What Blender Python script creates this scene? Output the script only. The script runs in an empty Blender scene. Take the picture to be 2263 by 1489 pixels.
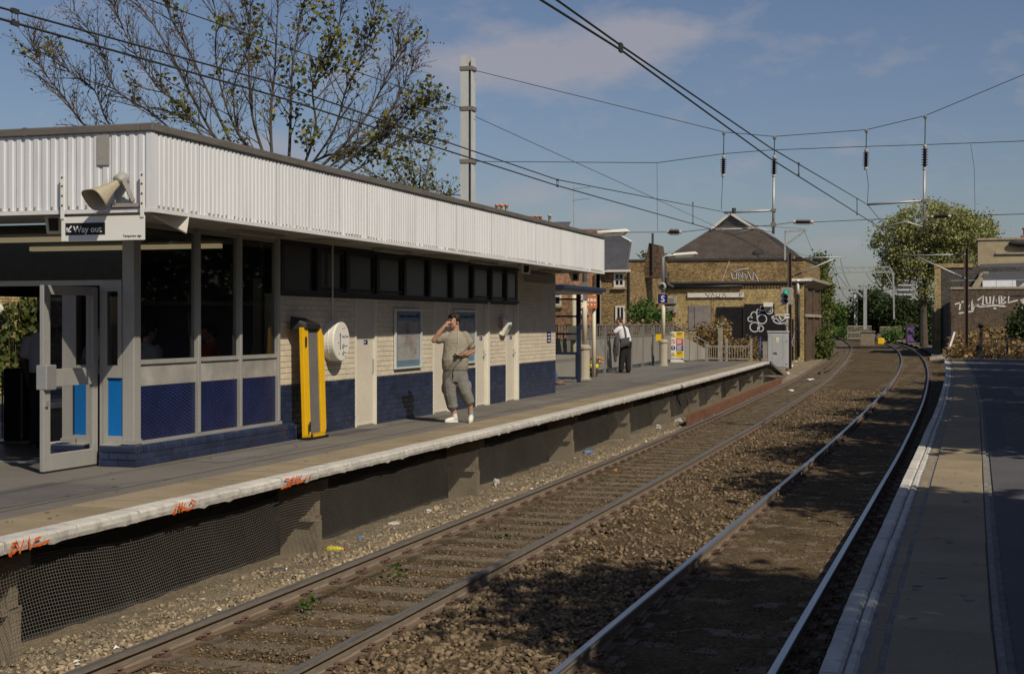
import bpy, bmesh, math, random
import numpy as np
from mathutils import Vector, Matrix

random.seed(7); rng = np.random.default_rng(7)
scene = bpy.context.scene
COL = scene.collection
R = math.radians

# ------------------------------------------------------------------ camera
# World frame: x = across the tracks (to the right), y = along the line, z up, platform surface at z = 0.
FPX, HOR, CAMZ, CX = 3200.0, 714.0, 1.62, 1131.5
TH = math.atan(988.5 / FPX); SN, CS = math.sin(TH), math.cos(TH)
cam_d = bpy.data.cameras.new('camera'); cam = bpy.data.objects.new('camera', cam_d); COL.objects.link(cam)
cam_d.sensor_width = 36.0; cam_d.lens = 36.0 * FPX / 2263.0
cam_d.shift_y = (HOR - 744.5) / 2263.0
cam_d.clip_end = 6000; cam_d.clip_start = 0.05
cam.location = (0, 0, CAMZ); cam.rotation_euler = (R(90), 0, TH)
scene.camera = cam

# ------------------------------------------------------------------ sun, sky, exposure
SUN_H = Vector((0.77, -0.64, 0)).normalized(); SUN_TAN = 0.951
SUN_EL = math.atan(SUN_TAN)
sun_d = bpy.data.lights.new('sun', 'SUN'); sun = bpy.data.objects.new('sun', sun_d); COL.objects.link(sun)
sun_d.energy = 4.05; sun_d.angle = R(0.53); sun_d.color = (1.0, 0.90, 0.73)
to_sun = Vector((SUN_H.x * math.cos(SUN_EL), SUN_H.y * math.cos(SUN_EL), math.sin(SUN_EL)))
sun.rotation_euler = to_sun.to_track_quat('Z', 'Y').to_euler()
sun.location = (20, -20, 30)

world = bpy.data.worlds.new('World'); scene.world = world; world.use_nodes = True
wn, wl = world.node_tree.nodes, world.node_tree.links
for n in list(wn): wn.remove(n)
w_out = wn.new('ShaderNodeOutputWorld'); w_bg = wn.new('ShaderNodeBackground')
w_sky = wn.new('ShaderNodeTexSky'); w_sky.sky_type = 'NISHITA'; w_sky.sun_disc = False
w_sky.sun_elevation = SUN_EL; w_sky.sun_rotation = math.atan2(SUN_H.x, SUN_H.y)
w_sky.altitude = 30; w_sky.air_density = 1.0; w_sky.dust_density = 1.0; w_sky.ozone_density = 1.4
w_bg.inputs['Strength'].default_value = 0.062
# fair-weather cumulus: banks of cloud broken up by noise, thin scattered cloud everywhere else
def _wm(op, a, b=None, clamp=False):
    n = wn.new('ShaderNodeMath'); n.operation = op; n.use_clamp = clamp
    for i, v in enumerate((a, b)):
        if v is None: continue
        if isinstance(v, (int, float)): n.inputs[i].default_value = v
        else: wl.new(v, n.inputs[i])
    return n.outputs[0]
w_tc = wn.new('ShaderNodeTexCoord'); w_sep = wn.new('ShaderNodeSeparateXYZ'); wl.new(w_tc.outputs['Generated'], w_sep.inputs[0])
w_az = _wm('ARCTAN2', w_sep.outputs[0], w_sep.outputs[1]); w_el = _wm('ARCSINE', w_sep.outputs[2])
w_map = wn.new('ShaderNodeMapping'); w_map.inputs['Scale'].default_value = (9.0, 9.0, 20.0); wl.new(w_tc.outputs['Generated'], w_map.inputs['Vector'])
w_n1 = wn.new('ShaderNodeTexNoise'); w_n1.inputs['Scale'].default_value = 1.9; w_n1.inputs['Detail'].default_value = 9; w_n1.inputs['Roughness'].default_value = 0.6
wl.new(w_map.outputs['Vector'], w_n1.inputs['Vector'])
w_val = None
for cpx, cpy, crx, cry, cst in ((1060,135,180,58,.92),(1240,140,160,65,.75),(1455,68,135,42,.95),(1380,115,100,55,.5),(930,30,90,26,.3),(1190,432,100,26,.7),(1320,478,70,22,.65),(1800,455,80,16,.6),(2230,375,90,34,.35),(1850,540,80,18,.42),(640,330,220,70,.25),(1270,395,60,14,.3),(2600,250,200,60,.6),(-400,200,250,80,.6),(3400,330,300,60,.6),(-1500,250,400,80,.6)):
    caz = -TH + math.atan((cpx-CX)/FPX); cel = math.atan((HOR-cpy)/FPX)
    dx = _wm('DIVIDE', _wm('SUBTRACT', w_az, caz), crx/FPX); dy = _wm('DIVIDE', _wm('SUBTRACT', w_el, cel), cry/FPX)
    g_ = _wm('MULTIPLY', _wm('EXPONENT', _wm('MULTIPLY', _wm('ADD', _wm('MULTIPLY', dx, dx), _wm('MULTIPLY', dy, dy)), -0.9)), cst)
    w_val = g_ if w_val is None else _wm('ADD', w_val, g_)
w_fac = _wm('MULTIPLY', _wm('ADD', w_val, _wm('MULTIPLY', _wm('SUBTRACT', w_n1.outputs['Fac'], 0.55), 2.3)), 1.2, True)
w_fac = _wm('MULTIPLY', w_fac, 0.72)
w_mix = wn.new('ShaderNodeMix'); w_mix.data_type = 'RGBA'
w_tint = wn.new('ShaderNodeMix'); w_tint.data_type = 'RGBA'; w_tint.blend_type = 'MULTIPLY'
w_tint.inputs[0].default_value = 1.0; w_tint.inputs[7].default_value = (0.90, 0.90, 1.01, 1)
w_mix.inputs[7].default_value = (5.9, 5.6, 6.2, 1)
wl.new(w_sky.outputs['Color'], w_tint.inputs[6]); wl.new(w_fac, w_mix.inputs[0]); wl.new(w_tint.outputs[2], w_mix.inputs[6])
wl.new(w_mix.outputs[2], w_bg.inputs['Color']); wl.new(w_bg.outputs['Background'], w_out.inputs['Surface'])

scene.view_settings.view_transform = 'Standard'
try: scene.view_settings.look = 'None'
except Exception: pass
scene.view_settings.exposure = 0.0; scene.view_settings.gamma = 1.0
scene.render.engine = 'CYCLES'
scene.cycles.max_bounces = 6; scene.cycles.diffuse_bounces = 3; scene.cycles.glossy_bounces = 3
scene.cycles.transparent_max_bounces = 12; scene.cycles.transmission_bounces = 4
scene.cycles.use_denoising = True; scene.cycles.caustics_reflective = False; scene.cycles.caustics_refractive = False
scene.cycles.sample_clamp_indirect = 6.0

# ------------------------------------------------------------------ layout helpers (image measurement -> metres in the place)
def _ts(X, Y): return X * CS - Y * SN, X * SN + Y * CS
def G(px, py, z=0.0):
    Y = FPX * (CAMZ - z) / (py - HOR); x, y = _ts((px - CX) / FPX * Y, Y); return Vector((x, y, z))
def OT(px, py, t):
    k = (px - CX) / FPX; s = t * (CS + k * SN) / (k * CS - SN); Y = s * CS - t * SN
    return Vector((t, s, CAMZ - (py - HOR) / FPX * Y))
def OS(px, py, s):
    k = (px - CX) / FPX; t = s * (k * CS - SN) / (CS + k * SN); Y = s * CS - t * SN
    return Vector((t, s, CAMZ - (py - HOR) / FPX * Y))
def OY(px, py, Y):
    x, y = _ts((px - CX) / FPX * Y, Y); return Vector((x, y, CAMZ - (py - HOR) / FPX * Y))

# ------------------------------------------------------------------ object helpers
def tag(o, label=None, cat=None, group=None, kind=None):
    if label: o['label'] = label
    if cat: o['category'] = cat
    if group: o['group'] = group
    if kind: o['kind'] = kind
    return o
def empty(name, loc=(0, 0, 0), rz=0.0, label=None, cat=None, group=None, kind=None):
    o = bpy.data.objects.new(name, None); COL.objects.link(o)
    o.location = loc; o.rotation_euler = (0, 0, rz); o.empty_display_size = 0.2
    return tag(o, label, cat, group, kind)
def link(name, me, parent=None, mat=None):
    o = bpy.data.objects.new(name, me); COL.objects.link(o)
    if mat is not None and len(me.materials) == 0: me.materials.append(mat)
    if parent is not None: o.parent = parent
    return o
def copy_tree(o, parent=None):
    c = o.copy(); COL.objects.link(c); c.parent = parent
    for ch in list(o.children): copy_tree(ch, c)
    return c

class MB:
    """collects faces; build() links them as one mesh object"""
    def __init__(self): self.v = []; self.f = []; self.m = []; self.mi = 0
    def add(self, vs, fs):
        b = len(self.v); self.v.extend([tuple(p) for p in vs]); self.f.extend([tuple(i + b for i in f) for f in fs])
        self.m.extend([self.mi] * len(fs)); return self
    def box(self, x0, x1, y0, y1, z0, z1):
        vs = [(x0,y0,z0),(x1,y0,z0),(x1,y1,z0),(x0,y1,z0),(x0,y0,z1),(x1,y0,z1),(x1,y1,z1),(x0,y1,z1)]
        return self.add(vs, [(0,3,2,1),(4,5,6,7),(0,1,5,4),(1,2,6,5),(2,3,7,6),(3,0,4,7)])
    def cbox(self, c, sx, sy, sz, M=None):
        vs = [Vector((a*sx/2, b*sy/2, d*sz/2)) for d in (-1,1) for a,b in ((-1,-1),(1,-1),(1,1),(-1,1))]
        if M is not None: vs = [M @ p for p in vs]
        c = Vector(c); return self.add([p + c for p in vs], [(0,3,2,1),(4,5,6,7),(0,1,5,4),(1,2,6,5),(2,3,7,6),(3,0,4,7)])
    def beam(self, a, b, w, h=None, up=(0,0,1)):
        a, b = Vector(a), Vector(b); h = h or w; d = (b - a).normalized(); u = Vector(up)
        if abs(d.dot(u)) > 0.98: u = Vector((1,0,0))
        sx = d.cross(u).normalized(); sz = sx.cross(d).normalized()
        vs = []
        for p in (a, b):
            for i, j in ((-1,-1),(1,-1),(1,1),(-1,1)): vs.append(p + sx*(i*w/2) + sz*(j*h/2))
        return self.add(vs, [(0,1,2,3),(7,6,5,4),(0,4,5,1),(1,5,6,2),(2,6,7,3),(3,7,4,0)])
    def tube(self, pts, r, n=6, cap=True):
        pts = [Vector(p) for p in pts]; rs = r if isinstance(r, (list, tuple)) else [r]*len(pts)
        b = len(self.v); vs = []; fs = []; prev = None
        for i, p in enumerate(pts):
            d = (pts[min(i+1,len(pts)-1)] - pts[max(i-1,0)])
            d = d.normalized() if d.length > 1e-9 else Vector((0,0,1))
            if prev is None:
                u = Vector((0,0,1)) if abs(d.z) < 0.9 else Vector((1,0,0)); sx = d.cross(u).normalized()
            else:
                sx = (prev - d * prev.dot(d)); sx = sx.normalized() if sx.length > 1e-6 else d.orthogonal().normalized()
            prev = sx; sy = d.cross(sx)
            for k in range(n):
                a = 2*math.pi*k/n; vs.append(p + sx*(math.cos(a)*rs[i]) + sy*(math.sin(a)*rs[i]))
        for i in range(len(pts)-1):
            for k in range(n):
                k2 = (k+1) % n; fs.append((i*n+k, i*n+k2, (i+1)*n+k2, (i+1)*n+k))
        if cap: fs.append(tuple(range(n-1,-1,-1))); fs.append(tuple((len(pts)-1)*n+k for k in range(n)))
        return self.add(vs, fs)
    def prism(self, poly, h, M=None, base=0.0):
        n = len(poly); vs = [Vector((p[0],p[1],base)) for p in poly] + [Vector((p[0],p[1],base+h)) for p in poly]
        if M is not None: vs = [M @ p for p in vs]
        return self.add(vs, [tuple(range(n-1,-1,-1)), tuple(range(n,2*n))] + [(i,(i+1)%n,n+(i+1)%n,n+i) for i in range(n)])
    def lathe(self, prof, n=12, M=None):
        vs = []; fs = []
        for r_, z in prof:
            for k in range(n): a = 2*math.pi*k/n; vs.append(Vector((math.cos(a)*r_, math.sin(a)*r_, z)))
        for i in range(len(prof)-1):
            for k in range(n): k2=(k+1)%n; fs.append((i*n+k,i*n+k2,(i+1)*n+k2,(i+1)*n+k))
        fs.append(tuple(range(n-1,-1,-1))); fs.append(tuple((len(prof)-1)*n+k for k in range(n)))
        if M is not None: vs = [M @ p for p in vs]
        return self.add(vs, fs)
    def ell(self, c, rx, ry, rz, n=10, m=7, M=None):
        c = Vector(c); vs = []; fs = []
        for i in range(m+1):
            ph = math.pi*i/m
            for k in range(n):
                a = 2*math.pi*k/n; p = Vector((rx*math.sin(ph)*math.cos(a), ry*math.sin(ph)*math.sin(a), rz*math.cos(ph)))
                vs.append(c + (M @ p if M is not None else p))
        for i in range(m):
            for k in range(n): k2=(k+1)%n; fs.append((i*n+k,(i+1)*n+k,(i+1)*n+k2,i*n+k2))
        return self.add(vs, fs)
    def quad(self, a, b, c, d): return self.add([a,b,c,d], [(0,1,2,3)])
    # ---- flat marks drawn in a local plane (x right, y up, z towards the viewer)
    def rect(self, x0, y0, x1, y1, h=0.002, base=0.0): return self.prism([(x0,y0),(x1,y0),(x1,y1),(x0,y1)], h, None, base)
    def disc(self, cx, cy, r, h=0.002, base=0.0, n=20, ry=None):
        ry = ry or r
        return self.prism([(cx+r*math.cos(2*math.pi*k/n), cy+ry*math.sin(2*math.pi*k/n)) for k in range(n)], h, None, base)
    def ring(self, cx, cy, r, w, h=0.002, base=0.0, n=24, ry=None):
        ry = ry or r
        return self.stroke([(cx+r*math.cos(2*math.pi*k/n), cy+ry*math.sin(2*math.pi*k/n)) for k in range(n+1)], w, h, base)
    def stroke(self, pts, w, h=0.002, base=0.0):
        pts = [Vector((p[0],p[1],0)) for p in pts]; n = len(pts); vs = []; fs = []
        for i, p in enumerate(pts):
            d = pts[min(i+1,n-1)] - pts[max(i-1,0)]
            d = d.normalized() if d.length > 1e-9 else Vector((1,0,0)); q = Vector((-d.y, d.x, 0))
            for z in (base, base+h): vs += [p + q*w/2 + Vector((0,0,z)), p - q*w/2 + Vector((0,0,z))]
        for i in range(n-1):
            a, b = 4*i, 4*i+4
            fs += [(a+2,a+3,b+3,b+2), (a,b,b+1,a+1), (a,a+2,b+2,b), (a+1,b+1,b+3,a+3)]
        fs += [(0,1,3,2), (4*n-4,4*n-2,4*n-1,4*n-3)]
        return self.add(vs, fs)
    def mesh(self, name, mats=None, smooth=False):
        me = bpy.data.meshes.new(name); me.from_pydata(self.v, [], self.f)
        mats = mats if isinstance(mats, (list, tuple)) else ([mats] if mats else [])
        for m in mats: me.materials.append(m)
        if len(mats) > 1: me.polygons.foreach_set('material_index', self.m)
        if smooth: me.polygons.foreach_set('use_smooth', [True]*len(me.polygons))
        me.update(); return me
    def build(self, name, mats=None, parent=None, smooth=False, loc=None):
        o = link(name, self.mesh(name, mats, smooth), parent)
        if loc is not None: o.location = loc
        return o
def frame(o, right, up=(0,0,1)):
    r_, u = Vector(right).normalized(), Vector(up).normalized(); n = r_.cross(u)
    return Matrix(((r_.x,u.x,n.x,o[0]),(r_.y,u.y,n.y,o[1]),(r_.z,u.z,n.z,o[2]),(0,0,0,1)))
FACE_X = (0,1,0)      # right-hand direction on a wall that faces +x
FACE_Y = (1,0,0)      # right-hand direction on a wall that faces -y (towards the camera)
def bevel(o, w=0.01, seg=2):
    m = o.modifiers.new('bevel', 'BEVEL'); m.width = w; m.segments = seg; m.limit_method = 'ANGLE'; return o
def np_mesh(name, V, F, mats=None, smooth=False):
    V = np.asarray(V, dtype=np.float32); F = np.asarray(F, dtype=np.int32); k = F.shape[1]
    me = bpy.data.meshes.new(name); me.vertices.add(len(V)); me.vertices.foreach_set('co', V.ravel())
    me.loops.add(F.size); me.loops.foreach_set('vertex_index', F.ravel())
    me.polygons.add(len(F)); me.polygons.foreach_set('loop_start', np.arange(0, F.size, k, dtype=np.int32))
    me.polygons.foreach_set('loop_total', np.full(len(F), k, dtype=np.int32))
    if smooth: me.polygons.foreach_set('use_smooth', np.ones(len(F), dtype=bool))
    for m in (mats if isinstance(mats,(list,tuple)) else [mats]):
        if m: me.materials.append(m)
    me.update(calc_edges=True); me.validate(); return me
def text_mesh(name, s, size, mat, bold=0.0, align='LEFT', h=0.0015, sx=1.0):
    cu = bpy.data.curves.new(name, 'FONT'); cu.body = s; cu.size = size; cu.offset = bold; cu.extrude = h
    cu.align_x = align; cu.resolution_u = 3
    tmp = bpy.data.objects.new('tmp', cu); COL.objects.link(tmp)
    dg = bpy.context.evaluated_depsgraph_get(); me = bpy.data.meshes.new_from_object(tmp.evaluated_get(dg))
    bpy.data.objects.remove(tmp); me.materials.clear(); me.materials.append(mat)
    if sx != 1.0:
        for v in me.vertices: v.co.x *= sx
    return me
def catmull(pts, n=6):
    pts = [Vector(p) for p in pts]; P = [pts[0]*2-pts[1]] + pts + [pts[-1]*2-pts[-2]]; out = []
    for i in range(1, len(P)-2):
        for k in range(n):
            t = k/n; a,b,c,d = P[i-1],P[i],P[i+1],P[i+2]
            out.append(0.5*((2*b)+(c-a)*t+(2*a-5*b+4*c-d)*t*t+(3*b-a-3*c+d)*t**3))
    out.append(pts[-1]); return out

# ------------------------------------------------------------------ materials
MATS = {}
def _nodes(name):
    m = bpy.data.materials.new(name); m.use_nodes = True; nt = m.node_tree
    for n in list(nt.nodes): nt.nodes.remove(n)
    out = nt.nodes.new('ShaderNodeOutputMaterial'); bs = nt.nodes.new('ShaderNodeBsdfPrincipled')
    nt.links.new(bs.outputs[0], out.inputs[0]); MATS[name] = m
    return m, nt, bs, out
def mx(nt, a, b, fac, mode='MIX'):
    n = nt.nodes.new('ShaderNodeMix'); n.data_type = 'RGBA'; n.blend_type = mode
    for i, v in ((6, a), (7, b)):
        if isinstance(v, tuple): n.inputs[i].default_value = (*v[:3], 1)
        else: nt.links.new(v, n.inputs[i])
    if isinstance(fac, (int, float)): n.inputs[0].default_value = fac
    else: nt.links.new(fac, n.inputs[0])
    return n.outputs[2]
def noise(nt, vec, scale, detail=4, rough=0.55, lo=None, hi=None):
    n = nt.nodes.new('ShaderNodeTexNoise'); n.inputs['Scale'].default_value = scale
    n.inputs['Detail'].default_value = detail; n.inputs['Roughness'].default_value = rough
    if vec is not None: nt.links.new(vec, n.inputs['Vector'])
    o = n.outputs['Fac']
    if lo is not None:
        r = nt.nodes.new('ShaderNodeMapRange'); r.inputs[1].default_value = lo; r.inputs[2].default_value = hi
        nt.links.new(o, r.inputs[0]); o = r.outputs[0]
    return o
def M(name, col, rough=0.75, metal=0.0, var=0.18, scale=3.0, fine=0.12, fscale=60.0, bump=0.0, bscale=80.0,
      rnd=0.0, island=0.0, dirt=None, dirt_amt=0.5, dirt_scale=1.2, spec=0.3, stretch=None):
    """painted / mineral surface: colour, broad mottling, fine grain, optional stains, small relief"""
    m, nt, bs, out = _nodes(name); g = nt.nodes.new('ShaderNodeNewGeometry'); pos = g.outputs['Position']
    if stretch:
        mp = nt.nodes.new('ShaderNodeMapping'); mp.inputs['Scale'].default_value = stretch
        nt.links.new(pos, mp.inputs['Vector']); pos = mp.outputs['Vector']
    c = tuple(col[:3])
    lo_c = tuple(max(0, x*(1-var)) for x in c); hi_c = tuple(min(1, x*(1+var)) for x in c)
    cur = mx(nt, lo_c, hi_c, noise(nt, pos, scale, 4, 0.6, 0.3, 0.7))
    if fine > 0:
        d = mx(nt, (1-fine,)*3, (1+fine,)*3, noise(nt, pos, fscale, 2, 0.6, 0.25, 0.75))
        cur = mx(nt, cur, d, 1.0, 'MULTIPLY')
    if dirt is not None:
        cur = mx(nt, cur, tuple(dirt[:3]), noise(nt, pos, dirt_scale, 7, 0.65, 0.52, 0.52 + 0.38/max(dirt_amt,0.05)*0.5))
    if rnd > 0 or island > 0:
        if island > 0: src = g.outputs['Random Per Island']; amt = island
        else: oi = nt.nodes.new('ShaderNodeObjectInfo'); src = oi.outputs['Random']; amt = rnd
        mr = nt.nodes.new('ShaderNodeMapRange'); mr.inputs[3].default_value = 1-amt; mr.inputs[4].default_value = 1+amt
        nt.links.new(src, mr.inputs[0])
        cmb = nt.nodes.new('ShaderNodeCombineColor')
        for i in range(3): nt.links.new(mr.outputs[0], cmb.inputs[i])
        cur = mx(nt, cur, cmb.outputs[0], 1.0, 'MULTIPLY')
    nt.links.new(cur, bs.inputs['Base Color'])
    bs.inputs['Roughness'].default_value = rough; bs.inputs['Metallic'].default_value = metal
    bs.inputs['Specular IOR Level'].default_value = spec
    if bump > 0:
        b = nt.nodes.new('ShaderNodeBump'); b.inputs['Strength'].default_value = min(1, bump); b.inputs['Distance'].default_value = 0.01*max(1,bump)
        nt.links.new(noise(nt, pos, bscale, 5, 0.6), b.inputs['Height']); nt.links.new(b.outputs[0], bs.inputs['Normal'])
    return m
def brick_mat(name, c1, c2, mortar, bw=0.225, bh=0.075, soot=0.4, mort=0.012, bump=0.4):
    """distant brickwork where single bricks are only a few pixels"""
    m, nt, bs, out = _nodes(name); g = nt.nodes.new('ShaderNodeNewGeometry')
    sep = nt.nodes.new('ShaderNodeSeparateXYZ'); nt.links.new(g.outputs['Position'], sep.inputs[0])
    ad = nt.nodes.new('ShaderNodeMath'); ad.operation = 'ADD'; nt.links.new(sep.outputs[0], ad.inputs[0]); nt.links.new(sep.outputs[1], ad.inputs[1])
    cb = nt.nodes.new('ShaderNodeCombineXYZ'); nt.links.new(ad.outputs[0], cb.inputs[0]); nt.links.new(sep.outputs[2], cb.inputs[1])
    bt = nt.nodes.new('ShaderNodeTexBrick'); nt.links.new(cb.outputs[0], bt.inputs['Vector'])
    bt.inputs['Scale'].default_value = 1.0; bt.inputs['Brick Width'].default_value = bw; bt.inputs['Row Height'].default_value = bh
    bt.inputs['Mortar Size'].default_value = mort; bt.inputs['Mortar Smooth'].default_value = 0.1; bt.inputs['Bias'].default_value = 0.0
    bt.inputs['Color1'].default_value = (*c1,1); bt.inputs['Color2'].default_value = (*c2,1); bt.inputs['Mortar'].default_value = (*mortar,1)
    v = mx(nt, (0.45,)*3, (1.5,)*3, noise(nt, cb.outputs[0], 1.1, 6, 0.7, 0.3, 0.72))
    cur = mx(nt, bt.outputs['Color'], v, soot, 'MULTIPLY')
    w = nt.nodes.new('ShaderNodeTexWhiteNoise')
    mp = nt.nodes.new('ShaderNodeVectorMath'); mp.operation = 'SNAP'; mp.inputs[1].default_value = (bw*0.5, bh, 1)
    nt.links.new(cb.outputs[0], mp.inputs[0]); nt.links.new(mp.outputs[0], w.inputs['Vector'])
    d = mx(nt, (0.45,0.45,0.45), (1.45,1.35,1.2), w.outputs['Value'])
    cur = mx(nt, cur, d, 0.65, 'MULTIPLY')
    nt.links.new(cur, bs.inputs['Base Color']); bs.inputs['Roughness'].default_value = 0.9; bs.inputs['Specular IOR Level'].default_value = 0.15
    b = nt.nodes.new('ShaderNodeBump'); b.inputs['Strength'].default_value = bump; b.inputs['Distance'].default_value = 0.02; b.invert = True
    nt.links.new(bt.outputs['Fac'], b.inputs['Height']); nt.links.new(b.outputs[0], bs.inputs['Normal'])
    return m
def glass_mat(name, tint=(0.75,0.8,0.8), ior=1.5, dust=0.0):
    m, nt, bs, out = _nodes(name); nt.nodes.remove(bs)
    tr = nt.nodes.new('ShaderNodeBsdfTransparent'); tr.inputs[0].default_value = (*tint,1)
    gl = nt.nodes.new('ShaderNodeBsdfGlossy'); gl.inputs['Roughness'].default_value = 0.02
    fr = nt.nodes.new('ShaderNodeFresnel'); fr.inputs[0].default_value = ior
    mi = nt.nodes.new('ShaderNodeMixShader'); nt.links.new(fr.outputs[0], mi.inputs[0]); nt.links.new(tr.outputs[0], mi.inputs[1]); nt.links.new(gl.outputs[0], mi.inputs[2])
    cur = mi.outputs[0]
    if dust > 0:
        df = nt.nodes.new('ShaderNodeBsdfDiffuse'); df.inputs[0].default_value = (0.35,0.33,0.3,1)
        m2 = nt.nodes.new('ShaderNodeMixShader'); m2.inputs[0].default_value = dust
        nt.links.new(cur, m2.inputs[1]); nt.links.new(df.outputs[0], m2.inputs[2]); cur = m2.outputs[0]
    nt.links.new(cur, out.inputs[0]); return m
def leaf_mat(name, c1, c2, c3=None, rough=0.6):
    m, nt, bs, out = _nodes(name); g = nt.nodes.new('ShaderNodeNewGeometry')
    cur = mx(nt, c1, c2, g.outputs['Random Per Island'])
    if c3:
        r = nt.nodes.new('ShaderNodeMapRange'); r.inputs[1].default_value = 0.84; r.inputs[2].default_value = 1.0
        nt.links.new(g.outputs['Random Per Island'], r.inputs[0]); cur = mx(nt, cur, c3, r.outputs[0])
    cur = mx(nt, cur, mx(nt, (0.75,)*3, (1.25,)*3, noise(nt, g.outputs['Position'], 0.9, 3, 0.5, 0.3, 0.7)), 1.0, 'MULTIPLY')
    nt.links.new(cur, bs.inputs['Base Color']); bs.inputs['Roughness'].default_value = rough; bs.inputs['Specular IOR Level'].default_value = 0.3
    tl = nt.nodes.new('ShaderNodeBsdfTranslucent'); nt.links.new(cur, tl.inputs[0])
    mi = nt.nodes.new('ShaderNodeMixShader'); mi.inputs[0].default_value = 0.3
    nt.links.new(bs.outputs[0], mi.inputs[1]); nt.links.new(tl.outputs[0], mi.inputs[2]); nt.links.new(mi.outputs[0], out.inputs[0])
    return m
def emit_mat(name, col, strength):
    m, nt, bs, out = _nodes(name); bs.inputs['Base Color'].default_value = (*col,1)
    bs.inputs['Emission Color'].default_value = (*col,1); bs.inputs['Emission Strength'].default_value = strength; return m
def flat(name, col, rough=0.6, metal=0.0): return M(name, col, rough, metal, var=0.06, fine=0.05)
# ================================================================== track alignment
def _interp(knots):
    ks = np.array(knots, float)
    # smooth natural-ish interpolation
    P = catmull([(a, b, 0) for a, b in knots], 16); xs = np.array([p.x for p in P]); ys = np.array([p.y for p in P])
    return lambda s: float(np.interp(s, xs, ys))
gL = _interp([(-40,-0.05),(0,0.0),(20,-0.02),(30,-0.12),(41,-0.3),(62,-0.9),(76,-1.45),(109,-3.2),(153,-6.0),(197,-9.6),(240,-14.0),(300,-23.0),(360,-36.0)])
gR = _interp([(-40,-0.5),(0,-0.06),(10,0.0),(22,0.12),(32,0.2),(50,0.18),(71.5,-0.1),(90,-0.55),(109,-1.2),(135,-2.4),(162,-4.1),(197,-6.8),(220,-8.8),(240,-11.2),(300,-19.5),(360,-32.0)])
TL0, TR0 = -5.42, -2.06            # track centre lines
EL0, ER0 = -6.75, -0.62            # platform edges
ZR = -0.915                        # rail top
ZB = -1.085                        # ballast / sleeper top
def pL(t, s): return Vector((t + gL(s), s, 0))
def pR(t, s): return Vector((t + gR(s), s, 0))
def hdg(g, s): return math.atan2(-(g(s+0.5)-g(s-0.5)), 1.0)

# ================================================================== materials of the ground
M('dirt', (0.12,0.10,0.075), 0.95, var=0.35, scale=0.4, fine=0.3, fscale=14)
M('ballast', (0.09,0.065,0.037), 0.95, var=0.4, scale=1.3, fine=0.55, fscale=22, bump=2.2, bscale=22, spec=0.1)  # bed kept darker than the stones, standing in for shadow between them
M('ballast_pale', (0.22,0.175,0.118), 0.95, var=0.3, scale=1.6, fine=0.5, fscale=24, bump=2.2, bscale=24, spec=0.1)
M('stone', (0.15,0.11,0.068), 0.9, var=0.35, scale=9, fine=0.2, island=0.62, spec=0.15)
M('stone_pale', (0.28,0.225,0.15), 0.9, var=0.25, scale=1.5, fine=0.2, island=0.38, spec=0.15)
M('sleeper_concrete', (0.135,0.108,0.076), 0.9, var=0.3, scale=5, fine=0.3, fscale=50, bump=0.7, bscale=50, rnd=0.14)
M('rail_rust', (0.13,0.092,0.064), 0.75, metal=0.1, var=0.3, scale=6, fine=0.2, stretch=(3,0.4,12))
M('rail_side_pale', (0.215,0.175,0.135), 0.7, metal=0.1, var=0.2, scale=5, fine=0.15, stretch=(3,1.2,12))
M('rail_top', (0.42,0.42,0.43), 0.3, metal=0.9, var=0.15, scale=4, fine=0.1, stretch=(8,0.15,1))
M('rail_top_dull', (0.20,0.185,0.17), 0.5, metal=0.6, var=0.25, scale=4, fine=0.2, stretch=(8,0.5,1))
M('clip_rust', (0.12,0.075,0.055), 0.8, var=0.3, scale=20)
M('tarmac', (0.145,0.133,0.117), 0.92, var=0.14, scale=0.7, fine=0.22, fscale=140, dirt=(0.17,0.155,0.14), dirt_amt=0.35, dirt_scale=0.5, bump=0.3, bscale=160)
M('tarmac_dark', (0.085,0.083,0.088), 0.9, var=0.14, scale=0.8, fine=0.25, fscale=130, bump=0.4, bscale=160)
M('tarmac_patch_a', (0.105,0.098,0.095), 0.92, var=0.15, scale=1.5, fine=0.25, fscale=140)
M('tarmac_patch_b', (0.155,0.145,0.135), 0.92, var=0.15, scale=1.5, fine=0.25, fscale=140)
M('slab_tan', (0.25,0.20,0.13), 0.9, var=0.14, scale=1.5, fine=0.2, fscale=120, rnd=0.1, dirt=(0.15,0.125,0.1), dirt_amt=0.3, dirt_scale=2.5)
M('coping_white', (0.50,0.48,0.44), 0.85, var=0.14, scale=3, fine=0.15, fscale=70, rnd=0.07, dirt=(0.2,0.18,0.155), dirt_amt=0.55, dirt_scale=7, bump=0.7, bscale=18)
M('joint_pale', (0.42,0.40,0.36), 0.9)
M('mortar_grey', (0.19,0.18,0.165), 0.9, var=0.3, scale=5, fine=0.3)
M('concrete_dark', (0.12,0.11,0.10), 0.95, var=0.3, scale=2, fine=0.25)
M('pier_concrete', (0.22,0.18,0.128), 0.9, var=0.25, scale=4, fine=0.25, dirt=(0.17,0.14,0.11), dirt_amt=0.5, dirt_scale=4, bump=0.5, bscale=30)
M('net_wire', (0.15,0.14,0.12), 0.8, var=0.15, fine=0.0)
M('void_shade', (0.03,0.028,0.026), 0.95)  # near-black in place of the shade under the platform deck
M('rusty_steel', (0.16,0.075,0.042), 0.85, var=0.35, scale=4, fine=0.3, bump=0.3)

# ================================================================== ground and trackbed
mb = MB(); n = 24
for i in range(n):
    for j in range(n):
        pass
gm = MB(); gm.quad((-3000,-3000,-1.6),(3000,-3000,-1.6),(3000,4500,-1.6),(-3000,4500,-1.6))
tag(gm.build('ground', MATS['dirt']), 'brown earth ground reaching to the horizon', 'ground', kind='structure')

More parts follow.
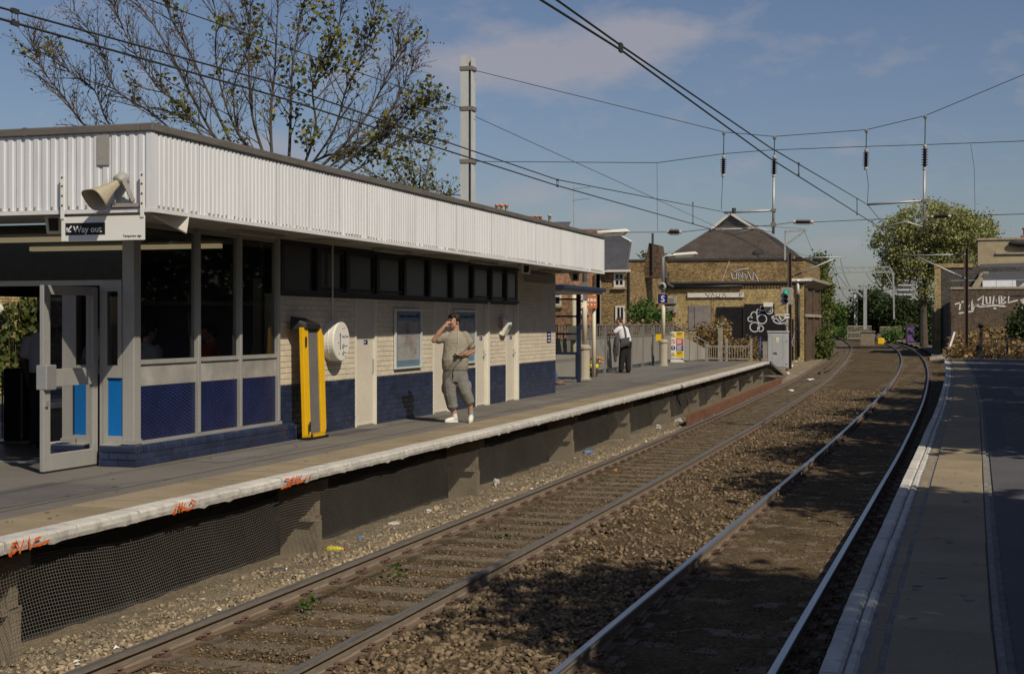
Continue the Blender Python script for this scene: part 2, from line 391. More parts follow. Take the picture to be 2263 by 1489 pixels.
# trackbed: one grid that follows the curve, pale stone beside the left platform, darker elsewhere
ss = np.concatenate([np.arange(-30,8,2.0), np.arange(8,60,0.25), np.arange(60,140,1.0), np.arange(140,364,4.0)])
us = np.concatenate([[-3.2,-2.4], np.arange(-1.8,6.2,0.2), [6.4,7.2,8.4]])       # offset from left-track centre
V = []; 
for s in ss:
    a, b = gL(s), gR(s)
    for u in us:
        w = min(1, max(0, (u-0.9)/1.6)); t = TL0 + u + a*(1-w) + b*w
        z = ZB + 0.012 + 0.05*(1 if -2.1 < u < -0.95 else 0) - (0.02 if abs(u) < 0.6 else 0) + (0.015 if 1.0 < u < 2.3 else 0)
        z += 0.022*math.sin(u*9.1 + s*2.3)*math.sin(s*3.7 - u*4) + rng.normal(0, 0.009)
        if u < -2.0: z -= 0.02
        V.append((t, s, z))
nu = len(us); F = [(i*nu+j, i*nu+j+1, (i+1)*nu+j+1, (i+1)*nu+j) for i in range(len(ss)-1) for j in range(nu-1)]
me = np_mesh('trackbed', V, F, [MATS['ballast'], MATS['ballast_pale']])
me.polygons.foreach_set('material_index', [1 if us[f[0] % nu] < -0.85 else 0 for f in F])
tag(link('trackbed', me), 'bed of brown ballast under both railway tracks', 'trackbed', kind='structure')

# loose ballast stones
ico = bmesh.new(); bmesh.ops.create_icosphere(ico, subdivisions=1, radius=1.0)
IV = np.array([v.co[:] for v in ico.verts]); IF = np.array([[v.index for v in f.verts] for f in ico.faces]); ico.free()
def stones(name, pts, size, mat, label):
    pts = np.asarray(pts); N = len(pts); nv = len(IV)
    sc = (size[0] + (size[1]-size[0])*rng.random(N)**1.8)[:,None,None] * rng.uniform(0.6,1.25,(N,1,3))
    jit = rng.uniform(0.52,1.3,(N,nv,1)); v = IV[None]*jit*sc; v[:,:,2] *= 0.72
    a = rng.uniform(0,6.283,N); ca, sa = np.cos(a)[:,None], np.sin(a)[:,None]
    x = v[:,:,0]*ca - v[:,:,1]*sa; y = v[:,:,0]*sa + v[:,:,1]*ca
    tl = rng.normal(0,0.35,(N,1)); z = v[:,:,2] + tl*x
    P = np.stack([x,y,z],-1) + pts[:,None,:]
    Fc = (IF[None] + (np.arange(N)*nv)[:,None,None]).reshape(-1,3)
    return tag(link(name, np_mesh(name, P.reshape(-1,3), Fc, mat)), label, 'ballast', kind='stuff')
def scatter(n, u0, u1, s0, s1, zoff=0.0, power=1.0):
    out = []
    for _ in range(n):
        s = s0 + (s1-s0)*random.random()**power; u = random.uniform(u0,u1); w = min(1, max(0, (u-0.9)/1.6))
        t = TL0 + u + gL(s)*(1-w) + gR(s)*w
        if abs(abs(u)-0.755) < 0.085: continue
        if abs(abs(u-(TR0-TL0))-0.755) < 0.085 and w > 0.9: continue
        out.append((t, s, ZB + 0.015 + zoff + random.uniform(-0.01,0.012)))
    return out
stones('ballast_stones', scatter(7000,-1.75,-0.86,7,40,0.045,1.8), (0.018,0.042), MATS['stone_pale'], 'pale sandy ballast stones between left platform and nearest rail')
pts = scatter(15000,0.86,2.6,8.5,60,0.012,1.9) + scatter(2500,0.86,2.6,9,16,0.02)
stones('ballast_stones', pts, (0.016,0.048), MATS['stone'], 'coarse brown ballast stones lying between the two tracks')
pts = scatter(13000,-0.7,0.7,8,45,-0.012,1.8) + scatter(13000,2.65,4.05,8,45,-0.012,1.8)
stones('ballast_stones', pts, (0.009,0.022), MATS['stone'], 'small dusty ballast chips between the rails of each track')
stones('ballast_stones', scatter(1800,4.15,4.65,8,45,0.0,1.8), (0.014,0.035), MATS['stone'], 'ballast stones beside the right platform wall')

# ================================================================== rails, sleepers, clips
RAIL_PROF = [(-0.07,-0.159),(0.07,-0.159),(0.07,-0.148),(0.018,-0.13),(0.010,-0.115),(0.010,-0.048),(0.034,-0.036),(0.036,-0.010),(0.028,0.0),
             (-0.028,0.0),(-0.036,-0.010),(-0.034,-0.036),(-0.010,-0.048),(-0.010,-0.115),(-0.018,-0.13),(-0.07,-0.148)]
def rail(track, u, g, c0, mats):
    s_list = list(np.concatenate([np.arange(-20,20,2.0), np.arange(20,120,2.0), np.arange(120,362,4.0)])); npf = len(RAIL_PROF); vs = []; fs = []; mi = []
    for s in s_list:
        h = hdg(g, s); ex, ey = math.cos(h), math.sin(h)
        bx, by = c0 + g(s), s
        for a, z in RAIL_PROF: vs.append((bx + ex*(u+a), by + ey*(u+a), ZR + z))
    for i in range(len(s_list)-1):
        for k in range(npf):
            k2 = (k+1) % npf; fs.append((i*npf+k, i*npf+k2, (i+1)*npf+k2, (i+1)*npf+k)); mi.append(0 if k in (7,8,9) else (1 if k in (3,4,5,6) else 2))
    me = bpy.data.meshes.new('rail'); me.from_pydata(vs, [], fs)
    for m in mats: me.materials.append(m)
    me.polygons.foreach_set('material_index', mi); me.update(); return link('rail', me, track)
slp = MB()
slp.prism([(-1.25,-0.14),(1.25,-0.14),(1.25,0.14),(-1.25,0.14)], 0.10, None, -0.10)
for sx in (-1,1): slp.prism([(sx*0.755-0.20,-0.115),(sx*0.755+0.20,-0.115),(sx*0.755+0.20,0.115),(sx*0.755-0.20,0.115)], 0.022, None, 0.0)
SLP = slp.mesh('sleeper', MATS['sleeper_concrete'])
cl = MB(); cl.tube(catmull([(0.02,-0.075,0.02),(0.075,-0.06,0.045),(0.085,-0.01,0.035),(0.05,0.02,0.05),(0.09,0.055,0.05),(0.02,0.07,0.025)],3), 0.011, 5)
cl.box(0.06,0.12,-0.05,0.05,0.0,0.03)
CLIP = cl.mesh('rail_clip', MATS['clip_rust'])
def track(label, g, c0, topmats, off):
    tr = empty('railway_track', (0,0,0), 0, label, 'railway track')
    for u, mats in zip((-0.755,0.755), topmats): rail(tr, u, g, c0, mats)
    ss = np.arange(6.2+off, 352, 0.68); far = MB(); clips = 0; farc = MB()
    for i, s in enumerate(ss):
        h = hdg(g, s)
        if i < 290:
            o = link('sleeper', SLP, tr); o.location = (c0+g(s), s, ZB+0.005+random.uniform(-0.006,0.006)); o.rotation_euler = (0,0,h+random.uniform(-.012,.012))
        else: far.box(c0+g(s)-1.25, c0+g(s)+1.25, s-0.14, s+0.14, ZB-0.1, ZB+0.005)
        if s > 90: continue
        for u in (-0.755,0.755):
            for sd in (1,-1):
                if clips < 290:
                    o = link('rail_clip', CLIP, tr); o.location = (c0+g(s)+u*math.cos(h), s+u*math.sin(h), ZB+0.028); o.rotation_euler = (0,0,h + (0 if sd > 0 else math.pi)); clips += 1
                else: farc.cbox((c0+g(s)+u+sd*0.085, s, ZB+0.05), 0.07, 0.13, 0.05)
    tag(far.build('sleepers', MATS['sleeper_concrete'], tr), kind='stuff'); tag(farc.build('rail_clips', MATS['clip_rust'], tr), kind='stuff')
    return tr
m_ = MATS
trackL = track('left railway track with rusty brown rails beside the netted platform', gL, TL0,
    ([m_['rail_top_dull'], m_['rail_side_pale'], m_['rail_rust']], [m_['rail_top_dull'], m_['rail_side_pale'], m_['rail_rust']]), 0.0)
trackR = track('right railway track with bright polished rail tops beside the shaded platform', gR, TR0,
    ([m_['rail_top'], m_['rail_side_pale'], m_['rail_rust']], [m_['rail_top'], m_['rail_side_pale'], m_['rail_rust']]), 0.3)
# fishplates at rail joints
for trk, g, c0, u, s in ((trackL,gL,TL0,-0.755,33.2),(trackL,gL,TL0,0.755,40.5),(trackR,gR,TR0,0.755,11.9),(trackR,gR,TR0,-0.755,33.0),(trackL,gL,TL0,0.755,37.8)):
    f_ = MB()
    for sd in (-1,1): f_.box(c0+g(s)+u+sd*0.026-0.014, c0+g(s)+u+sd*0.026+0.014, s-0.3, s+0.3, ZR-0.125, ZR-0.045)
    for k in range(4):
        for sd in (-1,1): f_.box(c0+g(s)+u+sd*0.048-0.012, c0+g(s)+u+sd*0.048+0.012, s-0.22+k*0.15-0.02, s-0.22+k*0.15+0.02, ZR-0.1, ZR-0.065)
    f_.build('fishplate', m_['rail_rust'], trk)
# check rails inside the left track on the tight part of the curve
for u0, s0, s1 in ((-0.12,78,150),(0.28,80,150)):
    gr = MB(); pts = [(TL0+u0*max(0.3,min(1,(s-74)/10))+gL(s), s, ZR-0.03) for s in np.arange(s0, s1, 3)]
    for a, b in zip(pts[:-1], pts[1:]): gr.beam(a, b, 0.06, 0.12)
    gr.build('check_rail', m_['rail_rust'], trackL)

# ================================================================== left platform
PFL = tag(empty('platform_left'), 'left platform with white edge stones above wire netting', 'platform', kind='structure')
S_END = 62.0
def strip(name, t0, t1, s0, s1, z, g, mat, parent, step=2.0, thick=None):
    m = MB(); ss = list(np.arange(s0, s1, step)) + [s1]
    for a, b in zip(ss[:-1], ss[1:]):
        m.quad((t0+g(a),a,z),(t1+g(a),a,z),(t1+g(b),b,z),(t0+g(b),b,z))
    return m.build(name, mat, parent)
# tarmac in one sheet
m = MB(); ss = list(np.arange(-14, S_END, 2.0)) + [S_END]
for a, b in zip(ss[:-1], ss[1:]):
    m.quad((-24 if a < 34 else -13.5, a, 0), (-7.555+gL(a), a, 0), (-7.555+gL(b), b, 0), (-24 if a < 34 else -13.5, b, 0))
m.build('tarmac', m_['tarmac'], PFL)
# tan paving slabs and white coping stones, one object each
def slab_mesh(name, w, l, h, mat, ch=0.006):
    b = MB(); x0,x1,y0,y1 = -w/2,w/2,-l/2,l/2
    vs = [(x0,y0,-h),(x1,y0,-h),(x1,y1,-h),(x0,y1,-h),(x0,y0,-ch),(x1,y0,-ch),(x1,y1,-ch),(x0,y1,-ch),(x0+ch,y0+ch,0),(x1-ch,y0+ch,0),(x1-ch,y1-ch,0),(x0+ch,y1-ch,0)]
    b.add(vs, [(0,1,5,4),(1,2,6,5),(2,3,7,6),(3,0,4,7),(4,5,9,8),(5,6,10,9),(6,7,11,10),(7,4,8,11),(8,9,10,11)])
    return b.mesh(name, mat)
SLABL = slab_mesh('paving_slab', 0.59, 0.905, 0.06, m_['slab_tan'])
def coping_variant(seed):
    r_ = random.Random(seed); b = MB(); L = 0.9; nseg = 9; rows = []
    for i in range(nseg+1):
        y = -L/2 + 0.006 + (L-0.012)*i/nseg; w = 0.006*r_.uniform(-1,1); c = r_.uniform(0.0,0.012)
        low = -0.094 - (r_.uniform(0,0.018) if r_.random() < 0.35 else 0.0)
        rows.append([(-0.205,y,-0.10),(-0.205,y,0.001),(-0.035,y,0.002),(-0.008+w*0.5,y,-0.002-c*0.3),(0.002+w,y,-0.014-c*.6),(0.004+w*0.7,y,-0.06),(-0.002+w-c*0.4,y,low),(-0.05,y,-0.10)])
    k = len(rows[0])
    for i in range(nseg+1): b.v.extend(rows[i])
    for i in range(nseg):
        for j in range(k): b.f.append((i*k+j, i*k+(j+1)%k, (i+1)*k+(j+1)%k, (i+1)*k+j)); b.m.append(0)
    b.f.append(tuple(range(k-1,-1,-1))); b.m.append(0); b.f.append(tuple(nseg*k+j for j in range(k))); b.m.append(0)
    return b.mesh('coping_stone', m_['coping_white'], smooth=False)
COPS = [coping_variant(i) for i in range(5)]
s = 5.0; i = 0
while s < S_END-0.4:
    h = hdg(gL, s)
    o = link('paving_slab', SLABL, PFL); o.location = (-7.262+gL(s), s+0.2, 0.002+random.uniform(-0.002,0.002)); o.rotation_euler = (0,0,h)
    o = link('coping_stone', COPS[i % 5], PFL); o.location = (EL0+gL(s), s, 0.003+random.uniform(-0.003,0.003)); o.rotation_euler = (0,0,h+random.uniform(-.004,.004))
    s += 0.918; i += 1
strip('bedding', -7.57, EL0-0.03, -14, S_END, -0.03, gL, m_['joint_pale'], PFL)
# white paint dashes that run along the slab joints
d_ = MB(); s = 5.5
while s < 44:
    if random.random() < 0.75:
        d_.quad((EL0-0.78+gL(s),s-0.26,0.006),(EL0-0.2+gL(s),s-0.27,0.006),(EL0-0.2+gL(s),s-0.245,0.006),(EL0-0.78+gL(s),s-0.235,0.006))
    s += 0.912
d_.build('paint_line', m_['joint_pale'], PFL)
# dark seam in the tarmac
sm = MB()
for a in np.arange(4, 60, 2.0): sm.quad((-7.86+gL(a)+0.012*math.sin(a),a,0.004),(-7.845+gL(a)+0.012*math.sin(a),a,0.004),(-7.845+gL(a+2)+0.012*math.sin(a+2),a+2,0.004),(-7.86+gL(a+2)+0.012*math.sin(a+2),a+2,0.004))
sm.build('tarmac_seam', m_['tarmac_dark'], PFL)
q_ = random.Random(12)
def blot(cx_, cy_, rx, ry, n_=9, jag=.3): return [(cx_+rx*math.cos(6.283*k/n_)*q_.uniform(1-jag,1+jag), cy_+ry*math.sin(6.283*k/n_)*q_.uniform(1-jag,1+jag)) for k in range(n_)]
def patches(par, items):
    for poly, mt, z in items:
        b = MB(); b.add([(x,y,z) for x,y in poly],[tuple(range(len(poly)))]); b.build('tarmac_patch', m_[mt], par)
patches(PFL, [([(-8.9,9.2),(-8.0,9.3),(-7.95,12.6),(-8.85,12.7)],'tarmac_patch_a',.003),([(-8.72,15.1),(-8.15,15.1),(-8.1,17.9),(-8.7,18.0)],'tarmac_patch_b',.003),([(-8.9,19.2),(-8.5,19.2),(-8.5,20.6),(-8.9,20.6)],'tarmac_patch_a',.003),
   ([(-8.5,27.2),(-7.9,27.3),(-7.95,30.2),(-8.5,30.1)],'tarmac_patch_b',.003),([(-10.2,33.2),(-9.2,33.2),(-9.3,36.8),(-10.1,36.7)],'tarmac_patch_a',.003),([(-9.9,42.0),(-8.6,42.3),(-8.7,47.5),(-9.8,47.0)],'tarmac_patch_b',.003),([(-9.6,50.0),(-9.0,50.0),(-9.1,56.0),(-9.7,56.0)],'tarmac_patch_a',.003)])
stains = MB()
for k in range(240):
    sy = 8+q_.random()**1.4*50; tx = q_.uniform(-8.9,-7.6)+gL(sy) if q_.random()<.7 else q_.uniform(-7.5,-7.0)+gL(sy); r0 = q_.choice((.008,.01,.012,.015,.022)); stains.add([(x,y,.0065) for x,y in blot(tx,sy,r0,r0*1.1,7)],[tuple(range(7))])
tag(stains.build('gum_spots', m_['tarmac_patch_a'], PFL), kind='stuff')
cr = MB()
for k in range(26):
    sy = q_.uniform(9,45); tx = q_.uniform(-8.8,-7.7)+gL(sy); pts = [(tx,sy)]; a = q_.uniform(0,6.28)
    for j in range(7): a += q_.uniform(-.6,.6); pts.append((pts[-1][0]+.12*math.cos(a)*.6, pts[-1][1]+.16*math.sin(a)))
    cr.stroke([p for p in pts if -8.93 < p[0]-gL(p[1]) < -7.58] or [(tx,sy),(tx,sy+.1)], .008, .0005, .0045)
tag(cr.build('tarmac_cracks', m_['tarmac_dark'], PFL), kind='stuff')
# deck underside, rear wall coloured near-black for the shade there, cross-walls that carry the deck
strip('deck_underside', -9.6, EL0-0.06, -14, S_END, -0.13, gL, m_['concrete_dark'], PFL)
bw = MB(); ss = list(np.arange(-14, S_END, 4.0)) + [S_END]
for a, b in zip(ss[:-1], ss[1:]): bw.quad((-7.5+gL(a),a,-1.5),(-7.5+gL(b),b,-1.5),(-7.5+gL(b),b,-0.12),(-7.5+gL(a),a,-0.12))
bw.build('rear_wall', m_['void_shade'], PFL)
# front ledger beam behind the netting top (dark gap below the coping)
pier = MB(); pier.box(-0.47,0.0,-0.05,0.07,-1.25,-0.64); pier.box(-0.5,-0.03,-0.12,0.12,-0.64,-0.59); pier.box(-0.5,-0.02,-0.05,0.06,-0.59,-0.30); pier.box(-0.5,0.06,-0.11,0.11,-0.30,-0.14)
PIER = pier.mesh('cross_wall', m_['pier_concrete'])
for s in (5.2,9.6,15.2,21.0,26.9,32.2,37.4,42.4,47.4,52.4,57.2,61.4):
    o = link('cross_wall', PIER, PFL); o.location = (-7.0+gL(s), s, 0); o.rotation_euler = (0,0,hdg(gL,s))
# end ramp
rp = MB(); e0 = EL0+gL(S_END); e1 = EL0+gL(72.0)-0.1
rp.add([(e0,62,0),(-13.5,62,0),(-13.5,72,-0.95),(e1,72,-0.95),(e0,62,-0.11),(e1,72,-1.06)], [(0,3,2,1),(0,4,5,3)])
rp.build('end_ramp', m_['tarmac'], PFL)
# wire netting
nt_ = MB(); r_ = random.Random(5)
def net_pt(s, f):
    top_t, bot_t = EL0-0.16+gL(s), EL0+0.12+gL(s)+0.05*math.sin(s*1.1)
    zt = -0.24 + 0.05*math.sin(s*2.1)*math.sin(s*0.7+1) ; 
    if s > S_END: zt -= (s-S_END)*0.095
    zb = -1.06 + 0.03*math.sin(s*0.9)
    bulge = 0.03*math.sin(f*3.14)*math.sin(s*1.3+0.6) + 0.006*math.sin(s*6.1+f*5)
    return (top_t + (bot_t-top_t)*f**1.4 + bulge, s, zt + (zb-zt)*f + 0.007*math.sin(s*3.1+f*7))
def ribbon(pts, w, flatdir):
    b = len(nt_.v); n = len(pts)
    for p in pts:
        nt_.v.append((p[0], p[1]-flatdir[1]*w/2, p[2]-flatdir[2]*w/2)); nt_.v.append((p[0], p[1]+flatdir[1]*w/2, p[2]+flatdir[2]*w/2)); 
    for i in range(n-1): nt_.f.append((b+2*i, b+2*i+1, b+2*i+3, b+2*i+2)); nt_.m.append(0)
s = 7.0
while s < 71:
    if s < 45 or int(s/0.036) % 2 == 0:
        ribbon([net_pt(s+0.006*math.sin(f_*7+s), f_) for f_ in np.linspace(0,1,7)], 0.0036 if s < 30 else 0.005, (0,1,0))
    s += 0.036
nrow = 34
for k in range(nrow):
    f_ = k/(nrow-1)
    pts = [net_pt(s, f_) for s in np.arange(7, 71, 0.14)]
    ribbon(pts, 0.0034, (0,0,1))
tag(nt_.build('wire_netting', m_['net_wire']), 'pale square wire netting hung below the left platform edge', 'netting')
# rusty channel beam lying below the far end of the netting
cb = MB(); a, b = pL(EL0+0.33, 36.5), pL(EL0+0.33, 62.0)
for q0, q1 in zip(np.arange(36.5,61,3), np.arange(39.5,64,3)):
    A, B = pL(EL0+0.33,q0), pL(EL0+0.33,q1); A.z = B.z = -0.90; cb.beam(A, B, 0.02, 0.30)
    A.z = B.z = -0.75; cb.beam(A+Vector((-.05,0,0)), B+Vector((-.05,0,0)), 0.12, 0.02)
tag(cb.build('steel_beam', m_['rusty_steel']), 'long rusty steel channel lying on ballast below platform end', 'beam')

# ================================================================== right platform
PFR = tag(empty('platform_right'), 'right platform with tan slabs and dark tarmac in tree shade', 'platform', kind='structure')
SR_END = 69.6
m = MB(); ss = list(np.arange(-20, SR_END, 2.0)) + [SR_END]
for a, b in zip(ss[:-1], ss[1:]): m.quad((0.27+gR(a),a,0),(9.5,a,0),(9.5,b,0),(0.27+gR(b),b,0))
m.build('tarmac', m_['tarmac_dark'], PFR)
m = MB()
for a, b in zip(ss[:-1], ss[1:]): m.quad((ER0+0.1+gR(a),a,-1.5),(ER0+0.1+gR(a),a,-0.1),(ER0+0.1+gR(b),b,-0.1),(ER0+0.1+gR(b),b,-1.5))
m.build('platform_wall', m_['concrete_dark'], PFR)
m = MB(); m.quad((ER0+0.1+gR(SR_END),SR_END,-1.5),(9.5,SR_END,-1.5),(9.5,SR_END,0),(ER0+0.1+gR(SR_END),SR_END,0)); m.build('end_wall', m_['concrete_dark'], PFR)
strip('bedding', ER0+0.05, 0.3, -20, SR_END, -0.016, gR, m_['mortar_grey'], PFR)
def edge_variant(seed, w, chip):
    r_ = random.Random(seed); b = MB(); L = 1.08; ns = 10
    for i in range(ns+1):
        y = -L/2+0.006+(L-0.012)*i/ns; a = r_.uniform(-1,1)*0.0018; c = r_.uniform(0,chip) if r_.random() < 0.5 else 0
        for p in ((-w/2+a-c*0.2,y,-0.11),(-w/2+a,y,-0.02-c*0.4),(-w/2+0.012,y,0.0),(w/2-0.015-c,y,0.0),(w/2+a-c*0.6,y,-0.016),(w/2,y,-0.1)): b.v.append(p)
    for i in range(ns):
        for j in range(6): b.f.append((i*6+j,(i+1)*6+j,(i+1)*6+(j+1)%6,i*6+(j+1)%6)); b.m.append(0)
    b.f.append(tuple(range(6))); b.m.append(0); b.f.append(tuple(ns*6+j for j in range(5,-1,-1))); b.m.append(0)
    return b
EDA = [edge_variant(i,0.105,0.006).mesh('edge_stone', m_['coping_white']) for i in range(4)]
EDB = [edge_variant(i+9,0.062,0.009).mesh('edge_stone', m_['coping_white']) for i in range(4)]
EDC = [edge_variant(i+19,0.085,0.01).mesh('edge_strip', m_['slab_tan']) for i in range(4)]
SLABR = slab_mesh('paving_slab', 0.50, 1.078, 0.06, m_['slab_tan'])
s = 3.0; i = 0
while s < SR_END-0.5:
    h = hdg(gR, s); jx = random.uniform(-.004,.004)
    for name, me, u, z in (('edge_stone',EDA[i%4],0.052,0.0),('edge_stone',EDB[(i+1)%4],0.142,-0.004),('edge_strip',EDC[(i+2)%4],0.232,-0.018),('paving_slab',SLABR,0.545,0.0)):
        o = link(name, me, PFR); o.location = (ER0+u+gR(s)+jx, s, 0.004+z+random.uniform(-.002,.002)); o.rotation_euler = (0,0,h+random.uniform(-.003,.003))
    s += 1.10; i += 1
stains = MB()
for k in range(200):
    sy = 7+q_.random()**1.3*45; tx = q_.uniform(-.3,.15)+gR(sy) if q_.random()<.5 else q_.uniform(.3,3)+gR(sy); r0 = q_.choice((.01,.013,.018,.03)); stains.add([(x,y,.0085 if tx<.25+gR(sy) else .004) for x,y in blot(tx,sy,r0,r0*1.1,7)],[tuple(range(7))])
tag(stains.build('gum_spots', m_['mortar_grey'], PFR), kind='stuff')
patches(PFR, [([(.8,10.2),(2.6,10.2),(2.6,14.2),(.8,14.2)],'tarmac_patch_a',.003),([(.6,20),(1.4,20),(1.5,27),(.7,27)],'tarmac_patch_a',.003),([(1.2,34),(3.4,34),(3.4,37),(1.2,37)],'tarmac_patch_b',.003)])
kb = MB()
for a in np.arange(2, SR_END-2, 2.0): kb.quad((0.185+gR(a),a,0.006),(0.225+gR(a),a,0.006),(0.225+gR(a+2),a+2,0.006),(0.185+gR(a+2),a+2,0.006))
kb.build('mortar_line', m_['mortar_grey'], PFR)
# ================================================================== station building
M('fascia_white', (0.65,0.665,0.69), 0.55, var=0.05, scale=1.2, fine=0.04, rnd=0.035, dirt=(0.5,0.47,0.42), dirt_amt=0.4, dirt_scale=2.2, stretch=(4,4,0.5))
M('roof_edge', (0.125,0.115,0.105), 0.85, var=0.2, scale=2, fine=0.2, stretch=(1,1,6))
M('roof_felt', (0.13,0.13,0.13), 0.9)
M('soffit', (0.36,0.345,0.32), 0.8, var=0.1, dirt=(0.25,0.23,0.2), dirt_amt=0.4, dirt_scale=1.5)
M('brick_cream', (0.60,0.53,0.415), 0.5, var=0.08, scale=2.5, fine=0.05, rnd=0.07, dirt=(0.48,0.42,0.33), dirt_amt=0.35, dirt_scale=3, spec=0.4)
M('brick_cream_far', (0.60,0.53,0.415), 0.5, var=0.08, scale=2.5, fine=0.05, island=0.07, dirt=(0.48,0.42,0.33), dirt_amt=0.35, dirt_scale=3, spec=0.4)
M('mortar_cream', (0.66,0.58,0.45), 0.8, var=0.1)
M('brick_blue', (0.016,0.026,0.062), 0.3, var=0.25, scale=3, fine=0.12, rnd=0.25, dirt=(0.05,0.05,0.065), dirt_amt=0.3, dirt_scale=2.5, spec=0.5)
M('brick_blue_far', (0.016,0.026,0.062), 0.3, var=0.25, scale=3, fine=0.12, island=0.25, dirt=(0.05,0.05,0.065), dirt_amt=0.3, dirt_scale=2.5, spec=0.5)
M('mortar_blue', (0.045,0.05,0.075), 0.7, var=0.2)
M('alu', (0.40,0.39,0.37), 0.45, metal=0.35, var=0.12, scale=3, fine=0.06, dirt=(0.26,0.24,0.21), dirt_amt=0.3, dirt_scale=3, stretch=(1,1,0.3))
M('alu_panel', (0.36,0.345,0.32), 0.5, metal=0.2, var=0.25, scale=2.2, fine=0.1, dirt=(0.52,0.5,0.47), dirt_amt=0.4, dirt_scale=2.2)
M('panel_navy', (0.009,0.015,0.062), 0.32, var=0.22, scale=3, fine=0.1, spec=0.5)
M('panel_blue', (0.005,0.135,0.42), 0.35, var=0.06, scale=2)
M('door_cream', (0.58,0.53,0.44), 0.5, var=0.05, scale=1.5, dirt=(0.5,0.45,0.37), dirt_amt=0.3, dirt_scale=2)
M('frame_cream', (0.66,0.63,0.55), 0.5, var=0.05)
M('window_black', (0.012,0.011,0.012), 0.3, var=0.2, spec=0.5)
M('frame_black', (0.022,0.02,0.021), 0.5, var=0.2)
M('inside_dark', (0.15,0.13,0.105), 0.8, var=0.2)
M('inside_floor', (0.14,0.125,0.11), 0.45, var=0.2, scale=1.5)
M('inside_wall', (0.08,0.085,0.13), 0.5, var=0.2)
M('steel_trim', (0.55,0.55,0.54), 0.35, metal=0.7, var=0.1)
M('plastic_white', (0.68,0.66,0.60), 0.4, var=0.03)
M('plastic_grey', (0.30,0.29,0.27), 0.5, var=0.06)
M('plastic_black', (0.018,0.017,0.017), 0.5, var=0.1)
M('horn_beige', (0.38,0.33,0.235), 0.55, var=0.08, dirt=(0.33,0.28,0.2), dirt_amt=0.3, dirt_scale=8)
M('print_white', (0.74,0.73,0.70), 0.5, var=0.02, fine=0.02)
M('print_black', (0.012,0.012,0.013), 0.5, var=0.05)
M('print_blue', (0.01,0.02,0.13), 0.5, var=0.05)
M('print_red', (0.5,0.012,0.015), 0.5, var=0.05)
M('print_yellow', (0.75,0.5,0.01), 0.5, var=0.05)
M('print_orange', (0.62,0.17,0.03), 0.5, var=0.05)
M('print_grey', (0.2,0.21,0.27), 0.5, var=0.05)
M('spray_orange', (0.72,0.13,0.015), 0.7, var=0.08)
M('spray_white', (0.62,0.60,0.57), 0.8, var=0.1)
M('ramp_yellow', (0.75,0.43,0.008), 0.4, var=0.05, dirt=(0.5,0.3,0.03), dirt_amt=0.25, dirt_scale=5)
M('ramp_grey', (0.135,0.13,0.125), 0.85, var=0.12, fine=0.2, fscale=150)
emit_mat('tube_light',(1.0,0.78,0.45),0.28)
glass_mat('glass', (0.66,0.70,0.68), 1.45, 0.002)
glass_mat('glass_dark', (0.25,0.26,0.26), 1.5, 0.004)
m_ = MATS
WT, WS0, WS1, WE = -8.96, 18.12, 29.42, 32.44       # facade plane, wall start, end of window band, end of wall
FT, FS0, FS1 = -7.89, 13.05, 32.75                  # fascia plane and extent
ZSO, ZFT = 2.80, 3.58                               # soffit, fascia top
BK = -15.0                                          # rear wall
ES = 14.40                                          # end wall plane
ST = tag(empty('station_building', (WT, 23, 0)), 'low station building with white ribbed roof fascia and navy lower tiles', 'building')
def sp(o): o.location = Vector(o.location) - Vector(ST.location); return o      # world -> building space
def sb(mb, name, mat, parent=None, smooth=False):
    par = parent or ST; o = mb.build(name, mat, par, smooth)
    if par is ST: o.location = -Vector(ST.location)
    return o
# --- fascia in ribbed sheets
def ribbed(L, ribs, z0, z1):
    b = MB(); p = L/ribs; prof = []
    for k in range(ribs):
        y = k*p; prof += [(y+0.0,0.0),(y+p*0.14,0.009),(y+p*0.62,0.010),(y+p*0.74,0.0)]
    prof.append((L,0.0)); vs = []; fs = []
    for y, d in prof: vs += [(d,y,z0),(d,y,z1)]
    for i in range(len(prof)-1): fs.append((2*i,2*i+2,2*i+3,2*i+1))
    vs2 = len(vs); vs += [(-0.01,0,z0),(-0.01,0,z1),(-0.01,L,z0),(-0.01,L,z1)]
    fs += [(vs2,vs2+1,vs2+3,vs2+2)]
    return b.add(vs, fs)
nF = 21; Lp = (FS1-FS0-0.06)/nF; RIB = ribbed(Lp-0.007, 10, ZSO, ZFT).mesh('fascia_panel', m_['fascia_white'])
for k in range(nF):
    o = link('fascia_panel', RIB, ST); o.location = (FT+random.uniform(-.002,.002), FS0+0.05+k*Lp, 0); sp(o)
nE = 8; RIBE = ribbed(0.938, 9, ZSO, ZFT).mesh('fascia_panel', m_['fascia_white'])
for k in range(nE):
    o = link('fascia_panel', RIBE, ST); o.location = (FT-0.05-(k+1)*0.94, FS0+random.uniform(-.002,.002), 0); o.rotation_euler = (0,0,R(-90)); sp(o)
c = MB(); c.box(FT-0.05,FT+0.016,FS0-0.016,FS0+0.05,ZSO-0.004,ZFT); sb(c,'fascia_corner',m_['fascia_white'])
c = MB(); c.box(FT-0.05,FT+0.016,FS1-0.012,FS1+0.01,ZSO-0.004,ZFT); c.box(BK,FT-0.05,FS1-0.01,FS1+0.002,ZSO,ZFT); sb(c,'fascia_end',m_['fascia_white'])
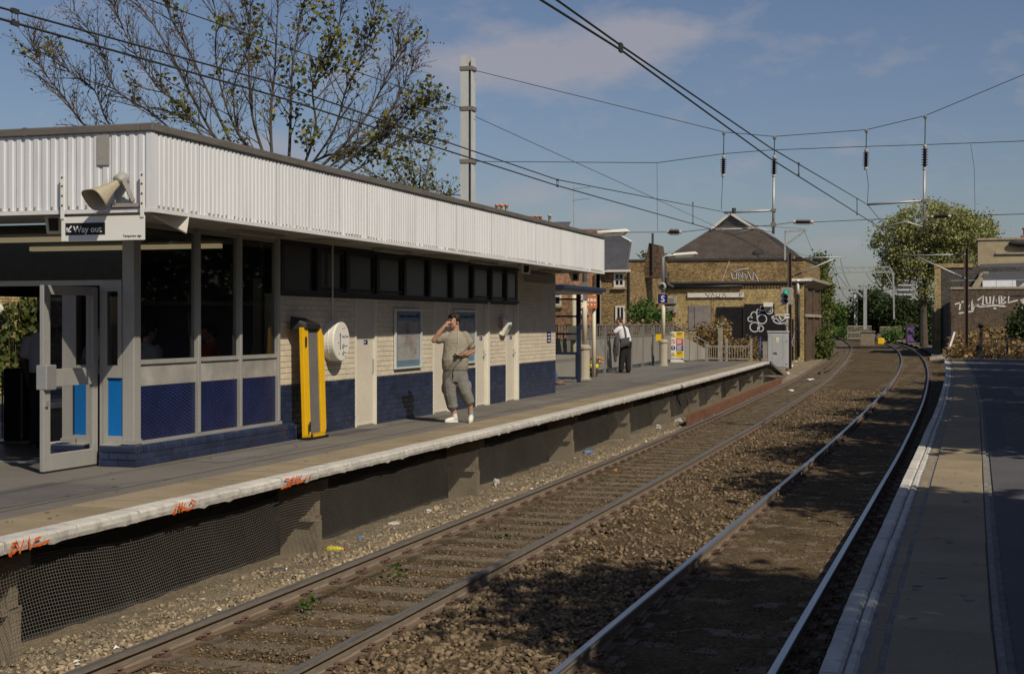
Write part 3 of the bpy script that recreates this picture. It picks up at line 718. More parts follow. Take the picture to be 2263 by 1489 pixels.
# roof edging and roof
c = MB(); c.box(FT-0.12,FT+0.035,FS0-0.035,FS1+0.03,ZFT,ZFT+0.085); c.box(BK-0.5,FT-0.12,FS0-0.035,FS0+0.12,ZFT,ZFT+0.085); bevel(sb(c,'roof_edging',m_['roof_edge']),0.012)
c = MB(); c.box(BK-0.5,FT-0.1,FS0+0.1,FS1,ZFT-0.02,ZFT+0.03); sb(c,'roof',m_['roof_felt'])
# joints in the edging
for s in (17.3,22.2,27.1): c = MB(); c.box(FT-0.1,FT+0.039,s,s+0.04,ZFT+0.004,ZFT+0.09); sb(c,'edging_joint',m_['roof_edge'])
c = MB(); c.box(-9.4,-9.36,FS0-0.039,FS0,ZFT+0.002,ZFT+0.09); sb(c,'edging_joint',m_['roof_edge'])
# soffit and lower trim
c = MB(); c.box(WT-0.2,FT-0.02,FS0+0.02,FS1-0.02,ZSO-0.02,ZSO+0.03); c.box(BK,WT-0.2,FS0+0.02,ES+0.05,ZSO-0.02,ZSO+0.03); sb(c,'soffit',m_['soffit'])
c = MB(); c.box(FT-0.03,FT+0.022,FS0-0.022,FS1,ZSO-0.045,ZSO-0.003); c.box(BK,FT-0.03,FS0-0.022,FS0+0.03,ZSO-0.045,ZSO-0.003); sb(c,'drip_trim',m_['fascia_white'])
# brown clips below every rib
M('clip_brown', (0.30,0.26,0.2), 0.8)
c = MB()
for k in range(205):
    s = FS0+0.12+k*0.0955
    if random.random() < 0.85: c.box(FT+0.003,FT+0.02,s,s+0.016,ZSO+0.002,ZSO+0.022+random.uniform(0,0.012))
for k in range(60):
    t = FT-0.12-k*0.104
    if random.random() < 0.7: c.box(t-0.02,t,FS0-0.02,FS0-0.003,ZSO+0.002,ZSO+0.03+random.uniform(0,0.012))
tag(sb(c,'drip_clips',m_['clip_brown']), kind='stuff')
# soffit strip lights
for s in (16.0,20.6,25.2,29.8):
    c = MB(); c.box(-8.62,-8.44,s,s+1.25,ZSO-0.06,ZSO-0.02); c.box(-8.59,-8.47,s+0.04,s+1.21,ZSO-0.075,ZSO-0.06); sb(c,'strip_light',m_['soffit'])
for s in (18.2,23.0,27.6):
    c = MB(); c.box(-8.75,-8.3,s,s+0.9,ZSO-0.03,ZSO-0.022); sb(c,'soffit_vent',m_['clip_brown'])
# --- wall core
c = MB()
def core(s0, s1, z0, z1): c.box(WT-0.22, WT-0.008, s0, s1, z0, z1)
DOORS = [(20.76,21.62),(24.24,25.12),(26.62,27.32),(28.58,29.32)]
segs = [(WS0,20.76),(21.62,24.24),(25.12,26.62),(27.32,28.58),(29.32,WE)]
for a, b in segs: core(a, b, -0.1, 2.03)
core(29.42,WE,2.03,2.8); sb(c,'wall_core',m_['mortar_cream'])
c = MB()
for a, b in segs: c.box(WT-0.2, WT-0.006, a+0.004, b-0.004, -0.1, 0.752)
sb(c,'wall_core',m_['mortar_blue'])
# --- glazed bricks
BL, BH, BG = 0.235, 0.0796, 0.007
bk = MB(); e = 0.004; bk.add([(0,0,0),(0,1,0),(0,1,1),(0,0,1),(e,0.02,0.05),(e,0.98,0.05),(e,0.98,0.95),(e,0.02,0.95)], [(4,5,6,7),(0,1,5,4),(1,2,6,5),(2,3,7,6),(3,0,4,7)])
BKC = bk.mesh('brick', m_['brick_cream']); BKB = bk.mesh('brick', m_['brick_blue'])
far_c, far_b = MB(), MB(); nb = 0
def rowbricks(s0, s1, z, odd, blue):
    global nb
    s = s0 - (BL/2 if odd else 0)
    while s < s1 - 0.01:
        a, b = max(s, s0)+BG/2, min(s+BL, s1)-BG/2
        if b - a > 0.02:
            if nb < 262 and s0 < 20:
                o = link('brick', BKB if blue else BKC, ST); o.location = (WT-0.004+random.uniform(-.001,.001), a, z+BG/2); o.scale = (1, b-a, BH-BG); sp(o); nb += 1
            else:
                t = WT-0.004; mbx = far_b if blue else far_c; z0, z1 = z+BG/2, z+BH-BG/2
                mbx.add([(t,a,z0),(t,b,z0),(t,b,z1),(t,a,z1),(t+e,a+.004,z0+.004),(t+e,b-.004,z0+.004),(t+e,b-.004,z1-.004),(t+e,a+.004,z1-.004)], [(4,5,6,7),(0,1,5,4),(1,2,6,5),(2,3,7,6),(3,0,4,7)])
        s += BL
for a, b in segs:
    top = 2.03
    k = 0; z = -0.035
    while z < top - 0.03 or (a > 29 and z < 2.76):
        rowbricks(a, b if not a > 29 or z < 2.03 else b, z, k % 2, z < 0.74); z += BH; k += 1
        if z >= 2.0 and a < 29: break
    
tag(sb(far_c,'glazed_bricks',m_['brick_cream_far']), kind='stuff'); tag(sb(far_b,'glazed_bricks',m_['brick_blue_far']), kind='stuff')
# far end return of the wall
c = MB(); c.box(BK,WT-0.22,WE-0.22,WE,-0.1,2.8); sb(c,'end_wall',m_['brick_cream_far'])
# --- black window band
c = MB(); c.box(WT-0.05,WT+0.03,WS0,29.42,2.03,2.09); c.box(WT-0.05,WT+0.03,WS0,29.42,2.72,2.79); c.box(WT-0.05,WT+0.012,WS0,29.42,2.0,2.03); sb(c,'window_rail',m_['frame_black'])
wx = [18.12,19.3,20.35,21.55,22.75,23.95,25.15,26.35,27.5,28.5,29.42]
for a, b in zip(wx[:-1], wx[1:]):
    c = MB(); c.box(WT-0.03,WT+0.035,a,a+0.11,2.09,2.72); fr = sb(c,'window_post',m_['frame_black'])
    c = MB(); c.box(WT-0.02,WT-0.012,a+0.11,b,2.09,2.72); sb(c,'window_pane',m_['window_black'])
    if random.random() < 0.75:
        c = MB()
        for q0,q1,z0,z1 in ((a+0.14,b-0.04,2.11,2.15),(a+0.14,b-0.04,2.66,2.70),(a+0.14,a+0.18,2.15,2.66),(b-0.08,b-0.04,2.15,2.66)): c.box(WT-0.012,WT+0.012,q0,q1,z0,z1)
        sb(c,'casement',m_['frame_black'])
# --- doors
for i,(a,b) in enumerate(DOORS):
    d = empty('door', (0,0,0)); d.parent = ST; d.location = Vector((WT-0.03,(a+b)/2,0)) - ST.location
    if i == 0: d['label'] = 'wide plain cream door beside the help point'
    w = (b-a)/2; c = MB(); c.box(-0.02,0.0,-w+0.05,w-0.05,0.01,1.98); c.build('leaf',m_['door_cream'],d)
    c = MB(); c.box(-0.05,0.035,-w,-w+0.05,0,2.03); c.box(-0.05,0.035,w-0.05,w,0,2.03); c.box(-0.05,0.033,-w+0.05,w-0.05,1.98,2.03); c.build('door_frame',m_['frame_cream'],d)
    c = MB(); yh = w-0.12
    if i == 0: c.box(0.0,0.02,yh,yh+0.025,0.82,1.05)
    else: c.box(0.0,0.012,yh-0.02,yh+0.03,0.9,1.08); c.tube([(0.012,yh,1.0),(0.05,yh,1.0),(0.05,yh-0.1,1.0)],0.01,6)
    c.build('handle',m_['steel_trim'],d)
    c = MB(); c.rect(-0.075,-0.035,0.075,0.035,0.003); o = c.build('name_plate',m_['print_blue'],d); o.matrix_local = frame((0.001,0.05,1.32), FACE_X)
    c = MB(); c.rect(-0.055,-0.012,-0.01,0.012,0.001,0.003); c2 = c.build('plate_lettering',m_['print_white'],o)
    c = MB(); c.box(0.0,0.004,-w+0.1,w-0.1,0.03,0.05); c.build('weather_bar',m_['frame_cream'],d)
# pale frame post at the end of the recess beside door three and four
for y in (27.36,29.36):
    c = MB(); c.box(WT,WT+0.035,y-0.045,y+0.045,0,2.03); sb(c,'pilaster',m_['frame_cream'])
# high-level conduit box on end panel
c = MB(); c.box(WT,WT+0.05,29.9,32.2,2.55,2.70); c.box(WT,WT+0.02,29.85,31.9,2.52,2.535); sb(c,'cable_trunking',m_['soffit'])
# --- plinth of blue bricks under the glazing (a shared edge wraps the corner)
PT = WT+0.13; nbp = 0
c = MB(); c.box(WT-0.3,PT-0.006,ES-0.1,WS0+0.3,-0.05,0.20); c.box(-9.31,WT-0.3,ES-0.112,ES+0.2,-0.05,0.20); sb(c,'plinth_core',m_['mortar_blue'])
PB = MB(); PB.add([(0,0,0),(0,1,0),(0,1,1),(0,0,1),(0.006,.02,.05),(0.006,.98,.05),(0.006,.98,.95),(0.006,.02,.95)], [(4,5,6,7),(0,1,5,4),(1,2,6,5),(2,3,7,6),(3,0,4,7)]); PBM = PB.mesh('brick', m_['brick_blue'])
for r_ in range(2):
    z = 0.0+r_*0.078; s = ES-0.11-(BL/2 if r_ else 0)
    while s < WS0+0.28:
        a, b = max(s,ES-0.11)+.004, min(s+BL,WS0+0.28)-.004
        if b-a > .02: o = link('brick',PBM,ST); o.location=(PT-0.006,a,z+.004); o.scale=(1,b-a,0.070); sp(o)
        s += BL
    t = WT+0.13+(BL/2 if r_ else 0)
    while t > -9.31:
        a, b = min(t,PT)-.004, max(t-BL,-9.31)+.004
        if a-b > .02: o = link('brick',PBM,ST); o.location=(b,ES-0.112,z+.004); o.rotation_euler=(0,0,R(-90)); o.scale=(1,a-b,0.070); o.location=(b,ES-0.112+0.0,z+.004); sp(o)
        t -= BL
# bullnose course on edge
bn = MB(); prof = [(0,0),(0.0,0.045),(-0.012,0.068),(-0.035,0.078),(-0.13,0.085),(-0.13,0)]
vs = [(x,y,z) for y in (0.004,0.071) for x,z in prof]; k=len(prof)
bn.add(vs,[tuple(range(k)),tuple(range(2*k-1,k-1,-1))]+[(i,k+i,k+(i+1)%k,(i+1)%k) for i in range(k)]); BN = bn.mesh('bullnose_brick',m_['brick_blue'])
s = ES-0.11
while s < WS0+0.24: o = link('bullnose_brick',BN,ST); o.location=(PT+0.002,s,0.158); sp(o); s += 0.0755
t = PT-0.07
while t > -9.31: o = link('bullnose_brick',BN,ST); o.location=(t,ES-0.114,0.158); o.rotation_euler=(0,0,R(-90)); sp(o); t -= 0.0755
c = MB(); c.box(-9.31,PT+0.004,ES-0.119,ES-0.05,0.157,0.237); bevel(sb(c,'plinth_cap',m_['brick_blue']),0.02,3)
# --- glazed bays facing the platform
GX = WT+0.0
c = MB(); c.box(WT-0.11,WT+0.045,ES-0.02,ES+0.13,0.235,2.8); bevel(sb(c,'corner_post',m_['alu']),0.01)
c = MB(); c.box(WT-0.16,WT+0.052,ES-0.037,ES+0.14,0.248,0.30); sb(c,'post_base',m_['alu'])
c = MB(); c.box(WT-0.06,WT+0.05,ES+0.13,WS0,0.235,0.275); sb(c,'sill',m_['alu'])
bays = [(ES+0.13,15.82),(15.88,16.90),(16.96,18.0)]
def knob_panel(s0, s1, z0, z1):
    b = MB(); b.box(WT-0.02,WT+0.006,s0,s1,z0,z1); y = s0+0.03; k = 0
    while y < s1-0.02:
        z = z0+0.025+(0.023 if k % 2 else 0)
        while z < z1-0.015:
            b.add([(WT+.006,y-.02,z),(WT+.006,y+.02,z-.006),(WT+.006,y+.018,z+.02),(WT+.006,y-.018,z+.022),(WT+.021,y,z+.004)],[(0,1,4),(1,2,4),(2,3,4),(3,0,4)]); z += 0.046
        y += 0.056; k += 1
    return b
for a, b in bays:
    for s0 in (b,): c = MB(); c.box(WT-0.05,WT+0.055,s0,s0+0.06,0.275,2.8); bevel(sb(c,'mullion',m_['alu']),0.006)
    sb(knob_panel(a,b,0.275,0.90),'lower_panel',m_['panel_navy'])
    c = MB(); c.box(WT-0.02,WT+0.012,a,b,0.90,1.15); sb(c,'middle_panel',m_['alu_panel'])
    c = MB(); c.box(WT-0.04,WT+0.035,a,b,1.15,1.20); sb(c,'transom',m_['alu'])
    c = MB(); c.box(WT-0.04,WT+0.02,a,b,2.72,2.8); sb(c,'head_rail',m_['alu'])
    c = MB(); c.quad((WT-0.006,a,1.20),(WT-0.006,b,1.20),(WT-0.006,b,2.72),(WT-0.006,a,2.72)); sb(c,'glass_pane',m_['glass'])
# --- end wall with doorway
c = MB(); c.box(-9.31,-9.26,ES-0.03,ES+0.06,0,2.05); c.box(-12.6,-9.07,ES-0.03,ES+0.06,2.05,2.11); c.box(-9.26,WT-0.11,ES-0.03,ES+0.05,1.0,1.14); c.box(-9.26,WT-0.11,ES-0.03,ES+0.05,0.24,0.34); c.box(-9.12,-9.07,ES-0.03,ES+0.05,1.14,2.05); c.box(-9.26,WT-0.11,ES-0.028,ES+0.05,1.98,2.05); sb(c,'door_surround',m_['alu'])
c = MB(); c.box(-9.36,-9.31,ES-0.02,ES+0.05,0,2.05); sb(c,'door_jamb',m_['alu'])
c = MB(); c.box(-9.305,WT-0.12,ES-0.11,ES+0.06,0.236,0.247); sb(c,'panel_sill',m_['alu'])
c = MB(); c.box(-9.26,-9.08,ES-0.005,ES+0.01,0.34,1.0); sb(c,'side_panel',m_['panel_blue'])
c = MB(); c.quad((-9.26,ES,1.14),(-9.12,ES,1.14),(-9.12,ES,1.98),(-9.26,ES,1.98)); sb(c,'glass_pane',m_['glass'])
c = MB(); c.quad((-12.6,ES,2.11),(WT-0.11,ES,2.11),(WT-0.11,ES,2.8),(-12.6,ES,2.8)); sb(c,'transom_glass',m_['glass'])
c = MB(); c.box(-12.6,-11.6,ES-0.02,ES+0.1,0,2.05); c.box(BK,-12.6,ES-0.02,ES+0.1,0,2.8); sb(c,'end_wall',m_['brick_blue_far'])
# open door leaf, swung out towards the platform end
D = empty('door', (0,0,0)); D.parent = ST; D.location = Vector((-9.40,ES-0.03,0)) - ST.location; D.rotation_euler = (0,0,R(-2)); D['label'] = 'glazed aluminium entrance door standing open'
L_ = 0.98
def leafbox(name, s0, s1, z0, z1, mat, th=0.025):
    b = MB(); b.box(-th,th,-s1,-s0,z0,z1); o = b.build(name,mat,D); bevel(o,0.005); return o
leafbox('stile',0,0.09,0.02,2.03,m_['alu']); leafbox('stile',L_-0.12,L_,0.02,2.03,m_['alu'])
leafbox('rail',0.09,L_-0.12,0.02,0.20,m_['alu']); leafbox('rail',0.09,L_-0.12,0.93,1.12,m_['alu']); leafbox('rail',0.09,L_-0.12,1.93,2.03,m_['alu'])
c = MB(); c.quad((0,-0.09,0.2),(0,-L_+0.12,0.2),(0,-L_+0.12,0.93),(0,-0.09,0.93)); c.quad((0,-0.09,1.12),(0,-L_+0.12,1.12),(0,-L_+0.12,1.93),(0,-0.09,1.93)); c.build('glass_pane',m_['glass'],D)
c = MB(); c.box(-0.07,0.07,-L_-0.005,-L_+0.17,0.90,1.17); bevel(c.build('push_plate',m_['steel_trim'],D),0.012)
c = MB(); c.box(0.025,0.05,-L_+0.02,-L_+0.06,0.72,0.78); c.build('lock',m_['steel_trim'],D)
c = MB(); c.box(-0.02,0.02,-L_,0,-0.0,0.02); c.build('bottom_seal',m_['plastic_black'],D)
# --- interior of the booking hall
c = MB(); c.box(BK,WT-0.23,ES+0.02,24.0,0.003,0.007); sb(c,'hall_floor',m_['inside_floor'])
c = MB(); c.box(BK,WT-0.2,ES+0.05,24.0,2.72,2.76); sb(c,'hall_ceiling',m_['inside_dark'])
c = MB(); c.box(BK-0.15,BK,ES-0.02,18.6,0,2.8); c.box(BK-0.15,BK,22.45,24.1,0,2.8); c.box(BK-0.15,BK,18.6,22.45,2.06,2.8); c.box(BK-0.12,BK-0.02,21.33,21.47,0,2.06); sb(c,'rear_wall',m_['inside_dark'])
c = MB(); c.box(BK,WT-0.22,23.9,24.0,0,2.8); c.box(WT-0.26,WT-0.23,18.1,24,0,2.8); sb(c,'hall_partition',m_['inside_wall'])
c = MB(); c.box(BK,-11.5,23.84,23.9,1.95,2.02); c.box(-9.5,-9.24,18.4,18.7,1.2,2.25); sb(c,'notice_board',m_['soffit'])
for y in (15.6,17.6): c = MB(); c.box(-12.6,-9.6,y,y+0.1,2.64,2.70); sb(c,'hall_light',m_['tube_light'])
c = MB(); c.box(-13.2,-11.0,16.6,16.9,0.01,0.03); sb(c,'threshold',m_['steel_trim'])
c = MB(); c.box(-12.0,-9.36,ES-0.02,ES+0.06,0.002,0.012); sb(c,'door_threshold',m_['steel_trim'])
# lower brick jamb panel and small details
c = MB(); c.box(FT-0.62,FT-0.48,FS0-0.025,FS0-0.012,ZFT-0.33,ZFT-0.02); sb(c,'access_plate',m_['plastic_grey'])
# ================================================================== fittings on the station
# horn loudspeaker on the fascia corner
HN = empty('horn_loudspeaker', (-8.24, 13.0, 2.93), 0, 'beige horn loudspeaker with flared mouth on the fascia corner', 'loudspeaker')
def horn_ring(f, y):   # rectangular-round section
    w = 0.045 + 0.16*f**1.5; h = 0.04 + 0.105*f**1.5; return [(w*math.copysign(abs(math.cos(a))**0.6, math.cos(a)), y, h*math.copysign(abs(math.sin(a))**0.6, math.sin(a))) for a in [2*math.pi*k/20 for k in range(20)]]
Mh = Matrix.Translation((-0.03,-0.2,0.02)) @ Matrix.Rotation(R(-28),4,'Z') @ Matrix.Rotation(R(36),4,'X') @ Matrix.Scale(0.86,4)
b = MB(); rows = [(0,0.22),(0.12,0.18),(0.3,0.1),(0.55,0.0),(0.8,-0.11),(1.0,-0.18)]
vs = []; fs = []
for f_, y in rows: vs += [Mh @ Vector(p) for p in horn_ring(f_, y)]
for f_, y in rows[::-1]: vs += [Mh @ (Vector(p)*1.0 - Vector((math.copysign(.008,p[0]),0,math.copysign(.008,p[2])))) for p in horn_ring(f_, y)]
nr = 2*len(rows)
for i in range(nr-1):
    for k in range(20): k2=(k+1)%20; fs.append((i*20+k,i*20+k2,(i+1)*20+k2,(i+1)*20+k))
fs.append(tuple((nr-1)*20+k for k in range(20))); b.add(vs,fs); b.build('horn',m_['horn_beige'],HN,True)
b = MB(); b.lathe([(0.02,0),(0.05,0.01),(0.05,0.06),(0.03,0.09)],12,Mh @ Matrix.Translation((0,0.08,0)) @ Matrix.Rotation(R(90),4,'X')); b.build('driver_cone',m_['horn_beige'],HN,True)
b = MB(); b.lathe([(0.075,0),(0.085,0.02),(0.085,0.1),(0.06,0.14)],12,Mh @ Matrix.Translation((0,0.20,0)) @ Matrix.Rotation(R(-90),4,'X')); b.build('driver_unit',m_['plastic_grey'],HN,True)
b = MB(); A = Mh @ Vector((0.09,0.24,0.02)); b.beam(A, (0.16,0.02,-0.06), 0.012, 0.05); b.beam(Mh @ Vector((-0.09,0.24,0.02)), (-0.05,0.02,-0.08), 0.012, 0.05); b.beam((-0.1,0.018,-0.1),(0.24,0.018,-0.1),0.02,0.04); b.build('bracket',m_['plastic_grey'],HN)
b = MB()
for k in range(7):
    q = Mh @ Vector((-0.05+k*0.018,0.05+0.02*k,0.055+0.0*k)); b.tube([q, q+Vector((0.004*(k-3),0.004,0.05))],0.0025,4)
b.build('bird_spikes',m_['plastic_grey'],HN)
# Way out sign hung from the fascia by two perforated straps
WO = empty('way_out_sign', (-8.42, 13.0, 2.0), 0, 'white hanging Way out sign with black arrow panel below the loudspeaker', 'sign')
b = MB(); b.box(-0.49,0.49,-0.012,0.0,0.47,0.72); b.build('board',m_['print_white'],WO)
for x in (-0.475,0.465):
    b = MB(); b.box(x-0.02,x+0.02,-0.022,-0.013,0.70,1.17)
    st = b.build('strap',m_['print_white'],WO)
    for z in (0.84,0.94,1.04,1.13):
        b = MB(); b.lathe([(0.010,0),(0.010,0.004)],10,Matrix.Translation((x,-0.0225,z)) @ Matrix.Rotation(R(90),4,'X')); b.build('bolt',m_['print_black'],st)
b = MB(); b.rect(-0.44,0.53,0.03,0.655,0.002); pn = b.build('black_panel',m_['print_black'],WO); pn.matrix_local = frame((0,-0.0125,0), FACE_Y)
o = link('lettering', text_mesh('t','Way out',0.094,m_['print_white'],0.0015), pn); o.location = (-0.345,0.557,0.003)
b = MB(); b.stroke([(-0.42,0.568),(-0.365,0.625)],0.016,0.002,0.003); b.stroke([(-0.42,0.61),(-0.42,0.568),(-0.372,0.568)],0.016,0.002,0.003); b.build('arrow',m_['print_white'],pn)
o = link('lettering', text_mesh('t','Temporary sign',0.034,m_['print_black'],0.0), pn); o.location = (0.24,0.5,0.001)
# soffit cameras and small speakers in wedge housings
def wedge(name, loc, rz, label):
    e_ = empty(name, loc, rz, label, 'speaker', 'wedge speakers under the canopy')
    b = MB(); b.add([(-.1,-.2,0),(.1,-.2,0),(.1,.2,0),(-.1,.2,0),(-.085,-.17,-.2),(.085,-.17,-.2),(.09,.15,-.03),(-.09,.15,-.03)],[(0,3,2,1),(4,5,6,7),(0,1,5,4),(1,2,6,5),(2,3,7,6),(3,0,4,7)])
    bevel(b.build('housing',m_['plastic_white'],e_),0.01)
    b = MB(); b.add([(-.055,-.2,-.03),(.055,-.2,-.03),(.05,-.178,-.165),(-.05,-.178,-.165)],[(0,1,2,3)])
    for i,v in enumerate(b.v): b.v[i]=(v[0],v[1]-.006,v[2])
    b.build('grille',m_['plastic_black'],e_)
    return e_
wedge('wedge_speaker', (-9.35,13.6,2.775), R(15), 'cream wedge speaker under the canopy at the far left edge')
wedge('wedge_speaker', (-8.08,13.75,2.775), R(120), 'cream wedge speaker under the canopy just right of the Way out sign')
wedge('wedge_speaker', (-8.2,27.3,2.775), R(35), 'cream wedge speaker under canopy above the wall light')
wedge('wedge_speaker', (-8.5,32.35,2.775), R(25), 'cream wedge speaker under the far canopy end above the shelter')
# yellow wheelchair ramp leaning on the wall
RP = empty('boarding_ramp', (-8.76, 18.66, 0), 0, 'folded yellow boarding ramp with grey tread leaning against the wall', 'ramp')
b = MB(); b.prism([(-.33,0.03),(-.16,0.03),(-.16,1.56),(-.33,1.56)],0.06,frame((0,0,0),FACE_X)); b.v = [(x-0.0+0.05*(1-z/1.6),y,z) for x,y,z in b.v]; bevel(b.build('side_rail',m_['ramp_yellow'],RP),0.006)
b = MB(); b.prism([(0.2,0.03),(0.30,0.03),(0.36,0.12),(0.36,1.42),(0.26,1.55),(0.2,1.55)],0.06,frame((0,0,0),FACE_X)); b.v = [(x+0.05*(1-z/1.6),y,z) for x,y,z in b.v]; bevel(b.build('side_rail',m_['ramp_yellow'],RP),0.006)
b = MB(); b.prism([(-.155,0.06),(0.195,0.06),(0.195,1.58),(-.155,1.58)],0.035,frame((0,0,0),FACE_X)); b.v = [(x+0.05*(1-z/1.6),y,z) for x,y,z in b.v]; b.build('tread',m_['ramp_grey'],RP)
b = MB(); b.box(0.03,0.17,-.34,.3,0.0,0.035); b.build('foot',m_['plastic_black'],RP)
b = MB(); b.box(0.13,0.16,-.15,.2,0.035,0.085); b.build('foot_plate',m_['ramp_yellow'],RP)
b = MB(); b.add([(-.12,-.36,1.52),(-.12,.16,1.52),(.09,.22,1.54),(.09,-.28,1.54),(-.12,-.36,1.72),(-.12,.1,1.70),(.09,.2,1.60),(.09,-.26,1.62)],[(0,3,2,1),(4,5,6,7),(0,1,5,4),(1,2,6,5),(2,3,7,6),(3,0,4,7)]); bevel(b.build('cover',m_['plastic_black'],RP),0.015)
for z in (0.18,1.36):
    b = MB(); b.box(0.145 - z*0.05,0.152- z*0.05,-.28,-.24,z-.07,z+.07); b.build('hand_slot',m_['plastic_black'],RP)
# round help point
HP = empty('help_point', (WT, 19.82, 1.35), 0, 'round white help point drum fixed to the cream wall', 'help point')
b = MB(); b.lathe([(0.30,0.0),(0.30,0.08),(0.305,0.085),(0.305,0.095),(0.30,0.10),(0.30,0.175),(0.285,0.19)],32,Matrix.Rotation(R(90),4,'Y')); bevel(b.build('drum',m_['plastic_white'],HP),0.004)
F_ = frame((0.191,0,0),FACE_X)
def hp(name, mb_, mat): o = mb_.build(name, mat, HP); o.matrix_local = F_; return o
b = MB(); b.rect(-0.075,-0.12,-0.045,0.09,0.004); b.disc(-0.06,0.10,0.024,0.004); hp('microphone_slot',b,m_['print_grey'])
b = MB(); b.disc(0.04,-0.07,0.035,0.01); hp('info_button',b,m_['plastic_grey'])
b = MB(); b.disc(0.04,-0.17,0.03,0.01); hp('emergency_button',b,m_['plastic_grey'])
for x,y in ((0.03,0.19),(0.1,0.2),(-0.13,-0.02),(0.12,-0.22),(-0.1,-0.18)):
    b = MB(); b.disc(x,y,0.012,0.004,0,10); hp('fixing_screw',b,m_['print_red'] if y > 0.18 and x < .05 else m_['print_grey'])
for s_, x, y, sz in (('Help Point',0.0,0.055,0.055),('Information',0.085,-0.075,0.026),('Emergency',0.08,-0.175,0.022)):
    o = link('lettering', text_mesh('t',s_,sz,m_['print_grey'],0.0004), HP); o.matrix_local = F_ @ Matrix.Translation((x,y,0.001))
b = MB(); b.tube([(0.03,0.02,0.29),(0.03,0.02,1.44)],0.014,6); b.build('conduit',m_['plastic_white'],HP)
# notice by the ramp: red, yellow and blue fields
NT = empty('safety_notice', (WT+0.006, 19.585, 1.37), 0, 'small red yellow and blue safety notice beside the ramp', 'notice')
F_ = frame((0,0,0),FACE_X)
def fl(par, name, mb_, mat, F): o = mb_.build(name, mat, par); o.matrix_local = F; return o
b = MB(); b.rect(-.125,-.165,.125,.165,0.003); fl(NT,'board',b,m_['print_white'],F_)
for z0,z1,mm in ((.06,.16,'print_red'),(-.02,.055,'print_yellow'),(-.16,-.025,'print_blue')):
    b = MB(); b.rect(-.03,z0,.12,z1,0.0015,0.003); fl(NT,'field',b,m_[mm],F_)
b = MB(); b.ring(-.077,.11,.027,.009,.0015,.003); fl(NT,'symbol',b,m_['print_red'],F_)
b = MB(); b.prism([(-.107,-.005),(-.047,-.005),(-.077,.045)],.0015,None,.003); fl(NT,'symbol',b,m_['print_yellow'],F_)
b = MB(); b.disc(-.077,-.075,.028,.0015,.003); fl(NT,'symbol',b,m_['print_blue'],F_)
b = MB(); 
for z in (.135,.115,.095,-.05,-.075,-.1,-.125): b.rect(-.02,z-.005,.10-.03*((z*50)%1),z+.004,.001,.0045)
fl(NT,'lettering',b,m_['print_white'],F_)
# two framed route maps
MAPB = (0.30,0.42,0.54)
M('map_sky', (0.115,0.185,0.255), 0.35, var=0.05); M('map_paper', (0.30,0.30,0.29), 0.35, var=0.04)
M('map_frame', (0.66,0.68,0.66), 0.35, metal=0.2, var=0.05)
LC = [(0.6,0.05,0.05),(0.05,0.3,0.12),(0.65,0.45,0.02),(0.03,0.08,0.4),(0.55,0.2,0.4),(0.03,0.35,0.55),(0.35,0.18,0.08),(0.6,0.28,0.06),(0.2,0.2,0.22)]
for i,c_ in enumerate(LC): M('map_line%d'%i, tuple(.45*x+.13 for x in c_), 0.5, var=0.05)
def route_map(s, z, label, seed):
    e_ = empty('route_map', (WT+0.012, s, z), 0, label, 'map', 'framed route maps on the cream wall'); F = frame((0,0,0),FACE_X); r_ = random.Random(seed)
    W_, H_ = 0.62, 0.50
    for x0,y0,x1,y1 in ((-W_,-H_,W_,-H_+.03),(-W_,H_-.03,W_,H_),(-W_,-H_+.03,-W_+.04,H_-.03),(W_-.04,-H_+.03,W_,H_-.03)):
        b = MB(); b.rect(x0,y0,x1,y1,0.035); fl(e_,'frame_bar',b,m_['map_frame'],F)
    b = MB(); b.rect(-W_+.04,-H_+.03,W_-.04,H_-.03,0.006); fl(e_,'backing',b,m_['map_sky'],F)
    b = MB(); b.rect(-.47,-.36,.53,.30,0.001,0.006); fl(e_,'paper',b,m_['map_paper'],F)
    b = MB(); b.prism([(-.57,.46),(-.42,.46),(-.46,.38),(-.57,.28)],0.001,None,0.006); fl(e_,'corner_flash',b,m_['print_red'],F)
    o = link('lettering', text_mesh('t','London Connections',0.085,m_['print_blue'],0.0), e_); o.matrix_local = F @ Matrix.Translation((-.4,.36,.008))
    for x in (.36,.46): b = MB(); b.rect(x,.355,x+.08,.42,.001,.006); fl(e_,'emblem',b,m_['print_blue'],F)
    b = MB(); b.rect(.24,.28,.32,.295,.001,.0075); fl(e_,'key_mark',b,m_['print_black'],F)
    b = MB(); 
    for k in range(22): b.rect(-.555,.26-k*.03,-.5,.275-k*.03,.001,.006)
    fl(e_,'key_column',b,m_['print_blue'],F)
    for i in range(9):
        b = MB()
        for j in range(8):
            a = r_.uniform(0,6.28); ex, ey = .47*math.cos(a)+.03, .32*math.sin(a)-.03; p = [(ex,ey)]; x,y = ex,ey
            for q in range(7):
                tx, ty = r_.uniform(-.12,.16), r_.uniform(-.13,.08); g_ = q/6
                x = ex*(1-g_)+tx*g_ + r_.uniform(-.03,.03); y = ey*(1-g_)+ty*g_ + r_.uniform(-.02,.02); p.append((min(.5,max(-.45,x)),min(.28,max(-.34,y))))
            b.stroke(p,.0045,.0006,.0072+i*.0003)
        fl(e_,'route_line',b,m_['map_line%d'%i],F)
    return e_
route_map(22.96, 1.355, 'framed route map nearest the round help point', 3)
route_map(25.92, 1.36, 'framed route map partly behind the man in the grey t-shirt', 8)
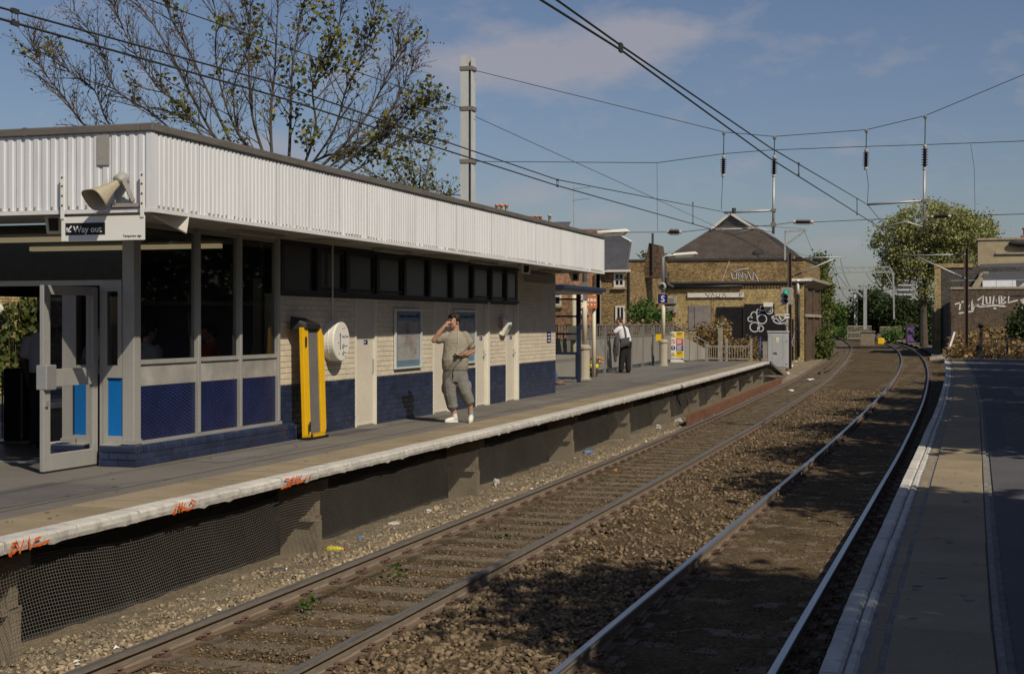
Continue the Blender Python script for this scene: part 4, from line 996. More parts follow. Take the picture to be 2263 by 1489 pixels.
# wall light / alarm box
WL = empty('wall_light', (WT, 28.25, 1.55), 0, 'white wedge wall light beside the far doors', 'wall light')
b = MB(); b.add([(0,-.17,-.16),(0,.17,-.16),(0,.17,.17),(0,-.17,.17),(.08,-.12,-.2),(.08,.14,-.2),(.2,.15,.06),(.2,-.1,.06),(.12,-.14,.17),(.12,.16,.17)],[(0,1,5,4),(4,5,6,7),(7,6,9,8),(8,9,2,3),(0,4,7,8,3),(1,2,9,6,5)]); bevel(b.build('housing',m_['plastic_white'],WL),0.02)
b = MB(); b.box(0,.09,-.17,-.145,-.05,.2); b.build('back_plate',m_['plastic_grey'],WL)
M('print_green',(0.02,0.3,0.17),0.5,var=0.05)
b = MB(); b.rect(-.05,-.03,.06,.05,.003); o = b.build('emblem',m_['print_green'],WL); o.matrix_local = frame((.165,.03,-.02),FACE_X,(0.5,0,0.86))
# blue notice near the far corner
BN_ = empty('small_notice', (WT+0.006, 31.85, 1.3), 0, 'small navy and white notice near the far corner of the wall', 'notice')
b = MB(); b.rect(-.16,-.12,.16,.12,.003); fl(BN_,'board',b,m_['print_blue'],F_)
b = MB()
for k in range(3): b.rect(-.1,.05-k*.07,.1,.075-k*.07,.0012,.003)
fl(BN_,'lettering',b,m_['print_white'],F_)
# ticket gates inside the hall
for x, lab in ((-12.3,'leftmost dark ticket gate cabinet seen through the open doorway'),(-11.55,'dark ticket gate cabinet with steel edge left of the waiting man')):
    tg = empty('ticket_gate', (x,17.6,0.007), 0, lab, 'ticket gate', 'ticket gates in the booking hall')
    b = MB(); b.box(-.15,.15,-.8,.8,0,1.0); bevel(b.build('cabinet',m_['plastic_black'],tg),0.03)
    b = MB(); b.box(-.1,.1,-.5,.5,1.0,1.12); bevel(b.build('console',m_['plastic_black'],tg),0.02)
    for xx in (-.157,.157): b = MB(); b.box(xx-.006,xx+.006,-.81,-.79,0.05,.95); b.build('edge_trim',m_['steel_trim'],tg)
# ---- orange spray tags on the edge stones
def tagged(name, strokes, s, z, size, mat, label, w=0.02, T=None):
    b = MB()
    for st_ in strokes: b.stroke([(x*size*1.75,y*size*1.2) for x,y in st_], w, 0.0015)
    o = b.build(name, mat); o.matrix_world = frame((EL0+gL(s)+0.017, s, z), FACE_X, (0.1,0,1)); tag(o, label, 'graffiti', 'orange tags on the platform edge'); return o
S1 = [[(0,.1),(.5,.2),(.9,.55),(.6,1.1),(.3,.6),(.2,-.1)],[(.25,1.0),(.75,.9)],[(1.0,0),(1.3,1.1),(1.5,.3),(1.8,1.2),(2.0,.1)],[(2.9,1.0),(2.4,.9),(2.3,.4),(2.9,.3),(3.8,.55)]]
S2 = [[(.1,.0),(.4,1.0),(.35,.1),(.0,.3),(.3,.5)],[(.8,1.2),(.9,.1)],[(.7,.6),(1.2,.7)],[(1.2,1.2),(1.3,.1)],[(1.7,1.0),(1.4,.6),(2.0,.2),(2.8,.3),(3.2,.9),(2.6,1.2),(2.4,.9)]]
S3 = [[(-.6,.0),(.4,.15),(1.2,.1)],[(0,1.0),(.6,1.05),(.7,.2),(.4,.0)],[(.9,1.0),(1.0,.2),(1.3,.2),(1.3,1.1)],[(1.5,.2),(1.6,1.2),(1.8,.5),(2.1,1.2),(2.2,.2)],[(2.4,.1),(2.4,1.1),(2.8,.9),(2.5,.6),(2.9,.4),(2.4,.1)],[(3.0,1.2),(3.0,.2),(4.2,.6)],[(4.9,.9),(4.85,.4)]]
tagged('spray_tag', S1, 9.15, -0.105, 0.075, m_['spray_orange'], 'orange spray tag nearest the left edge of the photo')
tagged('spray_tag', S2, 11.5, -0.1, 0.07, m_['spray_orange'], 'orange spray tag reading HK, middle of three on the edge stones')
tagged('spray_tag', S3, 13.75, -0.1, 0.073, m_['spray_orange'], 'orange spray tag reading JMBL, furthest of three along the edge stones')
# ================================================================== beyond the station building, left side
def wb(mb_, name, mat, root, smooth=False, par=None):
    o = mb_.build(name, mat, par or root, smooth)
    if par is None: o.location = -Vector(root.location)
    return o
M('navy_paint', (0.02,0.028,0.06), 0.4, var=0.1)
M('cream_paint', (0.62,0.56,0.42), 0.5, var=0.06, dirt=(0.5,0.44,0.33), dirt_amt=0.25, dirt_scale=3)
M('lamp_base', (0.40,0.36,0.28), 0.6, var=0.1)
M('galv', (0.40,0.41,0.41), 0.55, metal=0.4, var=0.15, scale=4, stretch=(1,1,0.3))
M('fence_panel', (0.25,0.235,0.205), 0.75, var=0.15, scale=1.5, fine=0.08, rnd=0.05, stretch=(1,1,0.35))
M('fence_steel', (0.18,0.17,0.155), 0.7, var=0.15)
M('gap_white', (0.7,0.68,0.62), 0.7)
M('post_weathered', (0.28,0.25,0.2), 0.9, var=0.2, scale=6)
# --- waiting shelter
SH = empty('waiting_shelter', (-10.6,36.6,0), 0, 'navy-roofed platform shelter half hidden behind the far wall end', 'shelter')
b = MB(); b.box(-12.0,-9.22,34.2,38.6,2.46,2.57); b.v = [(x,y,z+0.0*(x+10)) for x,y,z in b.v]; bevel(wb(b,'roof',m_['navy_paint'],SH),0.02)
b = MB(); b.box(-11.9,-9.3,34.3,38.5,2.40,2.46); wb(b,'roof_lining',m_['fascia_white'],SH)
for t,s in ((-9.95,38.4),(-9.95,34.4),(-11.8,38.4),(-11.8,34.4)): b = MB(); b.box(t-.05,t+.05,s-.05,s+.05,0,2.4); wb(b,'post',m_['navy_paint'],SH)
b = MB(); b.quad((-11.75,38.4,0.8),(-10.0,38.4,0.8),(-10.0,38.4,2.25),(-11.75,38.4,2.25)); wb(b,'glass_pane',m_['glass'],SH)
for z0 in (0.1,0.78,1.3,1.78,2.25): b = MB(); b.box(-11.75,-10.0,38.37,38.43,z0,z0+0.05); wb(b,'glazing_bar',m_['navy_paint'],SH)
b = MB(); b.box(-11.75,-10.0,38.385,38.415,0.15,0.78); wb(b,'lower_panel',m_['plastic_grey'],SH)
b = MB(); b.box(-11.5,-11.0,34.8,38.0,0.42,0.47); wb(b,'bench',m_['fence_steel'],SH)
b = MB(); b.quad((-11.8,34.4,0.3),(-11.8,38.4,0.3),(-11.8,38.4,2.3),(-11.8,34.4,2.3)); wb(b,'glass_pane',m_['glass'],SH)
# --- station name sign on two cream posts
NS = empty('station_name_sign', (-10.5,41.0,0), 0, 'orange station name board with roundel on two cream posts', 'sign')
for s in (39.9,42.25):
    b = MB(); b.tube([(-10.48,s,0),(-10.48,s,2.5)],0.06,10); wb(b,'post',m_['cream_paint'],NS,True)
b = MB(); b.box(-10.40,-10.37,39.95,42.2,2.06,2.45); wb(b,'board',m_['print_orange'],NS)
b = MB(); b.box(-10.369,-10.366,39.96,40.62,2.07,2.44); wb(b,'logo_panel',m_['print_white'],NS)
F = frame((-10.364,40.29,2.255),FACE_X)
def mk(par, name, mb_, mat, Fm, root): o = mb_.build(name, mat, par); o.matrix_local = Matrix.Translation(-Vector(root.location)) @ Fm; return o
b = MB(); b.ring(0,0,.12,.045,.002); mk(NS,'roundel',b,m_['print_orange'],F,NS)
b = MB(); b.rect(-.19,-.028,.19,.028,.002,.003); mk(NS,'roundel_bar',b,m_['print_blue'],F,NS)
b = MB()
for k,(x,w) in enumerate(((.42,.5),(1.02,.34),(1.45,.3))): b.rect(x,.0,x+w,.09,.002); b.rect(x+.1,-.12,x+w-.06,-.06,.002)
mk(NS,'lettering',b,m_['print_white'],F,NS)
b = MB(); b.box(-10.62,-10.36,39.75,40.05,1.15,1.55); wb(b,'box',m_['fence_steel'],NS)
# --- platform lamps
def lamp(t, s, label, extra=False):
    L = empty('platform_lamp', (t,s,0), 0, label, 'lamp post', 'lamp posts on the left platform')
    b = MB(); b.lathe([(0.20,0),(0.20,0.02),(0.155,0.03),(0.155,0.86),(0.19,0.88),(0.19,0.96),(0.10,1.0)],14); b.build('base',m_['lamp_base'],L,False)
    b = MB(); b.tube([(0,0,1.0),(0,0,2.75)],0.075,12); b.build('lower_pole',m_['cream_paint'],L,True)
    b = MB(); b.tube([(0,0,2.75),(0,0,4.12),(0.10,0.02,4.18),(0.45,0.09,4.2)],[.07,.06,.045,.04],10); b.build('upper_pole',m_['galv'],L,True)
    h = MB(); h.add([(0.35,-.1,4.17),(1.3,.1,4.24),(1.3,.34,4.24),(0.35,.14,4.17),(0.4,-.06,4.27),(1.2,.11,4.33),(1.2,.3,4.33),(0.4,.1,4.27)],[(0,3,2,1),(4,5,6,7),(0,1,5,4),(1,2,6,5),(2,3,7,6),(3,0,4,7)]); bevel(h.build('lantern',m_['plastic_white'],L),0.02)
    h = MB(); h.add([(0.45,-.06,4.165),(1.2,.1,4.22),(1.2,.28,4.22),(0.45,.11,4.165),(0.5,-.02,4.09),(1.1,.11,4.13),(1.1,.24,4.13),(0.5,.08,4.09)],[(0,1,2,3),(7,6,5,4),(0,4,5,1),(1,5,6,2),(2,6,7,3),(3,7,4,0)]); h.build('diffuser',m_['plastic_grey'],L)
    if extra:
        h = MB(); h.box(-.2,.2,-.1,-.085,2.36,2.74); o = h.build('sign_plate',m_['print_blue'],L)
        c_ = link('lettering', text_mesh('t','S',0.34,m_['print_white'],0.006,'CENTER'), o); c_.matrix_local = frame((0,-.102,2.43),FACE_Y)
        h = MB(); 
        for k in range(9):
            for q in (-1,1): h.rect(-.205+k*.045,q*.19-.012+2.55,-.205+k*.045+.02,q*.19+.012+2.55,.001); h.rect(q*.2-.012,2.37+k*.041,q*.2+.012,2.37+k*.041+.02,.001)
        c_ = h.build('hazard_border',m_['print_yellow'],o); c_.matrix_local = frame((0,-.101,0),FACE_Y)
        h = MB(); h.lathe([(0.05,0),(0.16,0.02),(0.16,0.05),(0.1,0.14)],14,Matrix.Translation((-.02,-.16,3.02)) @ Matrix.Rotation(R(-90),4,'X')); h.build('horn_speaker',m_['plastic_grey'],L,True)
        h = MB(); h.lathe([(0.09,0),(0.09,0.012)],14,Matrix.Translation((-.02,-.17,3.02)) @ Matrix.Rotation(R(-90),4,'X')); h.build('speaker_mouth',m_['plastic_black'],L)
        h = MB(); h.box(-.27,-.06,-.09,-.07,.95,1.2); h.build('yellow_plate',m_['print_yellow'],L)
    else:
        h = MB(); h.box(-.08,.08,-.08,.08,2.28,2.8); h.build('collar',m_['fence_steel'],L)
    return L
lamp(-10.34,40.56,'cream lamp post next to the orange station name board')
lamp(-10.77,54.39,'cream lamp post carrying the blue S sign',True)
# --- platform fence of solid panels with railings above
FE = empty('platform_fence', (-11.0,48,0), 0, 'grey panel fence with open railings along the back of the left platform', 'fence')
def fl_(s): return -10.78 - (s-38.5)*0.0312
ps = [38.9,41.2,43.5,45.8,48.1,50.4,52.7,55.0,57.3,59.8]
for i, s in enumerate(ps): b = MB(); b.box(fl_(s)-.035,fl_(s)+.045,s-.035,s+.035,0,1.58); wb(b,'post',m_['fence_steel'],FE)
for a, c_ in zip(ps[:-1], ps[1:]):
    b = MB(); b.beam((fl_(a),a+.05,.64),(fl_(c_),c_-.05,.64),0.03,1.0); wb(b,'panel',m_['fence_panel'],FE)
    for z,w in ((1.56,.05),(1.16,.06)): b = MB(); b.beam((fl_(a),a,z),(fl_(c_),c_,z),w,w*.8); wb(b,'rail',m_['fence_steel'],FE)
    for k in range(1,6):
        s = a+(c_-a)*k/6; b = MB(); b.beam((fl_(s),s,1.18),(fl_(s),s,1.54),.035,.012,(0,1,0)); wb(b,'baluster',m_['fence_steel'],FE)
    b = MB(); b.beam((fl_(a)-.15,a+.1,.04),(fl_(c_)-.15,c_-.1,.04),0.1,0.12); wb(b,'kerb_board',m_['gap_white'],FE)
# sloping end of the fence and low railing across the platform end
s0, s1 = 59.8, 62.3; A0, A1 = Vector((fl_(s0),s0,0)), Vector((-10.5,62.3,0))
for k in range(5):
    f_ = k/4; p = A0.lerp(A1,f_); h = 1.58-0.75*f_
    b = MB(); b.beam(p, p+Vector((0,0,h)), .05); wb(b,'post',m_['fence_steel'],FE)
    if k < 4:
        q = A0.lerp(A1,(k+1)/4); h2 = 1.58-0.75*(k+1)/4
        b = MB(); b.beam(p+Vector((0,0,h)), q+Vector((0,0,h2)), .05); wb(b,'rail',m_['fence_steel'],FE)
        b = MB(); b.add([p+Vector((0,-.01,0.05)),q+Vector((0,-.01,0.05)),q+Vector((0,-.01,h2-.3)),p+Vector((0,-.01,h-.3)),p+Vector((0,.02,0.05)),q+Vector((0,.02,0.05)),q+Vector((0,.02,h2-.3)),p+Vector((0,.02,h-.3))],[(0,1,2,3),(7,6,5,4),(0,4,5,1),(1,5,6,2),(2,6,7,3),(3,7,4,0)]); wb(b,'panel',m_['fence_panel'],FE)
LF = empty('low_railing', (-9.4,62.5,0), 0, 'low weathered railing across the end of the left platform', 'railing')
xs = [-10.45,-9.6,-8.55]
for x in xs: b = MB(); b.box(x-.05,x+.05,62.45,62.55,-.05,.95 if x != -10.45 else .72); wb(b,'post',m_['post_weathered'],LF)
for a, c_ in zip(xs[:-1], xs[1:]):
    for z in (.62,.08): b = MB(); b.box(a,c_,62.48,62.52,z-.03,z+.03); wb(b,'rail',m_['post_weathered'],LF)
    n_ = 9
    for k in range(1,n_): x = a+(c_-a)*k/n_; b = MB(); b.box(x-.012,x+.012,62.485,62.515,.1,.6); wb(b,'baluster',m_['post_weathered'],LF)
for px, py, h in ((1592,0,1.75),(1706-15,0,1.15)):
    p = OS(px,700,65); pst = MB(); pst.box(p.x-.09,p.x+.09,64.9,65.1,-.6,h-.35)
    tag(pst.build('concrete_post',m_['post_weathered']), 'tall concrete post standing in the dry hedge' if h > 1.5 else 'short concrete post beside the blue pole', 'post')
bp = MB(); p = OS(1680,700,64); bp.tube([(p.x,64,-.4),(p.x,64,1.0)],.035,8); M('blue_pole',(0.02,0.05,0.16),0.5); tag(bp.build('marker_pole',m_['blue_pole'],None,True),'slim dark blue pole left of the grey cabinet','pole')
# --- safety board
SB = empty('safety_board', OS(1496,760,59.4), 0, 'tall white safety board with yellow red and blue panels', 'sign'); SB.location.z = 0
F = frame((0,0,0.72),FACE_Y)
def sbm(name, mb_, mat, par=None): o = mb_.build(name, mat, par or SB); o.matrix_local = F if par is None else Matrix.Identity(4); return o
b = MB(); b.rect(-.29,-.55,.29,.55,.012); sbm('board',b,m_['print_white'])
for k,mm in enumerate(('print_yellow','print_red','print_blue','print_yellow')):
    y = .53-.265*k; b = MB(); b.rect(-.03,y-.25,.275,y,.002,.012); o = sbm('field',b,m_[mm])
    b = MB()
    for q in range(4 if k in (1,2) else 2): b.rect(0.0,y-.045-.05*q-.016,.23-.05*(q%2),y-.045-.05*q+.01,.001,.014)
    tag(sbm('lettering',b,m_['print_black'] if k in (0,3) else m_['print_white']), kind='stuff')
    b = MB(); cx_, cy_ = -.16, y-.13
    if k in (0,3): b.prism([(cx_-.095,cy_-.07),(cx_+.095,cy_-.07),(cx_,cy_+.095)],.002,None,.012); sbm('symbol',b,m_['print_yellow']); b = MB(); b.stroke([(cx_-.095,cy_-.07),(cx_+.095,cy_-.07),(cx_,cy_+.095),(cx_-.095,cy_-.07)],.018,.002,.0125); b.stroke([(cx_+.01,cy_+.04),(cx_-.015,cy_-.0),(cx_+.012,cy_-.005),(cx_-.005,cy_-.05)],.014,.002,.015); sbm('symbol',b,m_['print_black'])
    elif k == 1: b.ring(cx_,cy_,.085,.022,.002,.012); b.stroke([(cx_-.06,cy_+.06),(cx_+.06,cy_-.06)],.02,.002,.0122); sbm('symbol',b,m_['print_red']); b = MB(); b.stroke([(cx_+.01,cy_+.05),(cx_-.01,cy_),(cx_+.03,cy_-.05)],.022,.001,.0118); sbm('symbol',b,m_['print_black'])
    else: b.disc(cx_,cy_,.095,.002,.012); sbm('symbol',b,m_['print_blue']); b = MB(); b.rect(cx_-.018,cy_-.02,cx_+.018,cy_+.065,.001,.0142); b.disc(cx_,cy_-.05,.018,.001,.0142,10); sbm('symbol',b,m_['print_white'])
for x in (-.25,.2): b = MB(); b.box(x-.03,x+.03,0.02,0.08,0,1.2); b.build('leg',m_['fence_steel'],SB)
b = MB(); b.add([(-.27,-.02,.0),(.3,-.02,.0),(.2,-.02,.1),(-.27,-.02,.14),(-.27,.1,0),(.3,.1,0),(.2,.1,.1),(-.27,.1,.14)],[(0,1,2,3),(7,6,5,4),(0,4,5,1),(1,5,6,2),(2,6,7,3),(3,7,4,0)]); b.build('foot_block',m_['gap_white'],SB)
# --- equipment cabinet and signal
CB = empty('equipment_cabinet', OS(1718,800,71), 0, 'grey trackside equipment cabinet with hazard label', 'cabinet'); CB.location.z = -0.56
M('cabinet_grey',(0.40,0.41,0.41),0.5,var=0.06,dirt=(0.3,0.3,0.28),dirt_amt=.3,dirt_scale=2)
b = MB(); b.box(-.47,.47,0,.7,0,1.72); bevel(b.build('housing',m_['cabinet_grey'],CB),0.01)
b = MB(); b.box(-.50,.50,-.03,.73,1.72,1.80); bevel(b.build('lid',m_['cabinet_grey'],CB),0.01)
for x0,x1 in ((-.45,-.26),(-.25,.26),(.27,.45)):
    b = MB(); b.box(x0,x1,-.02,.0,.06,1.62); bevel(b.build('door',m_['cabinet_grey'],CB),0.004)
b = MB(); b.box(-.19,-.03,-.05,-.02,.72,.75); b.box(-.05,-.03,-.05,-.02,.66,.75); b.build('handle',m_['plastic_black'],CB)
for x in (-.46,.44):
    for z in (.2,1.3): b = MB(); b.box(x-.04,x+.04,-.03,-.005,z-.02,z+.02); b.build('hinge',m_['fence_steel'],CB)
b = MB(); b.box(-.06,.06,-.026,-.02,1.24,1.48); lb = b.build('label_plate',m_['print_white'],CB)
b = MB(); b.prism([(-.045,0),(.045,0),(0,.08)],.002); o = b.build('symbol',m_['print_yellow'],lb); o.matrix_local = frame((0,-.027,1.35),FACE_Y)
b = MB(); b.rect(-.045,-.01,.045,.06,.002); o = b.build('symbol',m_['print_yellow'],lb); o.matrix_local = frame((0,-.027,1.27),FACE_Y)
SG = empty('colour_light_signal', OS(1739,700,80), 0, 'railway colour light signal showing a single green aspect', 'signal'); SG.location.z = -1.0
b = MB(); b.tube([(0,0,0),(0,0,3.75)],.07,10); b.build('post',m_['post_weathered'],SG,True)
b = MB(); b.box(-.34,.30,-.04,.02,3.62,4.56); bevel(b.build('backboard',m_['plastic_grey'],SG),0.04)
emit_mat('signal_green',(0.02,0.55,0.30),0.9); M('lens_dark',(0.015,0.015,0.018),0.2)
for z,mm in ((4.32,'signal_green'),(4.06,'lens_dark'),(3.82,'lens_dark')):
    b = MB(); b.lathe([(0.10,0),(0.10,0.02)],16,Matrix.Translation((-.03,-.045,z)) @ Matrix.Rotation(R(90),4,'X')); ln = b.build('lens',m_[mm],SG)
    hd = MB(); n_=12; vs=[]; fs=[]
    for q in range(n_+1):
        a = R(-25)+R(230)*q/n_
        for y,dr in ((-.045,.115),(-.30,.11)): vs.append((-.03+math.cos(a)*dr, y, z+math.sin(a)*dr))
    for q in range(n_): fs.append((2*q,2*q+2,2*q+3,2*q+1))
    hd.add(vs,fs); hd.build('hood',m_['plastic_black'],SG,True)
b = MB(); b.box(-.12,.14,-.09,-.06,3.05,3.12); b.build('number_plate',m_['print_white'],SG)
b = MB(); b.box(-.12,.14,-.09,-.06,2.88,2.98); b.build('number_plate',m_['print_white'],SG)
b = MB(); b.box(-.09,.09,-.1,-.05,2.5,2.66); b.build('junction_box',m_['plastic_grey'],SG)
# rough bank behind the platform end, dry vegetation added later
bk_ = MB(); V = []; 
ys = np.linspace(62,240,60); xs_ = np.linspace(-60,-1.9,18)
for y in ys:
    e_ = TL0-1.5+gL(y)
    for k,x in enumerate(np.linspace(-60,0,14)):
        f_ = k/13; X = -60+(e_+60)*f_; V.append((X,y,-0.75+0.3*math.sin(X*1.3+y*.4)*0.2-(0.33 if k==13 else 0)))
F_l = [(i*14+j,i*14+j+1,(i+1)*14+j+1,(i+1)*14+j) for i in range(59) for j in range(13)]
tag(link('bank', np_mesh('bank',V,F_l,m_['ballast_pale'])),'stony bank beyond the left platform end','bank',kind='structure')

# ================================================================== derelict brick building beside the line
brick_mat('stock_brick',(0.43,0.31,0.135),(0.21,0.145,0.078),(0.10,0.085,0.065),soot=0.6)
brick_mat('stock_brick_light',(0.50,0.40,0.19),(0.37,0.285,0.13),(0.17,0.14,0.1),soot=0.4)
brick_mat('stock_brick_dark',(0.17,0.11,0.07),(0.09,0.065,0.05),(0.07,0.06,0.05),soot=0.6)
brick_mat('black_painted',(0.022,0.022,0.026),(0.018,0.018,0.021),(0.012,0.012,0.014),soot=0.3)
brick_mat('red_brick',(0.42,0.20,0.11),(0.30,0.15,0.085),(0.30,0.24,0.18),soot=0.35)
M('roof_tile',(0.08,0.065,0.056),0.85,var=0.25,scale=1.5,fine=0.25,fscale=9,island=0.22)
M('slate',(0.075,0.075,0.085),0.7,var=0.15,scale=1.5,fine=0.2,fscale=9,island=0.15)
M('stone_trim',(0.33,0.28,0.2),0.9,var=0.2,dirt=(0.08,0.07,0.06),dirt_amt=.5,dirt_scale=2)
M('lead_dark',(0.05,0.048,0.047),0.7,var=0.2)
M('board_grey',(0.20,0.185,0.175),0.8,var=0.3,scale=1.5,dirt=(0.2,0.13,0.08),dirt_amt=.4,dirt_scale=1.5)
M('timber_white',(0.60,0.58,0.53),0.7,var=0.1)
glass_mat('glass_window',(0.1,0.11,0.12),1.5,0.02)
S0 = 101.0
DB = empty('derelict_building', (-16,105,-0.9), 0, 'derelict yellow brick building with tiled gablet roof beside the line', 'building')
xL, xR = -22.6, -10.2; zt = 6.0; zm = 4.25
b = MB(); b.box(xL,xR,S0,S0+20,-1.2,zm); wb(b,'wall',m_['stock_brick_light'],DB)
b = MB(); b.box(xL,xR-0.02,S0-0.02,S0+20,zm+.26,zt); wb(b,'parapet_wall',m_['stock_brick'],DB)
b = MB(); b.box(xL,-19.7,S0-0.06,S0-0.005,-1.2,zt-.02); wb(b,'side_bay',m_['stock_brick'],DB)
b = MB(); b.box(xL,xR+.06,S0-.12,S0+20,zt,zt+.14); wb(b,'parapet_coping',m_['lead_dark'],DB)
b = MB(); b.box(-19.6,xR+.02,S0-.16,S0,zm,zm+.13); b.box(-19.6,xR+.04,S0-.24,S0,zm+.13,zm+.26); wb(b,'string_course',m_['lead_dark'],DB)
# dentil bricks under the string course
for k in range(46):
    x = -19.4+k*0.2; b = MB(); b.box(x,x+.1,S0-.1,S0-.001,zm-.14,zm-.001); wb(b,'dentil_brick',m_['stock_brick_light'],DB)
b = MB(); b.box(xL,-19.75,S0-.22,S0-.06,4.55,4.72); b.box(xL,-19.75,S0-.18,S0-.06,4.2,4.3); wb(b,'side_cornice',m_['stone_trim'],DB)
# side wall to the track: cornice, pilasters, sooty brick
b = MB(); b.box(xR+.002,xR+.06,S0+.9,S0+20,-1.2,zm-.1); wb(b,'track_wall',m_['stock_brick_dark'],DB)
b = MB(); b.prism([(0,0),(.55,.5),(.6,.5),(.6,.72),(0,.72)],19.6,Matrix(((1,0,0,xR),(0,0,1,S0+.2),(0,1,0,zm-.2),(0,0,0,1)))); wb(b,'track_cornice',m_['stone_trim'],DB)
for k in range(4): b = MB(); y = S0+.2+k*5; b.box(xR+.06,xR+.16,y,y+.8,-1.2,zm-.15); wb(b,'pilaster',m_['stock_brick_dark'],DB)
b = MB(); b.box(xR+.06,xR+.2,S0+.1,S0+20,2.05,2.25); wb(b,'wall_band',m_['stone_trim'],DB)
b = MB(); b.box(xR-.9,xR+.5,S0-.12,S0+.3,zm+.262,zm+.42); wb(b,'corner_slab',m_['gap_white'],DB)
# black painted lower wall
for x0,x1,z1 in ((-16.2,-14.33,2.75),(-14.25,-12.2,2.95),(-12.2,-10.9,1.9)):
    b = MB(); b.box(x0,x1,S0-.03-.004*abs(x0),S0-.001,-1.2,z1); wb(b,'painted_panel',m_['black_painted'],DB)
b = MB(); b.box(-14.36,-14.2,S0-.16,S0-.001,-1.2,2.7); wb(b,'rain_pipe',m_['plastic_black'],DB)
b = MB(); b.box(-18.25,-14.32,S0-.13,S0-.001,3.42,3.74); wb(b,'lintel',m_['timber_white'],DB)
b = MB(); b.box(-18.2,-16.62,S0-.05,S0-.001,1.1,2.86); wb(b,'window_board',m_['board_grey'],DB)
b = MB(); b.box(-17.75,-16.72,S0-.09,S0-.05,1.15,2.8); wb(b,'window_board',m_['board_grey'],DB)
b = MB(); b.box(-16.58,-16.4,S0-.04,S0-.001,-1,3.4); wb(b,'brick_pier',m_['stock_brick'],DB)
for z in (2.35,3.0): b = MB(); b.box(-19.75,-19.05,S0-.35,S0-.001,z,z+.45); u_ = wb(b,'vent_box',m_['plastic_grey'],DB); b = MB(); b.box(-19.62,-19.18,S0-.37,S0-.352,z+.08,z+.37); wb(b,'vent_grille',m_['fence_steel'],DB,par=u_)
b = MB(); b.tube(catmull([(-19.2,S0-.18,4.12),(-19.6,S0-.25,4.3),(-19.75,S0-.2,4.7),(-19.7,S0-.15,5.2)],4),.16,8); b.tube([(-19.2,S0-.18,4.12),(-14.4,S0-.2,4.2)],.11,8); wb(b,'flue_pipe',m_['plastic_black'],DB,True)
b = MB(); b.tube([(-15.3,S0-.07,6.0),(-15.9,S0-.07,4.4)],.02,5); wb(b,'cable',m_['timber_white'],DB)
b = MB(); b.tube([(xR-.35,S0-.12,-.7),(xR-.35,S0-.12,3.6)],.09,8); wb(b,'down_pipe',m_['plastic_black'],DB,True)
b = MB(); b.tube([(xR-.4,S0-.12,3.62),(xR-.4,S0-.12,4.6)],.1,8); wb(b,'down_pipe',m_['gap_white'],DB,True)
b = MB(); b.box(-11.9,-11.1,S0-.2,S0-.02,-.6,.55); wb(b,'meter_box',m_['plastic_black'],DB)
b = MB(); b.box(-12.9,-12.3,S0-.5,S0,2.75,3.05); wb(b,'flood_lamp',m_['plastic_white'],DB)
# tiled hip roof with a louvred gablet
rx0, rx1, ry0, ry1 = -20.2, -11.0, S0+.5, S0+15; rz0 = 6.1
apx = -15.7; gz, gl, gr = 8.42, -17.1, -14.0; gy = S0+3.2
rf = empty('roof'); rf.parent = DB; rf.location = -Vector(DB.location)
def tiles(name, P0, P1, Q0, Q1, rows, mat, par, tile=0.0):
    """overlapping courses between eave P0-P1 and ridge Q0-Q1"""
    for r_ in range(rows):
        f0, f1 = r_/rows, (r_+1)/rows; a, b_ = P0.lerp(Q0,f0), P1.lerp(Q1,f0); c_, d_ = P0.lerp(Q0,f1), P1.lerp(Q1,f1)
        nrm = (b_-a).cross(c_-a).normalized()*0.03
        m = MB(); m.add([a+nrm,b_+nrm,d_+nrm*.3,c_+nrm*.3,a,b_],[(0,1,2,3),(4,5,1,0)]); m.build('tile_course',mat,par)
V3 = Vector
tiles('t', V3((rx0,ry0,rz0)), V3((rx1,ry0,rz0)), V3((gl,gy,gz)), V3((gr,gy,gz)), 26, m_['roof_tile'], rf)
tiles('t', V3((rx1,ry0,rz0)), V3((rx1,ry1,rz0)), V3((gr,gy,gz)), V3((gr,ry1,gz)), 22, m_['roof_tile'], rf)
tiles('t', V3((rx0,ry1,rz0)), V3((rx0,ry0,rz0)), V3((gl,ry1,gz)), V3((gl,gy,gz)), 22, m_['roof_tile'], rf)
b = MB(); b.quad((gl,gy,gz),(gl,ry1,gz),(apx,ry1,9.5),(apx,gy-.25,9.5)); b.quad((gr,gy,gz),(apx,gy-.25,9.5),(apx,ry1,9.5),(gr,ry1,gz)); b.build('roof_slope',m_['roof_tile'],rf)
b = MB(); b.add([(gl,gy,gz),(gr,gy,gz),(apx,gy,9.4)],[(0,1,2)]); b.build('gablet',m_['timber_white'],rf)
for k in range(9):
    z = gz+.12+k*.1; f_ = (z-gz)/(9.4-gz); x0 = gl+(apx-gl)*f_+.18; x1 = gr+(apx-gr)*f_-.18
    if x1-x0 > .1: b = MB(); b.box(x0,x1,gy-.05,gy-.02,z,z+.055); b.build('louvre',m_['lead_dark'],rf)
for x in (gl,gr): b = MB(); b.beam((x,gy-.25,gz-.05),(apx,gy-.25,9.5),.12,.16); b.build('barge_board',m_['timber_white'],rf)
b = MB(); b.box(gl-.1,gr+.1,gy-.1,gy+.02,gz-.18,gz+.02); b.build('gablet_sill',m_['timber_white'],rf)
b = MB(); b.tube([(-13.3,S0+.9,6.1),(-13.3,S0+.9,6.35)],.32,12); b.ell((-13.3,S0+.85,6.45),.55,.12,.4,12,8); b.build('satellite_dish',m_['lead_dark'],rf,True)
